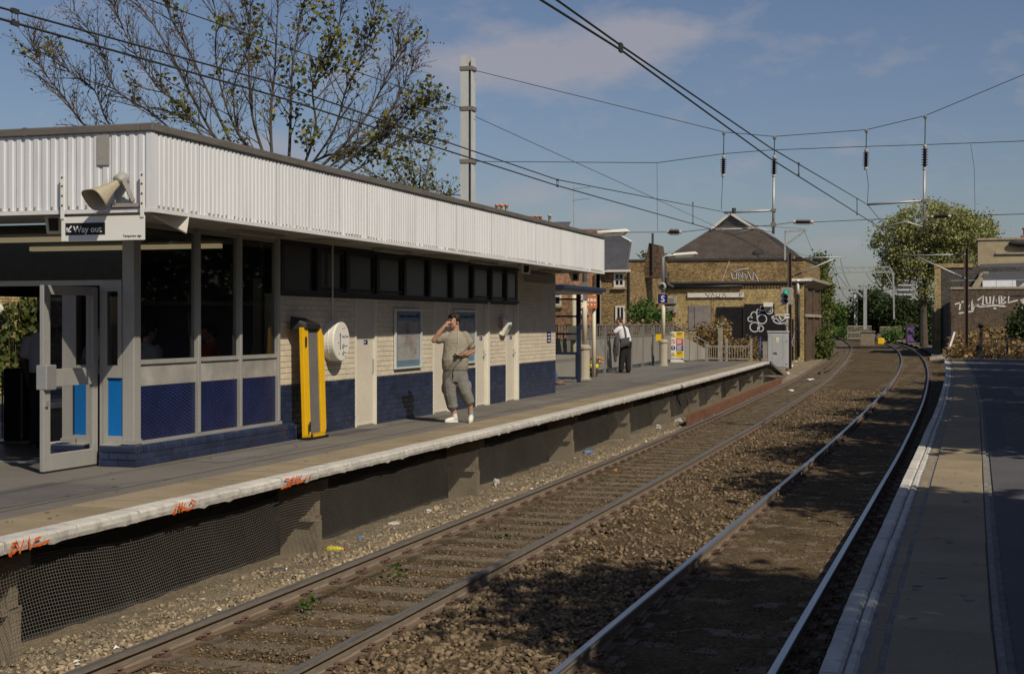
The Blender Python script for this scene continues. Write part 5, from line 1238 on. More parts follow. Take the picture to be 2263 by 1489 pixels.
# graffiti on the painted wall
GB = empty('graffiti', (-13.4,S0-.2,0), 0, 'white outlined bubble graffiti on the black painted wall', 'graffiti')
def gpaint(root, name, strokes, org, sc, w, mat, right=FACE_Y):
    b = MB()
    for st_ in strokes: b.stroke(st_ if sc == 1 else [(x*sc,y*sc) for x,y in st_], w, .004)
    o = b.build(name, mat, root); o.matrix_local = Matrix.Translation(-Vector(root.location)) @ frame(org,right); return o
def circ(cx_,cy_,r_,n_=18,a0=0,a1=6.2832,ry=None): return [(cx_+r_*math.cos(a0+(a1-a0)*k/n_), cy_+(ry or r_)*math.sin(a0+(a1-a0)*k/n_)) for k in range(n_+1)]
gz0 = (-14.1,S0-.115,0.9)
M('spray_pale',(0.5,0.52,0.56),0.8,var=.1); M('spray_lilac',(0.42,0.3,0.45),0.8,var=.1)
gpaint(GB,'outline',[circ(.55,.45,.33),circ(.95,.35,.2,14),circ(.25,1.0,.17,14,.5,5.6),circ(.5,1.2,.22,14,-.6,3.6,.3),circ(1.05,1.0,.32),circ(.8,1.55,.12,12),circ(1.1,1.75,.17,12),circ(1.55,1.6,.24),circ(1.55,1.62,.1,12)],gz0,1,.075,m_['spray_pale'])
gpaint(GB,'outline',[circ(2.3,1.0,.5,18,.2,6.0,.32),[(1.9,1.2),(2.3,.75),(2.8,1.2)],[(2.2,1.3),(2.4,.8)],circ(1.85,1.1,.12,10)],gz0,1,.085,m_['spray_pale'])
gpaint(GB,'outline',[[(2.6,.0),(2.55,-.5)],[(2.5,.0),(2.9,-.1),(2.6,-.25),(2.95,-.35),(2.5,-.5)],[(3.0,.1),(3.05,-.5)],[(3.2,.0),(3.5,.3),(3.3,-.4),(3.4,-.7)],[(3.6,.6),(3.9,.6),(3.75,.3),(3.6,.6)],[(3.85,.0),(3.7,-.6)]],(-14.3,S0-.115,.7),1,.05,m_['spray_lilac'])
gpaint(GB,'tag',[[(0,.5),(.1,.05),(.35,.05),(.4,.5)],[(.5,.0),(.55,.5),(.75,.2),(.5,.2)],[(.8,.5),(.75,.05),(1.0,.4),(1.05,.0)],[(1.1,.1),(1.15,.6),(1.4,.0)],[(1.5,-.05),(1.55,.5),(1.75,.2),(1.9,-.15)],[(.2,.55),(.6,.7),(1.2,.75)]],(-15.2,S0-.06,4.65),1,.06,m_['spray_pale'])
gpaint(GB,'tag',[[(0,.25),(.25,.0),(.3,.25)],[(.45,0),(.5,.25),(.65,.05)],[(.8,.2),(.75,0),(1.0,0),(1.0,.2)],[(1.2,0),(1.3,.25),(1.45,0)],[(2.4,.0),(2.4,.25),(2.6,.2),(2.45,.1)],[(2.8,.2),(2.8,0),(3.0,.1)]],(-17.0,S0-.14,3.45),1,.035,m_['print_black'])

# ================================================================== brick houses behind the platform fence
def sash(root, x, y, z, w, h, name='window'):
    e_ = empty(name); e_.parent = root; e_.location = Vector((x,y,z)) - Vector(root.location)
    b = MB(); b.box(-w/2,w/2,-.02,.0,0,h); b.build('pane',m_['glass_window'],e_)
    b = MB()
    for x0,x1,z0,z1 in ((-w/2,-w/2+.1,0,h),(w/2-.1,w/2,0,h),(-w/2+.1,w/2-.1,0,.12),(-w/2+.1,w/2-.1,h-.1,h),(-w/2+.1,w/2-.1,h/2-.04,h/2+.04),(-.025,.025,.12,h/2-.04),(-.025,.025,h/2+.04,h-.1)): b.box(x0,x1,-.08,-.02,z0,z1)
    b.build('frame',m_['timber_white'],e_)
    b = MB(); b.box(-w/2-.1,w/2+.1,-.16,-.02,-.12,-.002); b.build('sill',m_['stone_trim'],e_); return e_
HA = empty('brick_house', (-19,80,-0.8), 0, 'yellow brick house with slate roof and white sash windows behind the fence', 'house')
b = MB(); b.box(-19.5,-17.75,80,90,-1.2,4.6); wb(b,'wall',m_['stock_brick'],HA)
b = MB(); b.box(-26,-19.5,79.2,90,-1.2,4.55); wb(b,'wall',m_['red_brick'],HA)
b = MB(); b.box(-19.62,-19.5,79.1,80,-1.2,4.4); wb(b,'wall_return',m_['stock_brick_dark'],HA)
b = MB(); b.tube([(-19.45,79.95,-.8),(-19.45,79.95,4.5)],.05,6); wb(b,'drain_pipe',m_['fence_panel'],HA)
b = MB(); b.tube([(-17.8,79.95,-.8),(-17.8,79.95,4.5)],.06,6); wb(b,'drain_pipe',m_['plastic_black'],HA)
rf2 = empty('roof'); rf2.parent = HA; rf2.location = -Vector(HA.location)
eL, eR = V3((-26.2,79.0,4.6)), OS(1384,597,79.7); mL, mR = V3((-26.2,82.3,6.2)), OS(1394,536,82.6); kL, kR = V3((-26.2,84.5,7.25)), OS(1350,512,84.5)
tiles('t', eL, eR, mL, mR, 14, m_['slate'], rf2); tiles('t', mL, mR, kL, kR, 8, m_['slate'], rf2)
b = MB(); b.beam(mR+V3((0,0,.03)),kR+V3((0,0,.05)),.16,.12); b.build('verge',m_['timber_white'],rf2)
b = MB(); b.beam(eR,mR,.10,.10); b.build('verge',m_['slate'],rf2)
b = MB(); b.beam(kL+V3((0,0,.05)),kR+V3((0,0,.05)),.3,.16); b.build('ridge',m_['red_brick'],rf2)
b = MB(); b.box(-19.7,-17.65,79.6,79.75,4.5,4.62); b.build('gutter',m_['timber_white'],rf2)
sash(HA,-18.36,80.0,3.66,.62,.82); sash(HA,-18.3,80.0,.9,.55,1.7); sash(HA,-21.9,79.2,2.6,.75,1.1); sash(HA,-20.25,79.2,2.2,.5,.55)
CS_ = empty('chimney'); CS_.parent = HA; CS_.location = -Vector(HA.location)
b = MB(); b.add([(-17.9,84,4.3),(-16.6,84,4.3),(-16.9,84,6.2),(-17.5,84,6.35),(-17.9,85.4,4.3),(-16.6,85.4,4.3),(-16.9,85.4,6.2),(-17.5,85.4,6.35)],[(0,1,2,3),(7,6,5,4),(0,4,5,1),(1,5,6,2),(2,6,7,3),(3,7,4,0)]); b.build('stack',m_['stock_brick_dark'],CS_)
b = MB(); b.tube([(-17.25,83.9,4.6),(-17.25,83.9,6.9)],.07,6); b.build('vent_pipe',m_['lead_dark'],CS_)
HB = empty('terrace_house', (-34,100,-.8), 0, 'row of brick terrace behind the station, only chimneys showing', 'house')
b = MB(); b.box(-48,-27,98,106,-1.2,6.4); wb(b,'wall',m_['red_brick'],HB)
tiles('t', V3((-48,97.8,6.4)), V3((-27,97.8,6.4)), V3((-48,102,9.0)), V3((-27,102,9.0)), 6, m_['slate'], (lambda e_: (setattr(e_,'parent',HB), setattr(e_,'location',-Vector(HB.location)), e_)[2])(empty('roof')))
M('chimney_pot',(0.5,0.19,0.09),0.8,var=.1,rnd=.1); M('pot_buff',(0.45,0.39,0.28),0.8,var=.1)
for pxs, py, mm in (((1086,1098,1108,1119),452,'chimney_pot'),((1167,1176,1185,1194),477,'chimney_pot'),((1215,),475,'pot_buff')):
    st_ = empty('chimney'); st_.parent = HB; st_.location = -Vector(HB.location)
    P0 = OS(pxs[0]-6,py+26,104); P1 = OS(pxs[-1]+6,py+26,104)
    b = MB(); b.box(P0.x,P1.x,103.6,104.4,8.0,P0.z); b.build('stack',m_['stock_brick'],st_)
    for k,px in enumerate(pxs):
        p = OS(px,py+(8 if (k == 0 and len(pxs)>1) else 0),104); zb = P0.z
        b = MB(); h = p.z-zb; b.lathe([(.14,0),(.12,.1),(.115,h-.12),(.17,h-.1),(.17,h-.03),(.12,h)],10,Matrix.Translation((p.x,104,zb)))
        b.build('chimney_pot',m_['pot_buff'] if (mm=='pot_buff' or pxs[0]<1100 and k) else m_[mm],st_,True)
        if pxs[0] < 1100 and k: b = MB(); b.lathe([(.17,h-.16),(.18,h-.03),(.13,h+.02)],10,Matrix.Translation((p.x,104,zb))); b.build('pot_cap',m_['chimney_pot'],st_,True)
AN = empty('television_aerial', OS(1268,500,90), 0, 'tall television aerial mast above the station roof edge', 'aerial')
z0 = AN.location.z; zt_ = OS(1268,408,90).z - z0
b = MB(); b.tube([(0,0,-2),(0,0,zt_)],.03,5); b.build('mast',m_['galv'],AN)
for py in (415,440):
    z = OS(1268,py,90).z-z0; b = MB(); b.tube([(-.1,0,z-.1),(1.0,.3,z+.05)],.018,4)
    for k in range(9): f_ = k/8; b.tube([(.1+f_*.9,.06+.27*f_-.25,z-.05+.09*f_),(.1+f_*.9,.06+.27*f_+.25,z-.05+.09*f_)],.01,3)
    b.build('antenna',m_['galv'],AN)
# ================================================================== overhead line equipment
M('wire', (0.055,0.06,0.058), 0.6, metal=0.3, var=0.1)
M('insulator', (0.055,0.026,0.02), 0.35, var=0.2)
M('insulator_cap', (0.45,0.42,0.37), 0.6, var=0.1)
M('mast_pale', (0.50,0.51,0.50), 0.6, var=0.1, scale=3, stretch=(1,1,0.3))
M('pole_brown', (0.10,0.07,0.05), 0.85, var=0.2, scale=3)
m_ = MATS
def wire(pts, r=.006, n=5, sag=0.0, seg=10):
    out = []
    for a, b in zip(pts[:-1], pts[1:]):
        a, b = Vector(a), Vector(b)
        for k in range(seg): f_ = k/seg; p = a.lerp(b,f_); p.z -= sag*4*f_*(1-f_); out.append(p)
    out.append(Vector(pts[-1])); return MB().tube(out, r, n)
def insul(root, a, b, par=None):
    """shedded insulator between two points, white end fittings"""
    a, b = Vector(a), Vector(b); d = b-a; L = d.length; M4 = Matrix.Translation(a) @ d.to_track_quat('Z','Y').to_matrix().to_4x4()
    prof = [(.02,0)]; n = 7
    for k in range(n):
        z = L*(.16+.68*k/n); prof += [(.035,z),(.085,z+L*.028),(.035,z+L*.05)]
    prof += [(.035,L*.85),(.02,L)]
    o = wb(MB().lathe(prof,10,M4),'insulator',m_['insulator'],root)
    for z0,z1 in ((0,L*.14),(L*.86,L)):
        wb(MB().lathe([(.04,z0),(.045,(z0+z1)/2),(.03,z1)],8,M4),'insulator_cap',m_['insulator_cap'],root)
    return o
HS = 35.0
MT = empty('catenary_mast', (-11.98,HS,0), 0, 'pale galvanised steel mast rising behind the station roof', 'mast')
b = MB(); b.box(-.16,-.14,-.15,.15,-.05,8.42); bevel(b.build('flange',m_['mast_pale'],MT),.004); b = MB(); b.box(.12,.14,-.15,.15,-.05,8.38); b.build('flange',m_['mast_pale'],MT)
b = MB(); b.box(-.14,.12,-.012,.012,-.05,8.4); b.build('web',m_['mast_pale'],MT); b = MB(); b.box(-.16,.06,-.152,-.148,-.05,8.44); b.build('face_plate',m_['mast_pale'],MT)
for z in (8.1,7.08,5.74): b = MB(); b.box(-.18,.17,-.17,.17,z-.05,z+.05); b.build('clamp',m_['fence_steel'],MT)
HD = empty('headspan', (-4,HS,5), 0, 'cross-track span wires with hanging insulators from the galvanised mast', 'span wires')
span = [(1045,155),(1600,292),(1710,302),(1915,287),(2045,256),(2263,165),(2500,62)]
wb(wire([OS(x,y,HS) for x,y in span],.009,5,0.0),'span_wire',m_['wire'],HD)
wb(wire([OS(x,y,HS) for x,y in ((1050,357),(1452,360),(1600,340),(1700,332),(1915,324),(2045,320),(2263,312),(2500,303))],.009),'cross_wire',m_['wire'],HD)
wb(wire([OS(x,y,HS) for x,y in ((1040,516),(1475,513))],.008),'cross_wire',m_['wire'],HD)
wb(wire([OS(x,y,HS) for x,y in ((1506,513),(1560,507),(1705,498),(1755,491))],.008),'cross_wire',m_['wire'],HD)
wb(wire([OS(x,y,HS) for x,y in ((1795,491),(2000,482),(2060,480))],.008),'cross_wire',m_['wire'],HD)
wb(wire([OS(x,y,HS) for x,y in ((2100,478),(2263,473),(2500,466))],.008),'cross_wire',m_['wire'],HD)
for x0,y0,x1,y1 in ((1475,513,1506,513),(1753,491,1798,491),(2058,480,2102,478)): insul(HD,OS(x0,y0,HS),OS(x1,y1,HS))
wb(wire([OS(1452,360,HS),OS(1453,510,HS)],.005),'dropper',m_['wire'],HD)
wb(wire([OS(2145,318,HS),OS(2153,370,HS),OS(2155,476,HS)],.005),'dropper',m_['wire'],HD)
for x,yt,ya,yb in ((1600,292,344,392),(1712,302,344,393),(1915,287,330,376),(2045,256,320,378)):
    wb(wire([OS(x,yt,HS),OS(x-1,ya,HS)],.012),'hanger',m_['wire'],HD)
    b = MB(); b.ell(OS(x,yt+3,HS),.045,.03,.05,8,5); wb(b,'hanger_clamp',m_['fence_steel'],HD)
    insul(HD,OS(x-1,ya,HS),OS(x-2,yb,HS))
wb(wire([OS(1597,392,HS),OS(1594,463,HS)],.007),'hanger',m_['wire'],HD)
wb(wire([OS(1915,376,HS),OS(1919,410,HS),OS(1917,448,HS)],.007),'hanger',m_['wire'],HD)
# drop tubes with registration arms
for x,y0,y1,arm,steady in ((1710,392,517,((1710,465),(1600,470)),((1620,520),(1668,503),(1708,512))),(2043,376,507,((2043,444),(1916,452)),((1946,504),(2000,490),(2040,501)))):
    b = MB(); b.tube([OS(x,y0,HS),OS(x-1,y1,HS)],.032,8); wb(b,'drop_tube',m_['galv'],HD,True)
    b = MB(); b.tube([OS(*arm[0],HS),OS(*arm[1],HS)],.028,8); wb(b,'support_arm',m_['galv'],HD,True)
    b = MB(); b.tube([OS(*p,HS) for p in steady],.02,6); wb(b,'steady_arm',m_['galv'],HD,True)
    b = MB(); b.cbox(OS(x,arm[0][1],HS),.1,.1,.07); wb(b,'arm_clamp',m_['fence_steel'],HD)
    b = MB(); b.cbox(OS(x-1,497 if x<1800 else 483,HS),.12,.1,.1); wb(b,'tube_clamp',m_['fence_steel'],HD)
b = MB(); b.tube([OS(1622,472,HS),OS(1622,460,HS)],.05,8); wb(b,'pulley',m_['wire'],HD)
# running wires
def line(name, pts, r, label, drops=None, root_loc=None):
    R_ = empty(name, (pts[0][0],pts[0][1],0), 0, label, 'overhead wire', 'overhead wires above the tracks')
    wb(wire(pts,r,6,0.0,6),'conductor',m_['wire'],R_); return R_
Lc = [OT(-60,22,-5.85),OT(0,42,-5.8),OT(600,210,-5.75),OT(1230,410,-5.6),OS(1620,520,HS)]
Lm = [OT(-60,-4,-5.85),OT(0,17,-5.8),OT(600,182,-5.75),OT(1230,397,-5.6),OS(1597,468,HS)]
LT = pL(TL0+0.1,84.0); RT = pR(TR0+0.3,78.0)
Lc += [Vector((LT.x,84,3.85)), Vector((pL(TL0-.2,130).x,130,3.85)), Vector((pL(TL0+.2,186).x,186,3.85))]
Lm += [Vector((pL(TL0,60).x,60,4.45)), Vector((LT.x,84,5.15)), Vector((pL(TL0,115).x,115,4.3)), Vector((pL(TL0,150).x,150,5.1)), Vector((pL(TL0,186).x,186,4.9))]
Rc = [OT(1135,-45,-2.35),OT(1195,0,-2.3),OT(1375,113,-2.25),OT(1700,349,-2.15),OS(1946,504,HS),Vector((RT.x,78,3.95)),Vector((pR(TR0-.2,130).x,130,3.85)),Vector((pR(TR0+.2,186).x,186,3.85))]
Rm = [OT(1165,-45,-2.35),OT(1230,0,-2.3),OT(1375,103,-2.25),OT(1700,325,-2.15),OS(1917,452,HS),Vector((RT.x,56,4.4)),OS(2012,566,78),Vector((pR(TR0,115).x,115,4.4)),Vector((pR(TR0,150).x,150,5.1))]
w1 = line('contact_wire',Lc,.0085,'lower of the two overhead wires above the left track')
w2 = line('catenary_wire',Lm,.0075,'upper of the two overhead wires above the left track')
w3 = line('contact_wire',Rc,.008,'lower of the two overhead wires above the right track')
w4 = line('catenary_wire',Rm,.0075,'upper of the two overhead wires above the right track')
MP = Vector((-12.14,HS,7.1))
w5 = line('feeder_wire',[OT(250,-30,-10.6),OT(330,0,-10.7),OS(1022,240,HS)],.009,'single feeder wire crossing the tree to the galvanised mast')
w6 = line('feeder_wire',[OS(1050,258,HS),OT(1450,440,-9.8),Vector((pL(-8.3,84).x,84,5.6))],.008,'single feeder wire running from the mast over the brick house')
# droppers with clamps
def dropper(root, up, lo, w=.02):
    for d in (-w,w): wb(MB().tube([Vector(up)+Vector((0,d,0)),Vector(lo)+Vector((0,d,0))],.004,4),'dropper',m_['wire'],root)
    for p in (up,lo): b = MB(); b.cbox(p,.02,.07,.03); wb(b,'dropper_clamp',m_['wire'],root)
dropper(w2,OT(33,25,-5.8),OT(33,52,-5.8),.03); dropper(w4,OT(1372,101,-2.25),OT(1372,111,-2.25),.03)
dropper(w2,OT(1232,398,-5.6),OT(1232,411,-5.6),.04); dropper(w4,OS(1765,362,20.5),OS(1765,386,20.5),.05); dropper(w4,OS(1894,440,30),OS(1894,474,30),.06)
dropper(w2,OS(1531,449,30),OS(1531,493,30),.06)
# brown cantilever masts
def cantilever(px, s, ztop, zb, label, tips):
    C_ = empty('cantilever_mast', (OS(px,700,s).x,s,zb), 0, label, 'mast', 'brown cantilever masts'); x0 = C_.location.x
    b = MB(); b.box(x0-.11,x0-.09,s-.11,s+.11,zb,ztop); b.box(x0+.09,x0+.11,s-.11,s+.11,zb,ztop); b.box(x0-.09,x0+.09,s-.012,s+.012,zb,ztop); wb(b,'column',m_['pole_brown'],C_)
    for a, b_, r_ in tips:
        b = MB(); b.tube([a,b_],r_,7); wb(b,'arm',m_['galv'],C_,True)
        d = (Vector(b_)-Vector(a)).normalized(); insul(C_, Vector(a)+d*.1, Vector(a)+d*.7)
    return C_
s = 78.0; xp = OS(2135,700,s).x
cantilever(2135,s,OS(2135,545,s).z,-.1,'brown steel mast with two arms in front of the graffitied wall',[(OS(2134,562,s),OS(2008,565,s),.035),(OS(2134,616,s),OS(2030,569,s),.045)])
s = 84.0
cantilever(1745,s,OS(1745,556,s).z,-1.0,'brown steel mast rising behind the green signal',[(OS(1750,570,s),OS(1866,568,s),.035),(OS(1750,612,s),OS(1843,572,s),.045)])
bm = MB(); 
OL = empty('old_bracket', OS(1735,560,90), 0, 'pale steel bracket frame above the derelict building corner', 'bracket')
for a, b_ in (((1735,575),(1735,511)),((1735,512),(1783,509)),((1738,540),(1778,511))): b = MB(); b.beam(OS(*a,90),OS(*b_,90),.1); wb(b,'bar',m_['galv'],OL)
for pts in (((1778,511),(1797,560),(1808,574),(1830,575)),((1660,498),(1778,506))): wb(wire([OS(*p,90) for p in pts],.012),'stay_wire',m_['wire'],OL)
# far portal and truss gantry
PG = empty('portal_gantry', (-13,190,-1), 0, 'far grey portal frame standing over the tracks', 'gantry')
s = 190.0
for a, b_, w in (((1828,637),(1914,637),.35),((1912,636),(1912,728),.4),((1888,640),(1908,657),.2),((1836,640),(1830,728),.3)): b = MB(); b.beam(OS(*a,s),OS(*b_,s),w); wb(b,'member',m_['galv'],PG)
b = MB(); b.beam(OS(1892,650,230),OS(1892,725,230),.55); tag(b.build('white_pylon',m_['timber_white']),'broad white post behind the far portal frame','post')
TG = empty('truss_gantry', (-12,150,-1), 0, 'pale lattice truss spanning the line further back', 'gantry')
s = 150.0
P = lambda x,y: OS(x,y,s)
for a, b_, w in (((1822,592),(1966,590),.14),((1815,603),(1974,601),.14),((1966,590),(1974,602),.14),((1974,601),(1976,705),.16),((1958,603),(1974,632),.1),((1815,592),(1813,720),.2)): b = MB(); b.beam(P(*a),P(*b_),w); wb(b,'chord',m_['galv'],TG)
for k in range(9):
    x = 1824+k*16; b = MB(); b.beam(P(x,592),P(x+8,603),.07); wb(b,'lattice',m_['galv'],TG)
    if k > 6: b = MB(); b.beam(P(x+8,603),P(x+16,592),.07); wb(b,'lattice',m_['galv'],TG)
for pts in (((1845,605),(1858,640),(1870,660)),((1914,605),(1940,640),(1946,654)),((1837,560),(1850,605),(1872,634)),((1857,573),(1866,608),(1878,634)),((1870,660),(1912,660)),((1975,598),(2075,594))):
    wb(wire([P(*p) for p in pts],.025,4),'hanger_wire',m_['wire'],TG)
# ================================================================== right side beyond the platform end
brick_mat('brick_brown',(0.15,0.112,0.085),(0.115,0.087,0.067),(0.08,0.065,0.052),soot=0.45)
brick_mat('brick_patch',(0.10,0.095,0.09),(0.085,0.08,0.078),(0.07,0.068,0.065),soot=0.5)
M('render_cream',(0.36,0.30,0.19),0.9,var=0.15,scale=.8,dirt=(0.2,0.16,0.1),dirt_amt=.4,dirt_scale=.7)
M('tin_white',(0.75,0.76,0.78),0.25,metal=0.4,var=0.1)
M('timber_dark',(0.035,0.032,0.03),0.9,var=0.3,scale=2,rnd=0.3)
M('iron_black',(0.03,0.027,0.026),0.6,var=0.1)
M('purple',(0.14,0.08,0.26),0.6,var=0.1)
m_ = MATS
s = 120.0
GW = empty('graffiti_wall', (3,s,-1), 0, 'long brown brick wall with white graffiti beyond the right platform', 'wall')
xl = OS(2102,700,s).x
b = MB(); b.box(xl,12,s,s+.4,-1.6,4.30); b.box(xl,xl+.4,s+.4,s+9,-1.6,4.3); wb(b,'brickwork',m_['brick_brown'],GW)
b = MB(); b.box(xl-.06,12,s-.06,s+.46,4.30,4.48); wb(b,'coping',m_['stone_trim'],GW)
b = MB(); b.box(3.2,12,s-.05,s-.001,3.75,3.9); wb(b,'band',m_['brick_patch'],GW)
GR = empty('wall_lettering', (1,s-.01,2), 0, 'white spray lettering TM and JUMBL on the brown wall', 'graffiti')
o_ = OS(2110,688,s); c_ = OS(2163,668,s)
gpaint(GR,'spray_letters',[[(0,.55),(.6,.75),(1.0,.8)],[(.45,.75),(.35,.1)],[(.75,.05),(.9,.85),(1.05,.35),(1.3,.9),(1.3,.1)],[(.3,-.15),(1.35,0),(1.5,.5),(2.4,.45)]],(o_.x,s-.03,o_.z),1,.13,m_['spray_white'])
gpaint(GR,'spray_letters',[[(0,.25),(.5,.1),(1.6,.2),(2.4,.12)],[(.3,.6),(.75,.95),(.7,.3),(.45,.2)],[(.95,.9),(1.0,.35),(1.25,.35),(1.25,.9)],[(1.45,.3),(1.55,.95),(1.7,.5),(1.9,.95),(1.95,.3)],[(2.1,.3),(2.1,.95),(2.4,.85),(2.15,.6),(2.45,.45),(2.1,.3)],[(2.65,1.0),(2.6,.4),(3.3,.6)],[(3.5,.6),(3.7,.62)],[(1.5,.0),(1.7,-.05)]],(c_.x-.4,s-.03,c_.z-.45),1,.13,m_['spray_white'])
e_ = OS(2255,680,s); gpaint(GR,'spray_letters',[circ(.7,.4,.6,14,1.2,4.6,.8),[(.2,.6),(.5,1.1),(.9,.4)]],(e_.x,s-.03,e_.z-.3),1,.13,m_['spray_white'])
# buildings behind the wall
RH = empty('rendered_house', (4,132,-1), 0, 'cream rendered building with dark slate roof behind the brown wall', 'building')
s2 = 130.0
a0, a1 = OS(2068,640,s2), OS(2066,585,s2)
b = MB(); b.box(a1.x,14,s2,s2+12,-1.6,OS(2068,592,s2).z); wb(b,'wall',m_['brick_patch'],RH)
b = MB(); b.box(a1.x-.02,a1.x+.5,s2-.05,s2-.001,-1.6,OS(2068,592,s2).z); wb(b,'quoin',m_['stock_brick_light'],RH)
b = MB(); b.box(a1.x-.05,OS(2150,582,s2).x,s2-.1,s2+.3,OS(2068,592,s2).z,OS(2068,583,s2).z); wb(b,'parapet',m_['stock_brick_light'],RH)
rr = empty('roof'); rr.parent = RH; rr.location = -Vector(RH.location)
tiles('t', OS(2160,640,s2-4), OS(2420,640,s2-4), OS(2165,584,s2+2), OS(2430,576,s2+2), 14, m_['slate'], rr)
g0 = OS(2161,585,s2+2.1); g1 = OS(2161,531,s2+2.1)
b = MB(); b.box(g0.x,g0.x+14,s2+2.1,s2+8,g0.z-2,g1.z); wb(b,'gable_wall',m_['render_cream'],RH)
b = MB(); b.box(g0.x-.1,g0.x+14,s2+2.0,s2+8.1,g1.z,g1.z+.18); wb(b,'gable_coping',m_['stone_trim'],RH)
q = OS(2200,562,s2+2.05); b = MB(); b.box(q.x,q.x+9,s2+1.95,s2+2.099,q.z,q.z+.15); wb(b,'band',m_['stone_trim'],RH)
q = OS(2232,538,s2+1.9); b = MB(); b.ell((q.x+1.6,s2+1.9,q.z),1.8,.4,.35,14,6); wb(b,'roof_cowl',m_['lead_dark'],RH,True)
q = OS(2261,526,s2+5); b = MB(); b.lathe([(.5,-.4),(.5,.2),(.3,.25),(.3,.7),(.42,.75),(.36,.9)],10,Matrix.Translation((q.x+.3,s2+5,q.z))); wb(b,'chimney_pot',m_['chimney_pot'],RH,True)
# dormer and tin roof in front of slate
DM = OS(2150,634,s2-5); D2 = OS(2172,604,s2-5); D3 = OS(2172,634,s2-5)
b = MB(); b.add([DM,D3,D2,DM+V3((0,2,0)),D3+V3((0,2,0)),D2+V3((0,2,0))],[(0,1,2),(5,4,3),(0,2,5,3)]); wb(b,'dormer_cheek',m_['render_cream'],RH)
b = MB(); b.beam(DM+V3((0,-.05,0)),D2+V3((0,-.05,.05)),.3,.18); b.beam(D2+V3((0,-.05,.05)),D2+V3((.45,-.05,.05)),.3,.18); wb(b,'dormer_coping',m_['stone_trim'],RH)
t0, t1 = OS(2172,633,s2-6), OS(2246,618,s2-6); b = MB(); b.quad((t0.x,s2-6,t0.z-.3),(t1.x,s2-6,t0.z-.3),(t1.x,s2-5,t1.z),(t0.x,s2-5,t1.z)); wb(b,'tin_sheet',m_['tin_white'],RH)
t0, t1 = OS(2244,632,s2-5.5), OS(2275,600,s2-5.5); b = MB(); b.add([(t0.x,s2-5.5,t0.z-.3),(t1.x+4,s2-5.5,t0.z-.3),(t1.x+.6,s2-5.5,t1.z)],[(0,1,2)]); wb(b,'white_gable',m_['timber_white'],RH)
for k in range(9): x = xl+1+k*1.2; b = MB(); b.box(x-.02,x+.02,s+.2,s+.24,4.48,5.0); wb(b,'guard_post',m_['galv'],GW)
b = MB(); b.box(xl,12,s+.2,s+.23,4.98,5.02); wb(b,'guard_rail',m_['galv'],GW)
# dark timber fence running beside the track
TF = empty('timber_fence', (-2.5,135,-1.2), 0, 'dark timber board fence beside the right track curve', 'fence')
A = V3((xl-.1,119.6,-1.3)); B = OS(2060,770,150.0); B = V3((B.x,150,-1.3)); n_ = 46
for k in range(n_):
    f_ = k/n_; p = A.lerp(B,f_); h = 4.6-0.6*f_+random.uniform(-.05,.05); q = A.lerp(B,(k+.94)/n_); b = MB()
    b.add([p,q,q+V3((0,0,h)),p+V3((0,0,h)),p+V3((.05,0,0)),q+V3((.05,0,0)),q+V3((.05,0,h)),p+V3((.05,0,h))],[(0,1,2,3),(7,6,5,4),(0,4,5,1),(1,5,6,2),(2,6,7,3),(3,7,4,0)]); wb(b,'board',m_['timber_dark'],TF)
# iron railing on the right platform end
IR = empty('iron_railing', (2.5,SR_END-.3,0), 0, 'black iron railing across the right platform end', 'railing'); y = SR_END-.3
for px,h,w in ((2168,1.5,.14),(2226,.95,.1),(2290,.95,.1),(2350,.95,.1)): x = OS(px,792,y).x; b = MB(); b.box(x-w/2,x+w/2,y-.05,y+.05,0,h); wb(b,'post',m_['iron_black'],IR); 
x0 = OS(2160,792,y).x; b = MB(); b.box(x0-.06,x0+.14,y-.07,y+.07,0,.62); wb(b,'post',m_['iron_black'],IR)
xe = OS(2350,792,y).x
for z in (.92,.56,.1): b = MB(); b.box(x0,xe,y-.02,y+.02,z-.025,z+.025); wb(b,'rail',m_['iron_black'],IR)
k = x0+.15
while k < xe: b = MB(); b.box(k-.011,k+.011,y-.012,y+.012,.1,.56); wb(b,'baluster',m_['iron_black'],IR); k += .13
x = OS(2168,722,y).x; b = MB(); b.ell((x,y,1.55),.12,.12,.1,10,6); b.box(x-.2,x+.16,y-.05,y+.05,1.40,1.5); wb(b,'finial',m_['iron_black'],IR)
x = OS(2200,792,y).x; b = MB(); b.box(x-.02,x+.02,y-.02,y+.02,.56,.92); wb(b,'baluster',m_['iron_black'],IR)
# earth bank under the wall
V = []; nx = 14
for yy in np.linspace(SR_END+.02,240,50):
    e_ = TR0+1.6+gR(yy)
    for k in range(nx): f_ = k/(nx-1); V.append((e_+(60-e_)*f_**1.7, yy, -1.15+(.75*min(1,f_*5) if yy < 119 else .3)+.08*math.sin(yy*1.3+k)))
tag(link('bank', np_mesh('bank',V,[(i*nx+j,i*nx+j+1,(i+1)*nx+j+1,(i+1)*nx+j) for i in range(49) for j in range(nx-1)],m_['dirt'])),'rough earth bank below the brown wall','bank',kind='structure')
b = MB(); p = OS(2092,776,98); b.beam((p.x,98,-.4),(p.x+.45,98.2,1.05),.28,.12); tag(b.build('marker_board',m_['gap_white']),'pale leaning board at the foot of the dark fence','board')
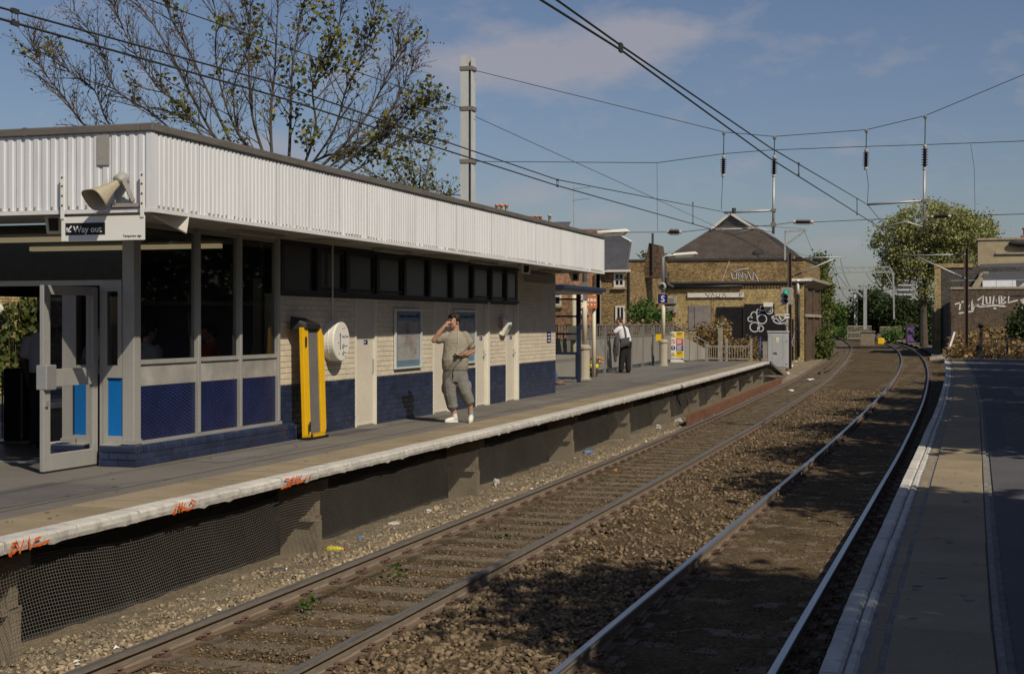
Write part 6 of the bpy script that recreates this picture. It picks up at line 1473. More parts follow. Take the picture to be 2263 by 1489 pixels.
# far end of the line: concrete block, parapets, hut
BLK = empty('concrete_block', OY(1918,760,178), 0, 'square concrete block standing between the two tracks', 'block'); BLK.location.z = -1.1
b = MB(); b.box(-.85,.75,-.6,.6,0,1.6); b.build('body',m_['pier_concrete'],BLK); b = MB(); b.box(-.95,.85,-.7,.7,1.6,1.78); b.build('cap',m_['pier_concrete'],BLK)
def parapet(px0, px1, s, z0, z1, label, n_):
    P_ = empty('bridge_parapet', OS((px0+px1)/2,740,s), 0, label, 'railing', 'bridge parapets far along the line'); P_.location.z = z0
    a, b_ = OS(px0,740,s), OS(px1,740,s+6)
    for z in (z0+.1,(z0+z1)/2,z1): m = MB(); m.beam((a.x,a.y,z),(b_.x,b_.y,z),.1); wb(m,'rail',m_['post_weathered'],P_)
    for k in range(n_+1): f_ = k/n_; p = a.lerp(b_,f_); m = MB(); m.beam((p.x,p.y,z0),(p.x,p.y,z1),.06); wb(m,'bar',m_['post_weathered'],P_)
    m = MB(); m.beam((a.x,a.y+.3,z0+.5),(b_.x,b_.y+.3,z0+.5),.1,1.0); wb(m,'backing',m_['timber_dark'],P_)
parapet(1873,1925,205,-.6,1.2,'pale lattice parapet left of the concrete block',18)
parapet(1945,1992,200,-.9,1.1,'pale lattice parapet right of the concrete block',20)
PH = empty('lineside_hut', OS(2024,735,185), 0, 'purple painted hut with graffiti beside the far curve', 'hut'); PH.location.z = -1.0
b = MB(); b.box(-1.2,1.1,0,2.5,0,2.6); b.build('body',m_['timber_dark'],PH)
for z0,z1 in ((.35,1.2),(1.5,2.1)): b = MB(); b.box(-1.02,.95,-.05,-.002,z0,z1); b.build('purple_panel',m_['purple'],PH)
b = MB()
for k in range(7): b.rect(-.1+k*.14,.5,-.1+k*.14+.08,.75+.1*(k%2),.01)
o = b.build('spray_letters',m_['timber_dark'],PH); o.matrix_local = frame((0,-.06,0.1),FACE_Y)
yb = MB(); p = OY(1947,745,186); yb.box(p.x-.4,p.x+.4,p.y-.4,p.y+.4,-1.1,-.3); tag(bevel(yb.build('yellow_box',m_['print_yellow']),.08),'small yellow box beside the far track','box')
# tower block and distant roofs
TB = empty('tower_block', OY(1998,720,900), 0, 'distant tower block behind the trees', 'building'); TB.location.z = -2
M('concrete_pale',(0.30,0.31,0.34),0.9,var=.1); M('tower_glass',(0.10,0.12,0.15),0.3)
b = MB(); b.box(-6,6,0,12,0,34); b.build('wall',m_['concrete_pale'],TB)
for k in range(11): b = MB(); b.box(-3.5,4.5,-.3,0,1.5+k*2.9,3.0+k*2.9); b.build('window_band',m_['tower_glass'],TB)
for k in range(11): b = MB(); b.box(-3.6,4.6,-.8,0,.6+k*2.9,1.45+k*2.9); b.build('balcony',m_['timber_white'],TB)
FR = empty('distant_rooftop', OY(1855,690,700), 0, 'distant pale rooftop buildings at the end of the line', 'building'); FR.location.z = -2
for k_,(x0,x1,h) in enumerate(((-12,-4,10),(-3.9,3,7.5),(3.1,14,11.5))): b = MB(); b.box(x0,x1,k_*.6,10+k_,0,h); b.build('wall',m_['concrete_pale'],FR)
for k in range(7): b = MB(); b.box(-11.5+k*1.05,-10.9+k*1.05,-.3,-.1,7.2,8.8); b.build('window',m_['tower_glass'],FR)
# seen through the booking hall: sunlit ivy-clad wall with an arched opening
IW = empty('garden_wall', (-21,29,0), 0, 'yellow brick wall with white arch seen through the open hall', 'wall')
b = MB(); b.box(-21.5,-21,22,36,-.2,3.2); wb(b,'brickwork',m_['stock_brick_light'],IW); b = MB(); b.box(-21.55,-20.9,22,36,2.42,2.62); wb(b,'band',m_['gap_white'],IW)
b = MB(); b.tube([(-20.95,27.6+.75*math.cos(a),1.35+.75*math.sin(a)) for a in [math.pi*k/14 for k in range(15)]],.14,8); wb(b,'arch',m_['gap_white'],IW,True)
b = MB(); b.prism([(.7*math.cos(math.pi*k/14),.7*math.sin(math.pi*k/14)) for k in range(15)],.05,frame((-20.99,27.6,1.35),FACE_X)); wb(b,'opening',m_['inside_dark'],IW)
# ================================================================== trees and plants
M('bark', (0.075,0.062,0.048), 0.95, var=0.3, scale=4, fine=0.3, fscale=30)
M('bark_pale', (0.13,0.105,0.08), 0.95, var=0.3, scale=4, fine=0.3)
leaf_mat('leaf_sycamore', (0.085,0.105,0.025), (0.2,0.2,0.05), (0.32,0.23,0.06))
leaf_mat('leaf_seed', (0.13,0.07,0.045), (0.2,0.12,0.07))
leaf_mat('leaf_willow', (0.20,0.225,0.08), (0.38,0.38,0.16))
leaf_mat('leaf_dark', (0.025,0.045,0.012), (0.06,0.085,0.024))
leaf_mat('leaf_bright', (0.05,0.10,0.02), (0.10,0.16,0.035))
leaf_mat('leaf_dry', (0.17,0.105,0.045), (0.33,0.225,0.10), (0.10,0.095,0.03))
leaf_mat('leaf_ivy', (0.05,0.075,0.018), (0.13,0.15,0.035), (0.2,0.15,0.05))
m_ = MATS
def leaf_mesh(name, P, size, mat, droop=0.3, aspect=0.42, par=None, kind=None, jitter=0.35):
    P = np.asarray(P, float); N = len(P)
    L = (size*(1+rng.uniform(-jitter,jitter,N)))[:,None]
    az = rng.uniform(0,2*np.pi,N); el = rng.normal(-droop,0.6,N)
    d = np.stack([np.cos(az)*np.cos(el), np.sin(az)*np.cos(el), np.sin(el)],-1)
    r = rng.normal(size=(N,3)); w = np.cross(d,r); w /= np.linalg.norm(w,axis=1,keepdims=True)+1e-9
    nrm = np.cross(d,w)
    v0 = P; v2 = P + d*L; mid = P + d*L*0.5 + nrm*L*0.10
    V = np.stack([v0, mid + w*L*aspect, v2, mid - w*L*aspect],1).reshape(-1,3)
    F = np.arange(4*N).reshape(N,4)
    o = link(name, np_mesh(name,V,F,mat), par)
    if kind: o['kind'] = kind
    return o
def branch_pts(a, d, L, n, bend, r_):
    p = Vector(a); d = Vector(d).normalized(); out = [p.copy()]
    for k in range(n):
        d = (d + Vector((r_.uniform(-1,1),r_.uniform(-1,1),r_.uniform(-.6,1)))*bend).normalized(); p = p + d*(L/n); out.append(p.copy())
    return out
def perp_dir(t, ang, r_):
    t = Vector(t).normalized(); o = t.orthogonal().normalized(); o.rotate(Matrix.Rotation(r_.uniform(0,6.283),3,t)); return (t*math.cos(ang)+o*math.sin(ang)).normalized()

# ---- the big sparse tree behind the station
r_ = random.Random(21)
TY = 38.0; base = OY(610,700,TY); base.z = -0.3
BT = empty('sycamore_tree', base, 0, 'large half-bare tree with thin branches rising behind the station roof', 'tree')
wood = MB(); LP = []; SD = []
fork = OY(610,452,TY)
trunk = [base, base.lerp(fork,.5)+Vector((.15,.1,0)), fork]
wood.tube(catmull(trunk,4),[.26-.006*i for i in range(9)],8)
limbs = [ # image waypoints of the limbs, leafiness
 ([(470,330),(400,240),(345,190),(300,120),(262,40),(240,-20)],.03),([(430,330),(330,245),(262,190),(225,120),(168,20)],.04),([(330,360),(205,282),(150,215),(80,150),(67,95)],.06),
 ([(350,350),(250,280),(205,200),(150,160),(105,105)],.18),([(500,340),(430,230),(390,150),(330,60),(285,-30)],.05),([(530,340),(465,220),(420,120),(380,30),(360,-40)],.12),
 ([(560,350),(500,250),(480,140),(470,40),(455,-50)],.35),([(590,360),(560,250),(555,140),(560,40),(550,-60)],.5),([(610,370),(605,260),(600,150),(615,40),(610,-60)],.55),
 ([(630,370),(650,250),(640,150),(665,40),(680,-60)],.6),([(655,380),(690,280),(700,180),(735,80),(760,-40)],.55),([(680,380),(735,290),(770,200),(800,110),(830,10)],.5),
 ([(700,385),(780,300),(830,220),(870,140),(895,70)],.12),([(690,390),(790,320),(850,250),(905,180),(922,120)],.1),([(720,390),(800,330),(860,290),(900,250),(940,240)],.75),
 ([(740,395),(820,350),(870,310),(930,290)],.75),([(640,390),(720,350),(770,330),(850,300)],.7),([(545,360),(470,300),(410,270),(350,240)],.3),([(575,350),(530,300),(520,200),(540,110),(520,30)],.5)]
for wp, leafy in limbs:
    dd = r_.uniform(-2.6,2.6); n = len(wp); pts = [fork.copy()]
    for i,(x,y) in enumerate(wp): pts.append(OY(x+r_.uniform(-8,8), y+r_.uniform(-8,8), TY + dd*(i+1)/n))
    c = catmull(pts,5); N = len(c); r0 = r_.uniform(.034,.055)
    wood.tube(c,[max(.012, r0*(1-i/N)**.8) for i in range(N)],6,False)
    for i in range(7, N):
        f_ = i/N; tg = c[min(i+1,N-1)]-c[i-1]
        for q in range(2 if f_ > .4 else 1):
            if r_.random() < .22: continue
            L1 = r_.uniform(.5,1.3)*(1.25-.6*f_); d = (perp_dir(tg, r_.uniform(.45,1.0), r_)+Vector((0,0,.25))).normalized()
            s1 = branch_pts(c[i], d, L1, 5, .16, r_); wood.tube(s1,[.018,.015,.012,.010,.008,.006],4,False)
            lf1 = r_.random() < leafy*.5
            for k in range(1,6):
                for qq in range(2):
                    if r_.random() < .25: continue
                    tw = branch_pts(s1[k], perp_dir(s1[k]-s1[k-1], r_.uniform(.4,1.1), r_)+Vector((0,0,.1)), r_.uniform(.2,.5), 3, .3, r_); wood.tube(tw,[.008,.006,.005,.004],3,False)
                    if lf1:
                        for z in range(r_.randint(3,6)):
                            p = tw[r_.randint(1,3)]; LP.append(p+Vector((r_.gauss(0,.09),r_.gauss(0,.09),r_.gauss(-.02,.08))))
                    elif r_.random() < .6: 
                        for z in range(2): SD.append(tw[-1]+Vector((r_.gauss(0,.03),r_.gauss(0,.03),r_.gauss(-.03,.03))))
o = wood.build('trunk', m_['bark'], BT); o.location = -base
o = leaf_mesh('crown', LP, .125, m_['leaf_sycamore'], .35, .46, BT); o.location = -base
o = leaf_mesh('seed_clusters', SD, .07, m_['leaf_seed'], .8, .3, BT, 'stuff'); o.location = -base
# ---- lower leafy tree just left of the mast
base = OY(930,700,44); base.z = -.3
ST2 = empty('young_sycamore_tree', base, 0, 'low leafy tree top showing above the roof just left of the mast', 'tree'); wood = MB(); LP = []
fork = OY(925,460,44); wood.tube(catmull([base,base.lerp(fork,.6)+Vector((.1,0,0)),fork],4),.09,6)
for x,y in ((800,370),(850,345),(905,328),(955,335),(1000,430),(960,400),(880,385),(820,395),(930,370),(985,435),(900,360),(945,415),(865,410)):
    e_ = OY(x,y,44+r_.uniform(-1.5,1.5)); c = catmull([fork,fork.lerp(e_,.5)+Vector((0,0,.1)),e_],5); wood.tube(c,[.035-.0025*i for i in range(len(c))],5,False)
    for i in range(4,len(c)):
        for q in range(2):
            s1 = branch_pts(c[i], perp_dir(c[i]-c[i-1],r_.uniform(.4,1.2),r_), r_.uniform(.3,.8), 3, .3, r_); wood.tube(s1,[.012,.009,.007,.005],3,False)
            for z in range(r_.choice((0,2,5))): p = s1[r_.randint(1,3)]; LP.append(p+Vector((r_.gauss(0,.13),r_.gauss(0,.13),r_.gauss(0,.08))))
o = wood.build('trunk', m_['bark'], ST2); o.location = -base
o = leaf_mesh('crown', LP, .13, m_['leaf_sycamore'], .3, .46, ST2); o.location = -base

# ---- full trees from clumps
def clump_tree(name, label, base, trunk_top, lobes, n_clump, per, lsize, mat, group=None, trunk_r=.2, spread=.55, bark='bark', cat='tree', shell=.55):
    base = Vector(base); T = empty(name, base, 0, label, cat, group); wood = MB(); P = []; trunk_top = Vector(trunk_top)
    wood.tube(catmull([base, base.lerp(trunk_top,.5)+Vector((r_.uniform(-.2,.2),r_.uniform(-.2,.2),0)), trunk_top],4),[trunk_r*(1-.05*i) for i in range(9)],8)
    wts = np.array([l[1]*l[2]*l[3] for l in lobes])**(2/3); wts /= wts.sum()
    for c, rx, ry, rz in lobes:
        c = Vector(c); wood.tube(catmull([trunk_top, trunk_top.lerp(c,.6)+Vector((0,0,.2)), c+Vector((0,0,rz*.3))],4),[trunk_r*.45*(1-.09*i) for i in range(9)],5,False)
        for k in range(5):
            e_ = c+Vector((r_.uniform(-.8,.8)*rx,r_.uniform(-.8,.8)*ry,r_.uniform(-.5,.8)*rz)); wood.tube([c.lerp(trunk_top,.3), c.lerp(e_,.5), e_],[trunk_r*.18,trunk_r*.12,trunk_r*.05],4,False)
    for i in range(n_clump):
        c, rx, ry, rz = lobes[rng.choice(len(lobes), p=wts)]; c = Vector(c)
        d = Vector(rng.normal(size=3)); d.normalize(); rad = shell + (1-shell)*r_.random()**.6 + r_.uniform(-.06,.12)
        cc = c + Vector((d.x*rx*rad, d.y*ry*rad, d.z*rz*rad)); sg = spread*r_.uniform(.6,1.3)
        for k in range(per): P.append(cc+Vector((r_.gauss(0,sg),r_.gauss(0,sg),r_.gauss(0,sg*.7))))
    o = wood.build('trunk', m_[bark], T); o.location = -base
    o = leaf_mesh('crown', P, lsize, m_[mat], .2, .4, T); o.location = -base
    return T
def lobe(px, py, rx, ry, Y, dy=1.0): m = Y/FPX; return (OY(px,py,Y), rx*m, rx*m*dy, ry*m)
Y = 150.0
b_ = OY(2042,760,Y); b_.z = -1.2
clump_tree('willow_tree','big rounded green tree above the bend at the right',b_,OY(2045,610,Y),[lobe(2055,497,85,48,Y),lobe(1985,535,55,48,Y),lobe(2125,515,70,52,Y),lobe(2160,515,38,40,Y),lobe(2015,575,60,38,Y),lobe(2100,570,65,38,Y),lobe(1968,605,32,28,Y),lobe(2060,625,35,35,Y)],1250,26,.25,'leaf_willow',None,.45,.42)
Y = 225.0
bushes = [((1925,680,38,42),(1975,690,45,38),(2020,695,40,32),(1900,700,22,28),(1950,720,60,20),(2000,725,50,18))]
b_ = OY(1955,745,Y); b_.z = -1.2
clump_tree('hedge_tree','dark green tree left of the tower block at the bend',b_,OY(1940,715,Y),[lobe(1925,682,36,40,Y),lobe(1950,705,30,26,Y),lobe(1905,705,18,24,Y)],420,22,.42,'leaf_dark','dark trees at the bend',.3,.6)
b_ = OY(2005,745,Y-6); b_.z = -1.2
clump_tree('hedge_tree','dark green tree below the tower block at the bend',b_,OY(1995,718,Y-6),[lobe(1985,693,40,34,Y-6),lobe(2022,698,32,30,Y-6),lobe(2000,722,50,18,Y-6)],420,22,.42,'leaf_dark','dark trees at the bend',.3,.6)
b_ = OY(1850,745,250); b_.z = -1.2
clump_tree('bright_bush','bright green bush at the end of the left track',b_,OY(1850,722,250),[lobe(1850,702,30,26,250),lobe(1838,725,20,14,250),lobe(1872,716,18,20,250)],300,20,.45,'leaf_bright',None,.2,.6)
b_ = OY(2050,755,165); b_.z = -1.2
clump_tree('shaded_bush','dark bush filling the gap beside the timber fence',b_,OY(2050,735,165),[lobe(2045,690,14,40,165),lobe(2052,735,22,20,165)],160,18,.35,'leaf_dark',None,.15,.4)
# ---- plants: clumps of leaves along a base
def plant(name, label, cat, boxes, n_clump, per, lsize, mat, spread, group=None, stems=True):
    c0 = Vector(boxes[0][0]); T = empty(name, (c0.x,c0.y,boxes[0][2] if len(boxes[0])>2 else 0), 0, label, cat, group); P = []; st = MB()
    for i in range(n_clump):
        bx = boxes[i % len(boxes)]; a, b = Vector(bx[0]), Vector(bx[1])
        cc = Vector((r_.uniform(a.x,b.x),r_.uniform(a.y,b.y),a.z+(b.z-a.z)*r_.random()**.8))
        if stems and i % 4 == 0: st.tube([(cc.x+r_.gauss(0,.1),cc.y+r_.gauss(0,.1),a.z),(cc.x,cc.y,cc.z)],[.012,.006],3,False)
        for k in range(per): P.append(cc+Vector((r_.gauss(0,spread),r_.gauss(0,spread),r_.gauss(0,spread))))
    o = leaf_mesh('foliage', P, lsize, m_[mat], .2, .4, T); o.location = -Vector(T.location)
    if stems: o = st.build('stems', m_['bark_pale'], T); o.location = -Vector(T.location)
    return T
def bx(px0,py0,px1,py1,s,d=1.0): a = OS(px0,py0,s); b = OS(px1,py1,s); return (Vector((a.x,s,a.z)),Vector((b.x,s+d,b.z)))
plant('dry_hedge','brown dry hedge behind the low railing at the platform end','hedge',[bx(1535,797,1590,722,66,2),bx(1590,797,1665,756,66,2),bx(1545,800,1672,766,65,1),bx(1575,790,1605,708,70,1)],430,18,.13,'leaf_dry',.13)
plant('climbing_ivy','ivy climbing the track side corner of the derelict building','ivy',[bx(1800,792,1822,640,112,4),bx(1806,700,1826,620,114,4),bx(1800,640,1815,570,113,4),bx(1798,795,1822,745,108,2)],420,22,.22,'leaf_ivy',.28)
plant('fence_shrub','green shrub growing over the fence beside the derelict building','shrub',[bx(1395,715,1432,672,66,2),bx(1440,715,1462,695,64,1)],110,16,.17,'leaf_bright',.16)
plant('fence_weeds','yellow-brown weeds showing through the platform railings','weeds',[bx(1320,745,1400,725,57,1),bx(1400,742,1500,722,63,1)],160,16,.12,'leaf_dry',.15)
plant('roof_weeds','dry weeds sprouting on the parapet left of the tiled roof','weeds',[bx(1418,577,1470,560,101.2,.8)],40,8,.2,'leaf_ivy',.15)
plant('dry_bank_scrub','golden dry scrub covering the bank below the brown wall','scrub',[bx(2108,792,2180,752,100,6),bx(2150,790,2290,748,92,8),bx(2180,770,2290,735,105,8),bx(2110,795,2300,775,76,6)],800,18,.24,'leaf_dry',.25)
plant('dark_bush','dark shaded bush at the right edge against the brown wall','shrub',[bx(2236,775,2290,700,88,2),bx(2252,740,2300,685,89,2)],240,22,.2,'leaf_dark',.2)
plant('garden_ivy','sunlit ivy on the wall seen through the booking hall','ivy',[(Vector((-20.95,23.5,-.2)),Vector((-20.5,35,1.9))),(Vector((-20.95,28.6,.6)),Vector((-20.6,35,2.3)))],620,18,.14,'leaf_ivy',.14)
plant('track_weeds','small green weeds growing beside the left rail','weeds',[(Vector((TL0-.5,12.2,-1.06)),Vector((TL0-.3,12.5,-1.0))),(Vector((TL0-.4,14.2,-1.06)),Vector((TL0-.2,14.5,-1.0))),(Vector((TL0-.2,17.2,-1.06)),Vector((TL0+.1,17.5,-1.02)))],14,8,.05,'leaf_bright',.06)
plant('bridge_weeds','green weeds below the far bridge parapet','weeds',[bx(1955,748,1990,734,196,2),bx(1830,745,1870,730,240,4)],60,14,.4,'leaf_bright',.4)
# ---- trees standing along the back of the right platform (outside the frame), whose shade falls on platform and tracks
def shade_tree(x, y, z, r, label, hi=0.0, n=470):
    lo = [(Vector((x,y,z)),r,r,r*.75),(Vector((x+r*.3,y-r*.35,z+r*.55)),r*.75,r*.75,r*.6),(Vector((x-r*.25,y+r*.3,z+r*.35)),r*.7,r*.7,r*.55)]
    if hi: lo.append((Vector((x-.2,y+.3,z+hi)),r*.75,r*.75,r*.6))
    return clump_tree('lime_tree',label,(x,y,-.05),(x,y,z-r*.4),lo,n,20,.27,'leaf_dark','trees behind the right platform',.16,.38,'bark','tree',.35)
shade_tree(6.7,6.2,6.6,2.7,'shade tree behind the right platform nearest the camera, out of the picture',2.6,900)
shade_tree(5.7,1.2,6.2,2.6,'shade tree behind the camera at the back of the right platform',0,470)
for k,(x,y,z,r) in enumerate(((6.3,17.8,6.2,2.9),(6.4,24.0,6.4,3.2),(6.6,30.5,6.6,3.3),(6.9,37.5,6.6,3.4),(7.3,44.5,6.8,3.3),(8.2,52.0,6.8,3.4),(9.6,60.0,7.0,3.6))):
    shade_tree(x,y,z,r,'%s shade tree behind the right platform, out of the picture'%(('second','third','fourth','fifth','sixth','seventh','eighth')[k]))

# wall and hedge added out of view, darkening glass reflections and the right-hand shade
BW = empty('unseen_wall', (9.7,26,0), 0, 'unseen brown brick wall added behind the right platform to darken window reflections', 'wall')
b = MB(); b.box(9.55,9.85,-18,67,-.2,2.3); wb(b,'brickwork',m_['brick_brown'],BW); b = MB(); b.box(9.5,9.9,-18,67,2.3,2.42); wb(b,'coping',m_['stone_trim'],BW)
plant('unseen_hedge','unseen dark hedge added behind the right platform to darken window reflections','hedge',[(Vector((10.0,-18,0)),Vector((11.6,67,5.2)))],1500,14,.4,'leaf_dark',.45)
# ================================================================== people
M('skin', (0.42,0.235,0.16), 0.55, var=0.08, scale=8, fine=0.04)
M('skin_dark', (0.07,0.04,0.028), 0.5, var=0.1)
M('hair_dark', (0.018,0.012,0.009), 0.55, var=0.3, scale=40, stretch=(3,3,1), bump=.6, bscale=60)
M('hair_brown', (0.05,0.03,0.02), 0.6, var=0.3, scale=40)
M('cloth_olive', (0.265,0.24,0.19), 0.9, var=0.12, scale=5, fine=0.08, bump=1.6, bscale=7)
M('cloth_grey', (0.175,0.168,0.155), 0.9, var=0.18, scale=6, fine=0.12, bump=2.2, bscale=8)
M('cloth_white', (0.62,0.60,0.62), 0.85, var=0.06, bump=1.4, bscale=7)
M('cloth_black', (0.016,0.015,0.016), 0.9, var=0.2, bump=1.5, bscale=7)
M('cloth_slate', (0.30,0.30,0.34), 0.9, var=0.1, bump=1.5, bscale=7)
M('cloth_red', (0.5,0.03,0.02), 0.85, var=0.1, bump=1.2, bscale=7)
M('cloth_jeans', (0.06,0.09,0.16), 0.9, var=0.2, bump=1.2, bscale=9)
M('cloth_mid', (0.07,0.065,0.068), 0.9, var=0.2, bump=2, bscale=9)
M('shoe_white', (0.68,0.66,0.60), 0.5, var=0.05)
M('shoe_brown', (0.16,0.10,0.06), 0.6, var=0.15)
M('eye_white', (0.7,0.68,0.64), 0.3); M('lip', (0.33,0.13,0.10), 0.5)
m_ = MATS
class Body(MB):
    def limb(self, pts, rs, n=12):
        pts = [Vector(p) for p in pts]; self.tube(pts, list(rs), n)
        for p, r_ in zip(pts, rs): self.ell(p, r_, r_, r_, n, 8)
        return self
    def torso(self, rings, n=20):
        vs = []; fs = []
        for cx, cy, z, rx, ry in rings:
            for k in range(n):
                a = 2*math.pi*k/n; vs.append((cx+rx*math.copysign(abs(math.cos(a))**.85,math.cos(a)), cy+ry*math.copysign(abs(math.sin(a))**.85,math.sin(a)), z))
        for i in range(len(rings)-1):
            for k in range(n): k2=(k+1)%n; fs.append((i*n+k,i*n+k2,(i+1)*n+k2,(i+1)*n+k))
        fs.append(tuple(range(n-1,-1,-1))); fs.append(tuple((len(rings)-1)*n+k for k in range(n))); return self.add(vs,fs)
    def make(self, name, mat, parent, voxel=.012, smooth=4):
        o = self.build(name, mat, parent, True)
        m = o.modifiers.new('remesh','REMESH'); m.mode = 'VOXEL'; m.voxel_size = voxel; m.use_smooth_shade = True
        s_ = o.modifiers.new('smooth','SMOOTH'); s_.factor = .5; s_.iterations = smooth; return o
def head(b, c, phi, pitch=0.0, sc=1.0, ears=True):
    """head facing -y rotated by phi about z; adds skull, jaw, nose, brow, ears to the body mesh"""
    Mr = Matrix.Rotation(phi,3,'Z') @ Matrix.Rotation(pitch,3,'X'); c = Vector(c)
    E_ = lambda p, rx, ry, rz: b.ell(c + Mr @ (Vector(p)*sc), rx*sc, ry*sc, rz*sc, 14, 10, Mr)
    E_((0,.012,.02),.076,.094,.100); E_((0,-.022,-.045),.062,.070,.075); E_((0,-.05,-.085),.036,.036,.03)
    E_((0,-.086,.028),.055,.018,.014); E_((0,-.103,-.018),.0135,.021,.015); E_((0,-.096,.006),.010,.014,.026)
    E_((0,-.086,-.052),.026,.014,.012); E_((.03,-.07,-.02),.028,.024,.026); E_((-.03,-.07,-.02),.028,.024,.026)
    if ears:
        for sx in (-1,1): E_((sx*.078,.012,-.008),.010,.022,.032)
    return Mr
def face(root, c, phi, pitch=0.0, brow='hair_dark'):
    Mr = Matrix.Rotation(phi,3,'Z') @ Matrix.Rotation(pitch,3,'X'); c = Vector(c)
    for sx in (-1,1):
        b = MB(); b.ell(c+Mr@Vector((sx*.032,-.0835,.004)),.012,.006,.006,10,6,Mr); b.build('eye',m_['eye_white'],root,True)
        b = MB(); b.ell(c+Mr@Vector((sx*.032,-.0885,.004)),.0055,.003,.0055,8,5,Mr); b.build('iris',m_['hair_dark'],root,True)
        b = MB(); b.ell(c+Mr@Vector((sx*.033,-.096,.028)),.022,.006,.006,10,5,Mr); b.build('eyebrow',m_[brow],root,True)
    b = MB(); b.ell(c+Mr@Vector((0,-.0965,-.053)),.024,.007,.007,10,5,Mr); b.build('mouth',m_['lip'],root,True)
def hair(root, c, phi, mat, sc=1.0, full=True):
    Mr = Matrix.Rotation(phi,3,'Z'); c = Vector(c); b = Body(); E_ = lambda p, rx, ry, rz: b.ell(c+Mr@Vector(p), rx*sc, ry*sc, rz*sc, 14, 10, Mr)
    E_((0,.03,.055),.088,.092,.085); E_((0,.07,-.0),.072,.05,.075); 
    if full:
        E_((0,-.045,.088),.075,.052,.04); E_((.03,-.082,.068),.04,.022,.026); E_((-.035,-.08,.07),.036,.022,.024); E_((.076,.012,.03),.018,.036,.05); E_((-.076,.012,.03),.018,.036,.05)
    return b.make('hair',m_[mat],root,.008,2)
def hand(b, wrist, d, palm_n, curl=.6, sc=1.0, thumb=1):
    """palm with four fingers of unequal length and a thumb, added to the body mesh"""
    w, d, pn = Vector(wrist), Vector(d).normalized(), Vector(palm_n).normalized(); sd = d.cross(pn).normalized()
    pc = w + d*.045*sc; Mp = Matrix((sd, d, pn)).transposed()
    b.ell(pc,.042*sc,.05*sc,.019*sc,10,7,Mp)
    for k, L in enumerate((.062,.073,.068,.052)):
        base = w + d*.078*sc + sd*(.030-.0205*k)*sc; dd = d.copy(); pts = [base]
        for j in range(3): dd = (dd*math.cos(curl*.55)+pn*math.sin(curl*.55)).normalized(); pn2 = sd.cross(dd) * (1 if sd.cross(dd).dot(pn) > 0 else 1); pts.append(pts[-1]+dd*L*sc*(.46,.32,.24)[j])
        b.limb(pts,[.0095*sc,.009*sc,.0085*sc,.0075*sc],8)
    t0 = w + d*.025*sc + sd*.036*sc*thumb; b.limb([t0,t0+(d*.6+sd*.7*thumb+pn*.35).normalized()*.034*sc,t0+(d*.8+sd*.35*thumb+pn*.7).normalized()*.06*sc],[.0125*sc,.011*sc,.009*sc],8)
def shoe(root, heel, toe, mat, h=.075, w=.047):
    heel, toe = Vector(heel), Vector(toe); b = Body(); d = toe-heel; b.limb([heel+Vector((0,0,h*.55)),heel+d*.35+Vector((0,0,h*.6)),heel+d*.7+Vector((0,0,h*.42)),toe+Vector((0,0,h*.32))],[w*.85,w*.9,w*.95,w*.72],12)
    o = b.make('shoe',m_[mat],root,.008,3); b = MB(); s_ = d.normalized().cross(Vector((0,0,1)))
    p = [heel-d.normalized()*w*.8+s_*w*.5, heel+s_*w*.85, heel+d*.75+s_*w, toe+d.normalized()*w*.7+s_*w*.3, toe+d.normalized()*w*.7-s_*w*.3, heel+d*.75-s_*w, heel-s_*w*.85, heel-d.normalized()*w*.8-s_*w*.5]
    n = len(p); b.add([(q.x,q.y,q.z-.002) for q in p]+[(q.x,q.y,q.z+.022) for q in p],[tuple(range(n)),tuple(range(2*n-1,n-1,-1))]+[(i,n+i,n+(i+1)%n,(i+1)%n) for i in range(n)]); b.build('sole',m_['shoe_white'] if mat=='shoe_white' else m_['plastic_black'],o)
    return o
# ---- man on the phone in the grey-green t-shirt
p0 = G(1003,934); P1 = empty('person', (p0.x,p0.y,0.005), TH, 'man in grey-green t-shirt and cropped grey trousers on the phone', 'person')
hc, ph = (.005,-.005,1.645), R(-48)
b = Body(); head(b, hc, ph, R(4)); b.limb([(.03,.03,1.42),(.02,.015,1.58)],[.066,.06])
b.torso([(.03,.02,1.36,.15,.09),(.03,.02,1.44,.12,.08)])
b.limb([(-.15,.02,1.405),(-.27,-.03,1.365),(-.345,-.06,1.335)],[.058,.05,.046]); b.limb([(-.345,-.06,1.335),(-.26,-.085,1.45),(-.165,-.10,1.555)],[.046,.044,.031])
hand(b,(-.165,-.10,1.555),(.62,.12,.72),(.55,.55,-.25),.75,1.0,-1)
b.limb([(.21,.02,1.405),(.295,.03,1.27),(.335,.03,1.165)],[.058,.052,.047]); b.limb([(.335,.03,1.165),(.25,-.10,1.125),(.15,-.205,1.095)],[.047,.044,.032])
hand(b,(.15,-.205,1.095),(-.95,-.25,-.05),(.1,.35,.9),.8,1.0,1)
b.limb([(-.03,.0,.36),(-.015,.015,.25),(.015,.02,.1)],[.062,.056,.042]); b.limb([(.255,.03,.42),(.275,.045,.31),(.295,.075,.15)],[.06,.054,.04])
b.make('body',m_['skin'],P1,.0062,2)
face(P1,hc,ph,R(4)); hair(P1,hc,ph,'hair_dark',1.0)
b = Body(); b.torso([(.022,.0,.85,.222,.158),(.022,-.01,.92,.232,.172),(.022,-.02,1.02,.236,.178),(.027,-.01,1.14,.218,.160),(.032,.0,1.27,.212,.142),(.034,.01,1.37,.205,.122),(.034,.02,1.43,.165,.102),(.032,.022,1.475,.098,.082),(.03,.022,1.492,.085,.075)])
b.limb([(-.13,.02,1.395),(-.205,-.012,1.375),(-.265,-.03,1.352)],[.088,.082,.076]); b.limb([(.19,.02,1.40),(.255,.025,1.32),(.30,.028,1.24)],[.088,.082,.08])
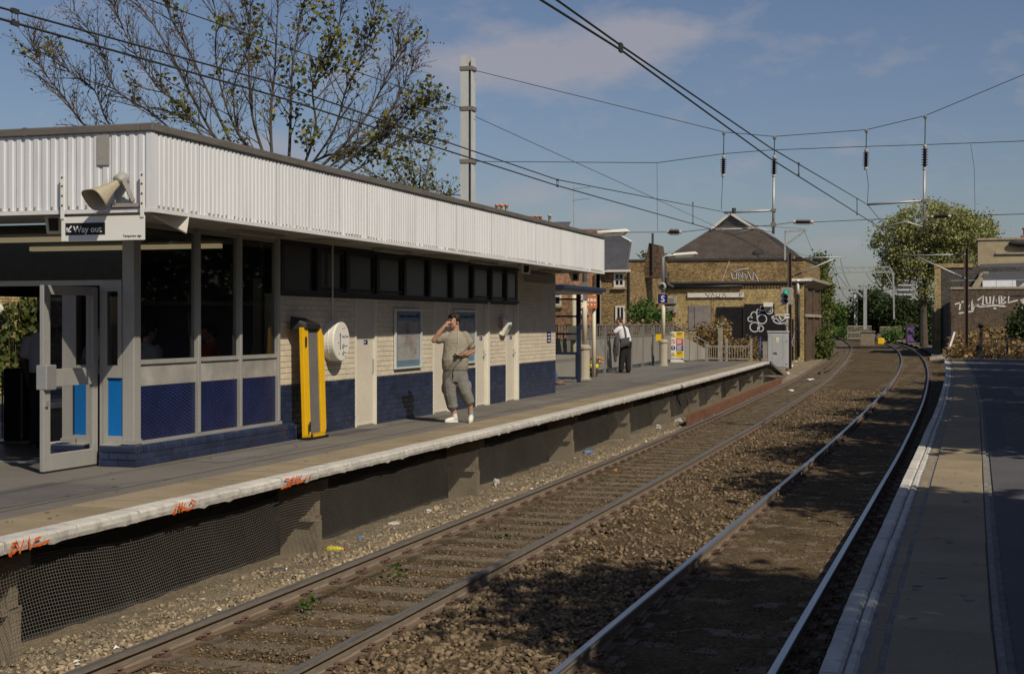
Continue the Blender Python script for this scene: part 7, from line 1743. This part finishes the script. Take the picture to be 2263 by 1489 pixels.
b.make('t_shirt',m_['cloth_olive'],P1,.010,3)
b = Body(); b.torso([(.025,.0,.66,.19,.14),(.022,.0,.76,.212,.155),(.022,.0,.87,.212,.148),(.022,.0,.9,.2,.14)])
b.limb([(-.07,0,.76),(-.075,-.02,.6),(-.065,-.02,.45),(-.03,0,.28)],[.135,.125,.112,.1]); b.limb([(.115,0,.76),(.15,-.02,.62),(.195,-.02,.5),(.26,.03,.36)],[.135,.125,.112,.098])
b.ell((-.175,0,.56),.045,.075,.095,12,8); b.ell((.27,0,.58),.045,.075,.095,12,8); b.torso([(-.025,0,.245,.098,.098),(-.03,0,.29,.1,.1)]); b.torso([(.265,.035,.325,.092,.092),(.258,.03,.37,.095,.095)])
b.make('trousers',m_['cloth_grey'],P1,.011,2)
b = MB(); b.tube(catmull([(.0,-.155,.86),(-.012,-.165,.8),(-.005,-.16,.73)],4),.006,5); b.build('drawstring',m_['cloth_black'],P1)
shoe(P1,(.03,.03,0.005),(-.125,-.06,0.005),'shoe_white'); shoe(P1,(.305,.115,.06),(.285,-.06,.01),'shoe_white')
b = Body(); b.limb([(.02,.02,.07),(.008,.018,.135)],[.047,.047]); b.make('sock',m_['cloth_white'],P1,.009,2)
b = Body(); b.limb([(.298,.08,.11),(.288,.068,.19)],[.045,.046]); b.make('sock',m_['cloth_slate'],P1,.009,2)
b = MB(); b.cbox((-.092,-.06,1.625),.016,.03,.10,Matrix.Rotation(R(25),3,'Y')); b.build('phone',m_['plastic_black'],P1)
b = MB(); b.cbox((.065,-.255,1.085),.06,.015,.03); b.build('music_player',m_['plastic_black'],P1)
b = MB(); b.tube(catmull([(.085,-.03,1.63),(.09,-.09,1.5),(.085,-.15,1.35),(.08,-.19,1.2),(.07,-.24,1.1)],5),.0016,4); b.build('earphone_wire',m_['print_white'],P1)
b = MB()
for st_ in ([(-.11,.03),(-.05,-.05),(.03,-.10)],[(.0,.04),(-.03,-.03),(-.08,-.09)],[(-.08,.05),(-.04,.035),(.02,.05),(.08,.035)],[(-.10,-.02),(-.06,.0),(-.01,-.02)],[(-.06,-.12),(.03,-.12)],[(.03,.0),(.06,-.04)]): b.stroke(st_,.011,.001)
o = b.build('shirt_print',m_['leaf_print'] if 'leaf_print' in MATS else M('leaf_print',(0.38,0.38,0.26),0.9),P1); o.matrix_local = frame((0.0,-.165,1.255),FACE_Y)
sw = o.modifiers.new('wrap','SHRINKWRAP'); sw.target = [c for c in P1.children if c.name.startswith('t_shirt')][0]; sw.wrap_method = 'PROJECT'; sw.use_project_z = True; sw.use_negative_direction = True; sw.use_positive_direction = True; sw.offset = .004
P1.scale = (.93,.95,1.0)
# ---- man leaning on the fence, white shirt, shoulder bag
p0 = G(1379,824); P2 = empty('person', (p0.x,p0.y,0.005), TH, 'man in white shirt and black trousers leaning on the fence', 'person')
hc, ph = (-.165,.12,1.69), R(-115)
b = Body(); head(b,hc,ph,R(10),1.02); b.limb([(-.08,.10,1.50),(-.14,.11,1.62)],[.068,.064])
b.limb([(-.19,.0,1.42),(-.30,-.04,1.33),(-.35,-.02,1.28)],[.055,.05,.046]); b.limb([(-.35,-.02,1.28),(-.44,.14,1.27),(-.5,.26,1.28)],[.046,.042,.032]); hand(b,(-.5,.26,1.28),(-.4,.9,0),(0,0,-1),.7)
b.limb([(-.02,.24,1.42),(-.2,.4,1.3)],[.052,.045]); b.limb([(-.2,.4,1.3),(-.45,.42,1.28)],[.045,.032]); hand(b,(-.45,.42,1.28),(-1,.1,0),(0,0,-1),.7)
b.make('body',m_['skin'],P2,.010,2); face(P2,hc,ph,R(10)); hair(P2,hc,ph,'hair_brown',.99,False)
b = Body(); b.torso([(.05,.08,1.02,.20,.17),(.03,.08,1.1,.215,.18),(.0,.09,1.22,.21,.175),(-.03,.1,1.35,.205,.16),(-.05,.1,1.46,.19,.13),(-.07,.1,1.52,.11,.09)])
b.limb([(-.16,.0,1.43),(-.235,-.03,1.38),(-.29,-.04,1.33)],[.085,.078,.074]); b.limb([(-.02,.22,1.43),(-.13,.34,1.35)],[.085,.074]); b.make('shirt',m_['cloth_white'],P2,.013,3)
b = Body(); b.torso([(.07,.08,.84,.19,.16),(.07,.08,.95,.195,.165),(.06,.08,1.05,.185,.155)]); b.limb([(.0,.06,.88),(-.06,.05,.5),(-.09,.05,.1)],[.12,.10,.085]); b.limb([(.12,.1,.88),(.13,.1,.5),(.15,.08,.1)],[.125,.105,.088]); b.make('trousers',m_['cloth_black'],P2,.014,3)
shoe(P2,(-.08,.05,0),(-.26,.10,0),'shoe_brown'); shoe(P2,(.16,.08,0),(-.02,.12,0),'shoe_brown')
BG = empty('shoulder_bag', Vector(P2.location), TH, 'dark grey messenger bag hanging from the shoulder of the man at the fence', 'bag')
b = MB(); b.add([(-.14,-.16,.80),(.13,-.16,.90),(.18,-.16,1.16),(-.10,-.16,1.12),(-.15,-.05,.80),(.12,-.05,.90),(.17,-.05,1.16),(-.11,-.05,1.12)],[(0,1,2,3),(7,6,5,4),(0,4,5,1),(1,5,6,2),(2,6,7,3),(3,7,4,0)]); bevel(b.build('pouch',m_['cloth_mid'],BG),.03,3)
b = MB(); b.add([(-.12,-.175,.9),(.15,-.175,.96),(.18,-.175,1.165),(-.10,-.175,1.125),(-.12,-.16,.9),(.15,-.16,.96),(.18,-.16,1.165),(-.1,-.16,1.125)],[(0,1,2,3),(7,6,5,4),(0,4,5,1),(1,5,6,2),(2,6,7,3),(3,7,4,0)]); bevel(b.build('flap',m_['cloth_mid'],BG),.01)
b = MB(); st_ = [Vector(q) for q in ((.06,-.13,1.15),(.06,-.125,1.28),(.03,-.09,1.42),(-.02,.0,1.54),(-.04,.12,1.545)) ]
for a_,c_ in zip(st_[:-1],st_[1:]): b.beam(a_,c_,.035,.008,(0,1,.3))
b.build('strap',m_['cloth_mid'],BG)
JK = empty('jacket', Vector(P2.location), TH, 'dark grey jacket draped from the arm of the man at the fence', 'jacket')
b = Body(); b.limb([(-.22,-.08,1.15),(-.25,-.09,.9),(-.24,-.08,.6)],[.07,.09,.055]); b.limb([(-.27,-.05,1.1),(-.30,-.06,.75),(-.28,-.05,.4)],[.06,.075,.05]); b.make('cloth',m_['cloth_mid'],JK,.016,2)
# ---- figures in the booking hall
def standing(loc, rz, label, shirt, trousers, skin='skin', hairm='hair_dark', h=1.75, arm=None, strap=False, shoes='plastic_black'):
    P = empty('person', loc, rz, label, 'person'); k = h/1.75; hc = (0,-.01,1.635*k)
    b = Body(); head(b,hc,0); b.limb([(0,.02,1.42*k),(0,.01,1.56*k)],[.064,.06])
    arms = arm or (((-.2,.02,1.4),(-.25,.03,1.12),(-.23,-.08,.88)),((.2,.02,1.4),(.25,.03,1.12),(.23,-.08,.88)))
    for i,(s0,e0,w0) in enumerate(arms):
        s0,e0,w0 = [Vector(q)*k for q in (s0,e0,w0)]; b.limb([s0,e0,w0],[.055,.046,.032]); hand(b,w0,(w0-e0),(0,-1,.2) if i else (0,-1,.2),.7)
    b.make('body',m_[skin],P,.011,2); face(P,hc,0); hair(P,hc,0,hairm,1.0,True)
    b = Body(); b.torso([(0,.0,.95*k,.19,.13),(0,.0,1.1*k,.19,.135),(0,.0,1.28*k,.205,.13),(0,.01,1.40*k,.195,.11),(0,.015,1.475*k,.09,.08)])
    for s0,e0,w0 in arms: s0,e0 = Vector(s0)*k,Vector(e0)*k; b.limb([s0*.97,s0.lerp(e0,.75)],[.082,.07])
    b.make('shirt',m_[shirt],P,.013,3)
    b = Body(); b.torso([(0,0,.78*k,.175,.13),(0,0,.98*k,.185,.13)]); 
    for sx in (-1,1): b.limb([(sx*.09,0,.84*k),(sx*.10,-.01,.48*k),(sx*.11,.01,.07*k)],[.105,.085,.07])
    b.make('trousers',m_[trousers],P,.014,3)
    for sx in (-1,1): shoe(P,(sx*.11,.03,0),(sx*.13,-.15,0),shoes)
    if strap:
        b = MB(); q = [Vector(v)*k for v in ((-.16,-.02,1.49),(-.05,.12,1.4),(.1,.15,1.2),(.2,.1,.98))]
        for a_,c_ in zip(q[:-1],q[1:]): b.beam(a_,c_,.04,.01,(0,1,0))
        b.build('bag_strap',m_['cloth_black'],P)
    return P
B = G(97,990); standing((B.x,B.y,.008),R(180)+TH,'man in slate shirt and black trousers seen from behind in the doorway','cloth_slate','cloth_black','skin_dark',h=1.78,shoes='shoe_brown')
B = G(180,985); standing((B.x,B.y+.3,.008),R(-60),'man in pale shirt seen through the open glass door','cloth_white','cloth_mid','skin',h=1.72)
standing((-9.62,15.85,.008),R(160),'man with a dark shoulder strap behind the first window bay','cloth_slate','cloth_black','skin',h=1.62,strap=True)
standing((-9.55,17.25,.008),R(-60),'woman in a red top resting her chin on her hand behind glass','cloth_red','cloth_black','skin',h=1.6,arm=(((-.2,.02,1.4),(-.24,-.1,1.14),(-.06,-.17,1.42)),((.2,.02,1.4),(.24,-.1,1.14),(.0,-.2,1.1))))
standing((-9.5,18.95,.008),R(30),'person in a cream shirt at the edge of the third window bay','cloth_olive','cloth_jeans','skin',h=1.66)
# ---- seated person in the shelter, only the legs show past the wall
p0 = G(1238,850); P3 = empty('person', (p0.x-.15,p0.y,0), R(90), 'seated person in jeans whose feet show beside the shelter', 'person')
b = Body(); hc = (0,.55,1.22); head(b,hc,0); b.limb([(0,.58,1.0),(0,.56,1.15)],[.06,.058]); b.limb([(-.2,.55,.98),(-.25,.4,.72),(-.12,.2,.62)],[.055,.046,.032]); b.limb([(.2,.55,.98),(.25,.4,.72),(.12,.2,.62)],[.055,.046,.032]); b.make('body',m_['skin'],P3,.012,2); hair(P3,hc,0,'hair_brown')
b = Body(); b.torso([(0,.55,.5,.18,.13),(0,.57,.8,.2,.13),(0,.57,1.0,.19,.11),(0,.57,1.06,.09,.08)]); b.make('shirt',m_['cloth_mid'],P3,.014,3)
b = Body()
for sx in (-1,1): b.limb([(sx*.1,.5,.5),(sx*.13,.1,.5),(sx*.13,-.02,.09)],[.1,.08,.06])
b.make('trousers',m_['cloth_jeans'],P3,.014,3)
for sx in (-1,1): shoe(P3,(sx*.13,.0,0),(sx*.17,-.2,0),'shoe_brown',.1,.055)
# ================================================================== litter and small things
M('plastic_yellow',(0.62,0.55,0.03),0.4,var=.1); M('plastic_red',(0.5,0.03,0.02),0.4); M('plastic_sky',(0.10,0.22,0.45),0.4); M('paper_white',(0.62,0.61,0.6),0.8,var=.1); M('paper_tan',(0.45,0.36,0.22),0.85,var=.15); M('paper_orange',(0.62,0.22,0.04),0.7)
glass_mat('clear_plastic',(0.85,0.88,0.9),1.45,0.12)
m_ = MATS
def zg(x): return ZB+0.05
def bottle(px, py, rz, label, body, cap, L=.22, r=.036):
    p = G(px,py,-1.0); e_ = empty('bottle',(p.x,p.y,-1.04+r),rz,label,'bottle','rubbish dropped on the ballast')
    My = Matrix.Rotation(R(90),4,'Y')
    b = MB(); b.lathe([(r*.8,0),(r,.01),(r,L*.55),(r*.92,L*.62),(r*.4,L*.85),(r*.4,L*.9)],12,My); b.build('body',m_[body],e_,True)
    b = MB(); b.lathe([(r*.46,L*.9),(r*.46,L)],10,My); b.build('cap',m_[cap],e_,True)
def crumple(px, py, label, mat, size, flatz=.5, seed=0, cat='litter'):
    p = G(px,py,-1.0); q = random.Random(seed); bm = bmesh.new(); bmesh.ops.create_icosphere(bm,subdivisions=2,radius=1.0); b = MB()
    vs = []
    for v in bm.verts:
        f_ = q.uniform(.5,1.25); vs.append((v.co.x*size*f_, v.co.y*size*f_*.8, v.co.z*size*f_*flatz))
    b.add(vs,[[v.index for v in f.verts] for f in bm.faces]); bm.free(); o = b.build('plastic_bag' if 'bag' in label or 'sack' in label else ('cloth_rag' if 'rag' in label or 'cloth' in label else ('paper_scrap' if 'paper' in label else 'food_wrapper')),m_[mat]); o.location = (p.x,p.y,-1.03+size*flatz*.5); o.rotation_euler = (0,0,q.uniform(0,6))
    tag(o,label,'bag' if 'bag' in label or 'sack' in label else ('rag' if 'rag' in label or 'cloth' in label else ('paper' if 'paper' in label else 'wrapper')),'rubbish dropped on the ballast'); o['kind'] = 'thing'
bottle(722,1212,R(20),'yellow bottle with red cap lying below the platform netting','plastic_yellow','plastic_red')
bottle(600,1262,R(70),'clear crushed bottle near the second cross-wall','clear_plastic','print_white')
bottle(1290,1000,R(40),'blue and clear drinks bottle against the far netting','plastic_sky','plastic_red',.28,.045)
bottle(792,1188,R(80),'short blue bottle top beside the brown rag','plastic_sky','plastic_sky',.1,.03)
for i,(px,py,lab,mat,sz,fz) in enumerate(((868,1155,'white crumpled paper below the netting, nearest the camera','paper_white',.09,.4),(835,1168,'brown rag between the bottle top and crumpled paper','board_grey',.07,.3),
  (945,1128,'white carton with blue print below the netting','paper_white',.06,.6),(965,1122,'tan crisp packet beside the white carton','paper_tan',.06,.7),(995,1117,'grey plastic wrap beside the tan packet','plastic_grey',.07,.4),
  (1097,1068,'white knotted plastic bag right of the second lit cross-wall','paper_white',.075,1.0),(1130,1066,'thin white wrapper right of the knotted bag','paper_white',.05,.3),(1268,1012,'pale wrapper below the third lit cross-wall','paper_white',.06,.5),
  (1360,1036,'orange and white wrapper inside the left track','paper_orange',.045,.5),(440,1318,'flat white paper scrap close to the left edge','paper_white',.07,.15),(1500,930,'white paper heap at the near end of the rusty beam','paper_white',.12,.6),(1455,943,'white rubbish bag short of the rusty beam','paper_white',.1,.6),
  (1395,962,'blue-grey wrapper along the far netting','plastic_sky',.06,.4),(1748,862,'white cloth lying inside the left track','paper_white',.14,.35),(1790,838,'white plastic heap between the check rails','paper_white',.2,.25),(1225,1020,'small blue wrapper at the netting foot','plastic_sky',.05,.4),(345,1484,'pale sandwich wrapper beside the nearest rail','paper_tan',.06,.3))):
    crumple(px,py,lab,mat,sz,fz,i+3)
# scattered scraps along the foot of the netting
sc = MB(); q = random.Random(4)
for k in range(150):
    s = 9+q.random()**1.3*48; t = EL0+gL(s)+.16+abs(q.gauss(0,.16)); z = ZB+.08; L = q.uniform(.012,.04); a = q.uniform(0,6.28); c_, s_ = math.cos(a)*L, math.sin(a)*L
    sc.add([(t-c_,s-s_,z+q.uniform(0,.02)),(t+s_*.6,s-c_*.6,z+q.uniform(0,.03)),(t+c_,s+s_,z+q.uniform(0,.02)),(t-s_*.6,s+c_*.6,z+q.uniform(0,.03))],[(0,1,2,3)]); sc.m[-1] = q.choice((0,0,0,1,2))
tag(sc.build('paper_scraps',[m_['paper_white'],m_['paper_tan'],m_['leaf_dry']]),'tiny paper scraps and dead leaves along the netting foot','litter',kind='stuff')
rubbish = MB()
for i,(px,py,sz) in enumerate(((1745,808,.2),(1758,800,.16),(1766,797,.15),(1740,826,.14))): crumple(px,py,('white rubbish bag beside the grey cabinet','white carrier bag right of the grey cabinet','pale bag furthest right of the grey cabinet','flattened white sack below the grey cabinet')[i],'paper_white',sz,.6,40+i)
# memorial flowers tied to the fence in clear wrapping
p = G(1312,832); FB = empty('flower_bunch',(p.x,p.y,0),TH,'orange and yellow flowers in a pot against the platform fence','flowers')
b = MB(); b.lathe([(.09,0),(.12,.05),(.13,.28),(.14,.30)],12); b.build('pot',m_['lead_dark'],FB,True)
b = MB(); b.lathe([(.142,.24),(.15,.30),(.145,.38)],12); b.build('wrap',m_['plastic_yellow'],FB,True)
q = random.Random(2)
for k in range(16):
    c_ = Vector((q.gauss(.04,.09),q.gauss(0,.06),q.uniform(.42,.62))); b = MB(); b.ell(c_,.045,.045,.035,8,5); b.build('flower',m_[('paper_orange','paper_orange','plastic_yellow','paper_tan')[k%4]],FB,True)
    b = MB(); b.tube([(0,0,.28),c_],.006,4); b.build('stem',m_['leaf_bright'],FB)
PS = empty('plastic_wrapping',(p.x+.15,p.y+.12,0),TH,'crinkled clear plastic sheet tied to the fence above the flowers','wrapping')
V = []; n1, n2 = 10, 16
for i in range(n1):
    for j in range(n2): V.append((-.25+.55*i/(n1-1)+q.uniform(-.015,.015),.05*math.sin(i*1.7+j*.6)+q.uniform(-.02,.02),.25+1.0*j/(n2-1)))
o = link('sheet',np_mesh('sheet',V,[(i*n2+j,(i+1)*n2+j,(i+1)*n2+j+1,i*n2+j+1) for i in range(n1-1) for j in range(n2-1)],m_['clear_plastic']),PS)
# green tarpaulin in the hedge
p = OS(1570,726,68); b = MB(); b.add([(-.6,0,-.25),(.5,.1,.15),(.65,.3,.3),(-.1,.3,.05)],[(0,1,2,3)]); M('tarp',(0.2,0.42,0.33),.6); o = b.build('tarpaulin',m_['tarp']); o.location = p; tag(o,'scrap of pale green tarpaulin lying on the dry hedge','tarpaulin')
# concrete marker posts, cable ducts beside the far track
for i,(px,py) in enumerate(((2110,775),(2075,762))):
    p = OS(px,py,96-i*4); b = MB(); b.beam((p.x-.6,p.y,-.55),(p.x+.5,p.y+.6,-.4),.3,.2); tag(b.build('timber_baulk',m_['post_weathered']),('old timber baulk lying below the brown wall','old timber baulk lying at the dark fence foot')[i],'timber')
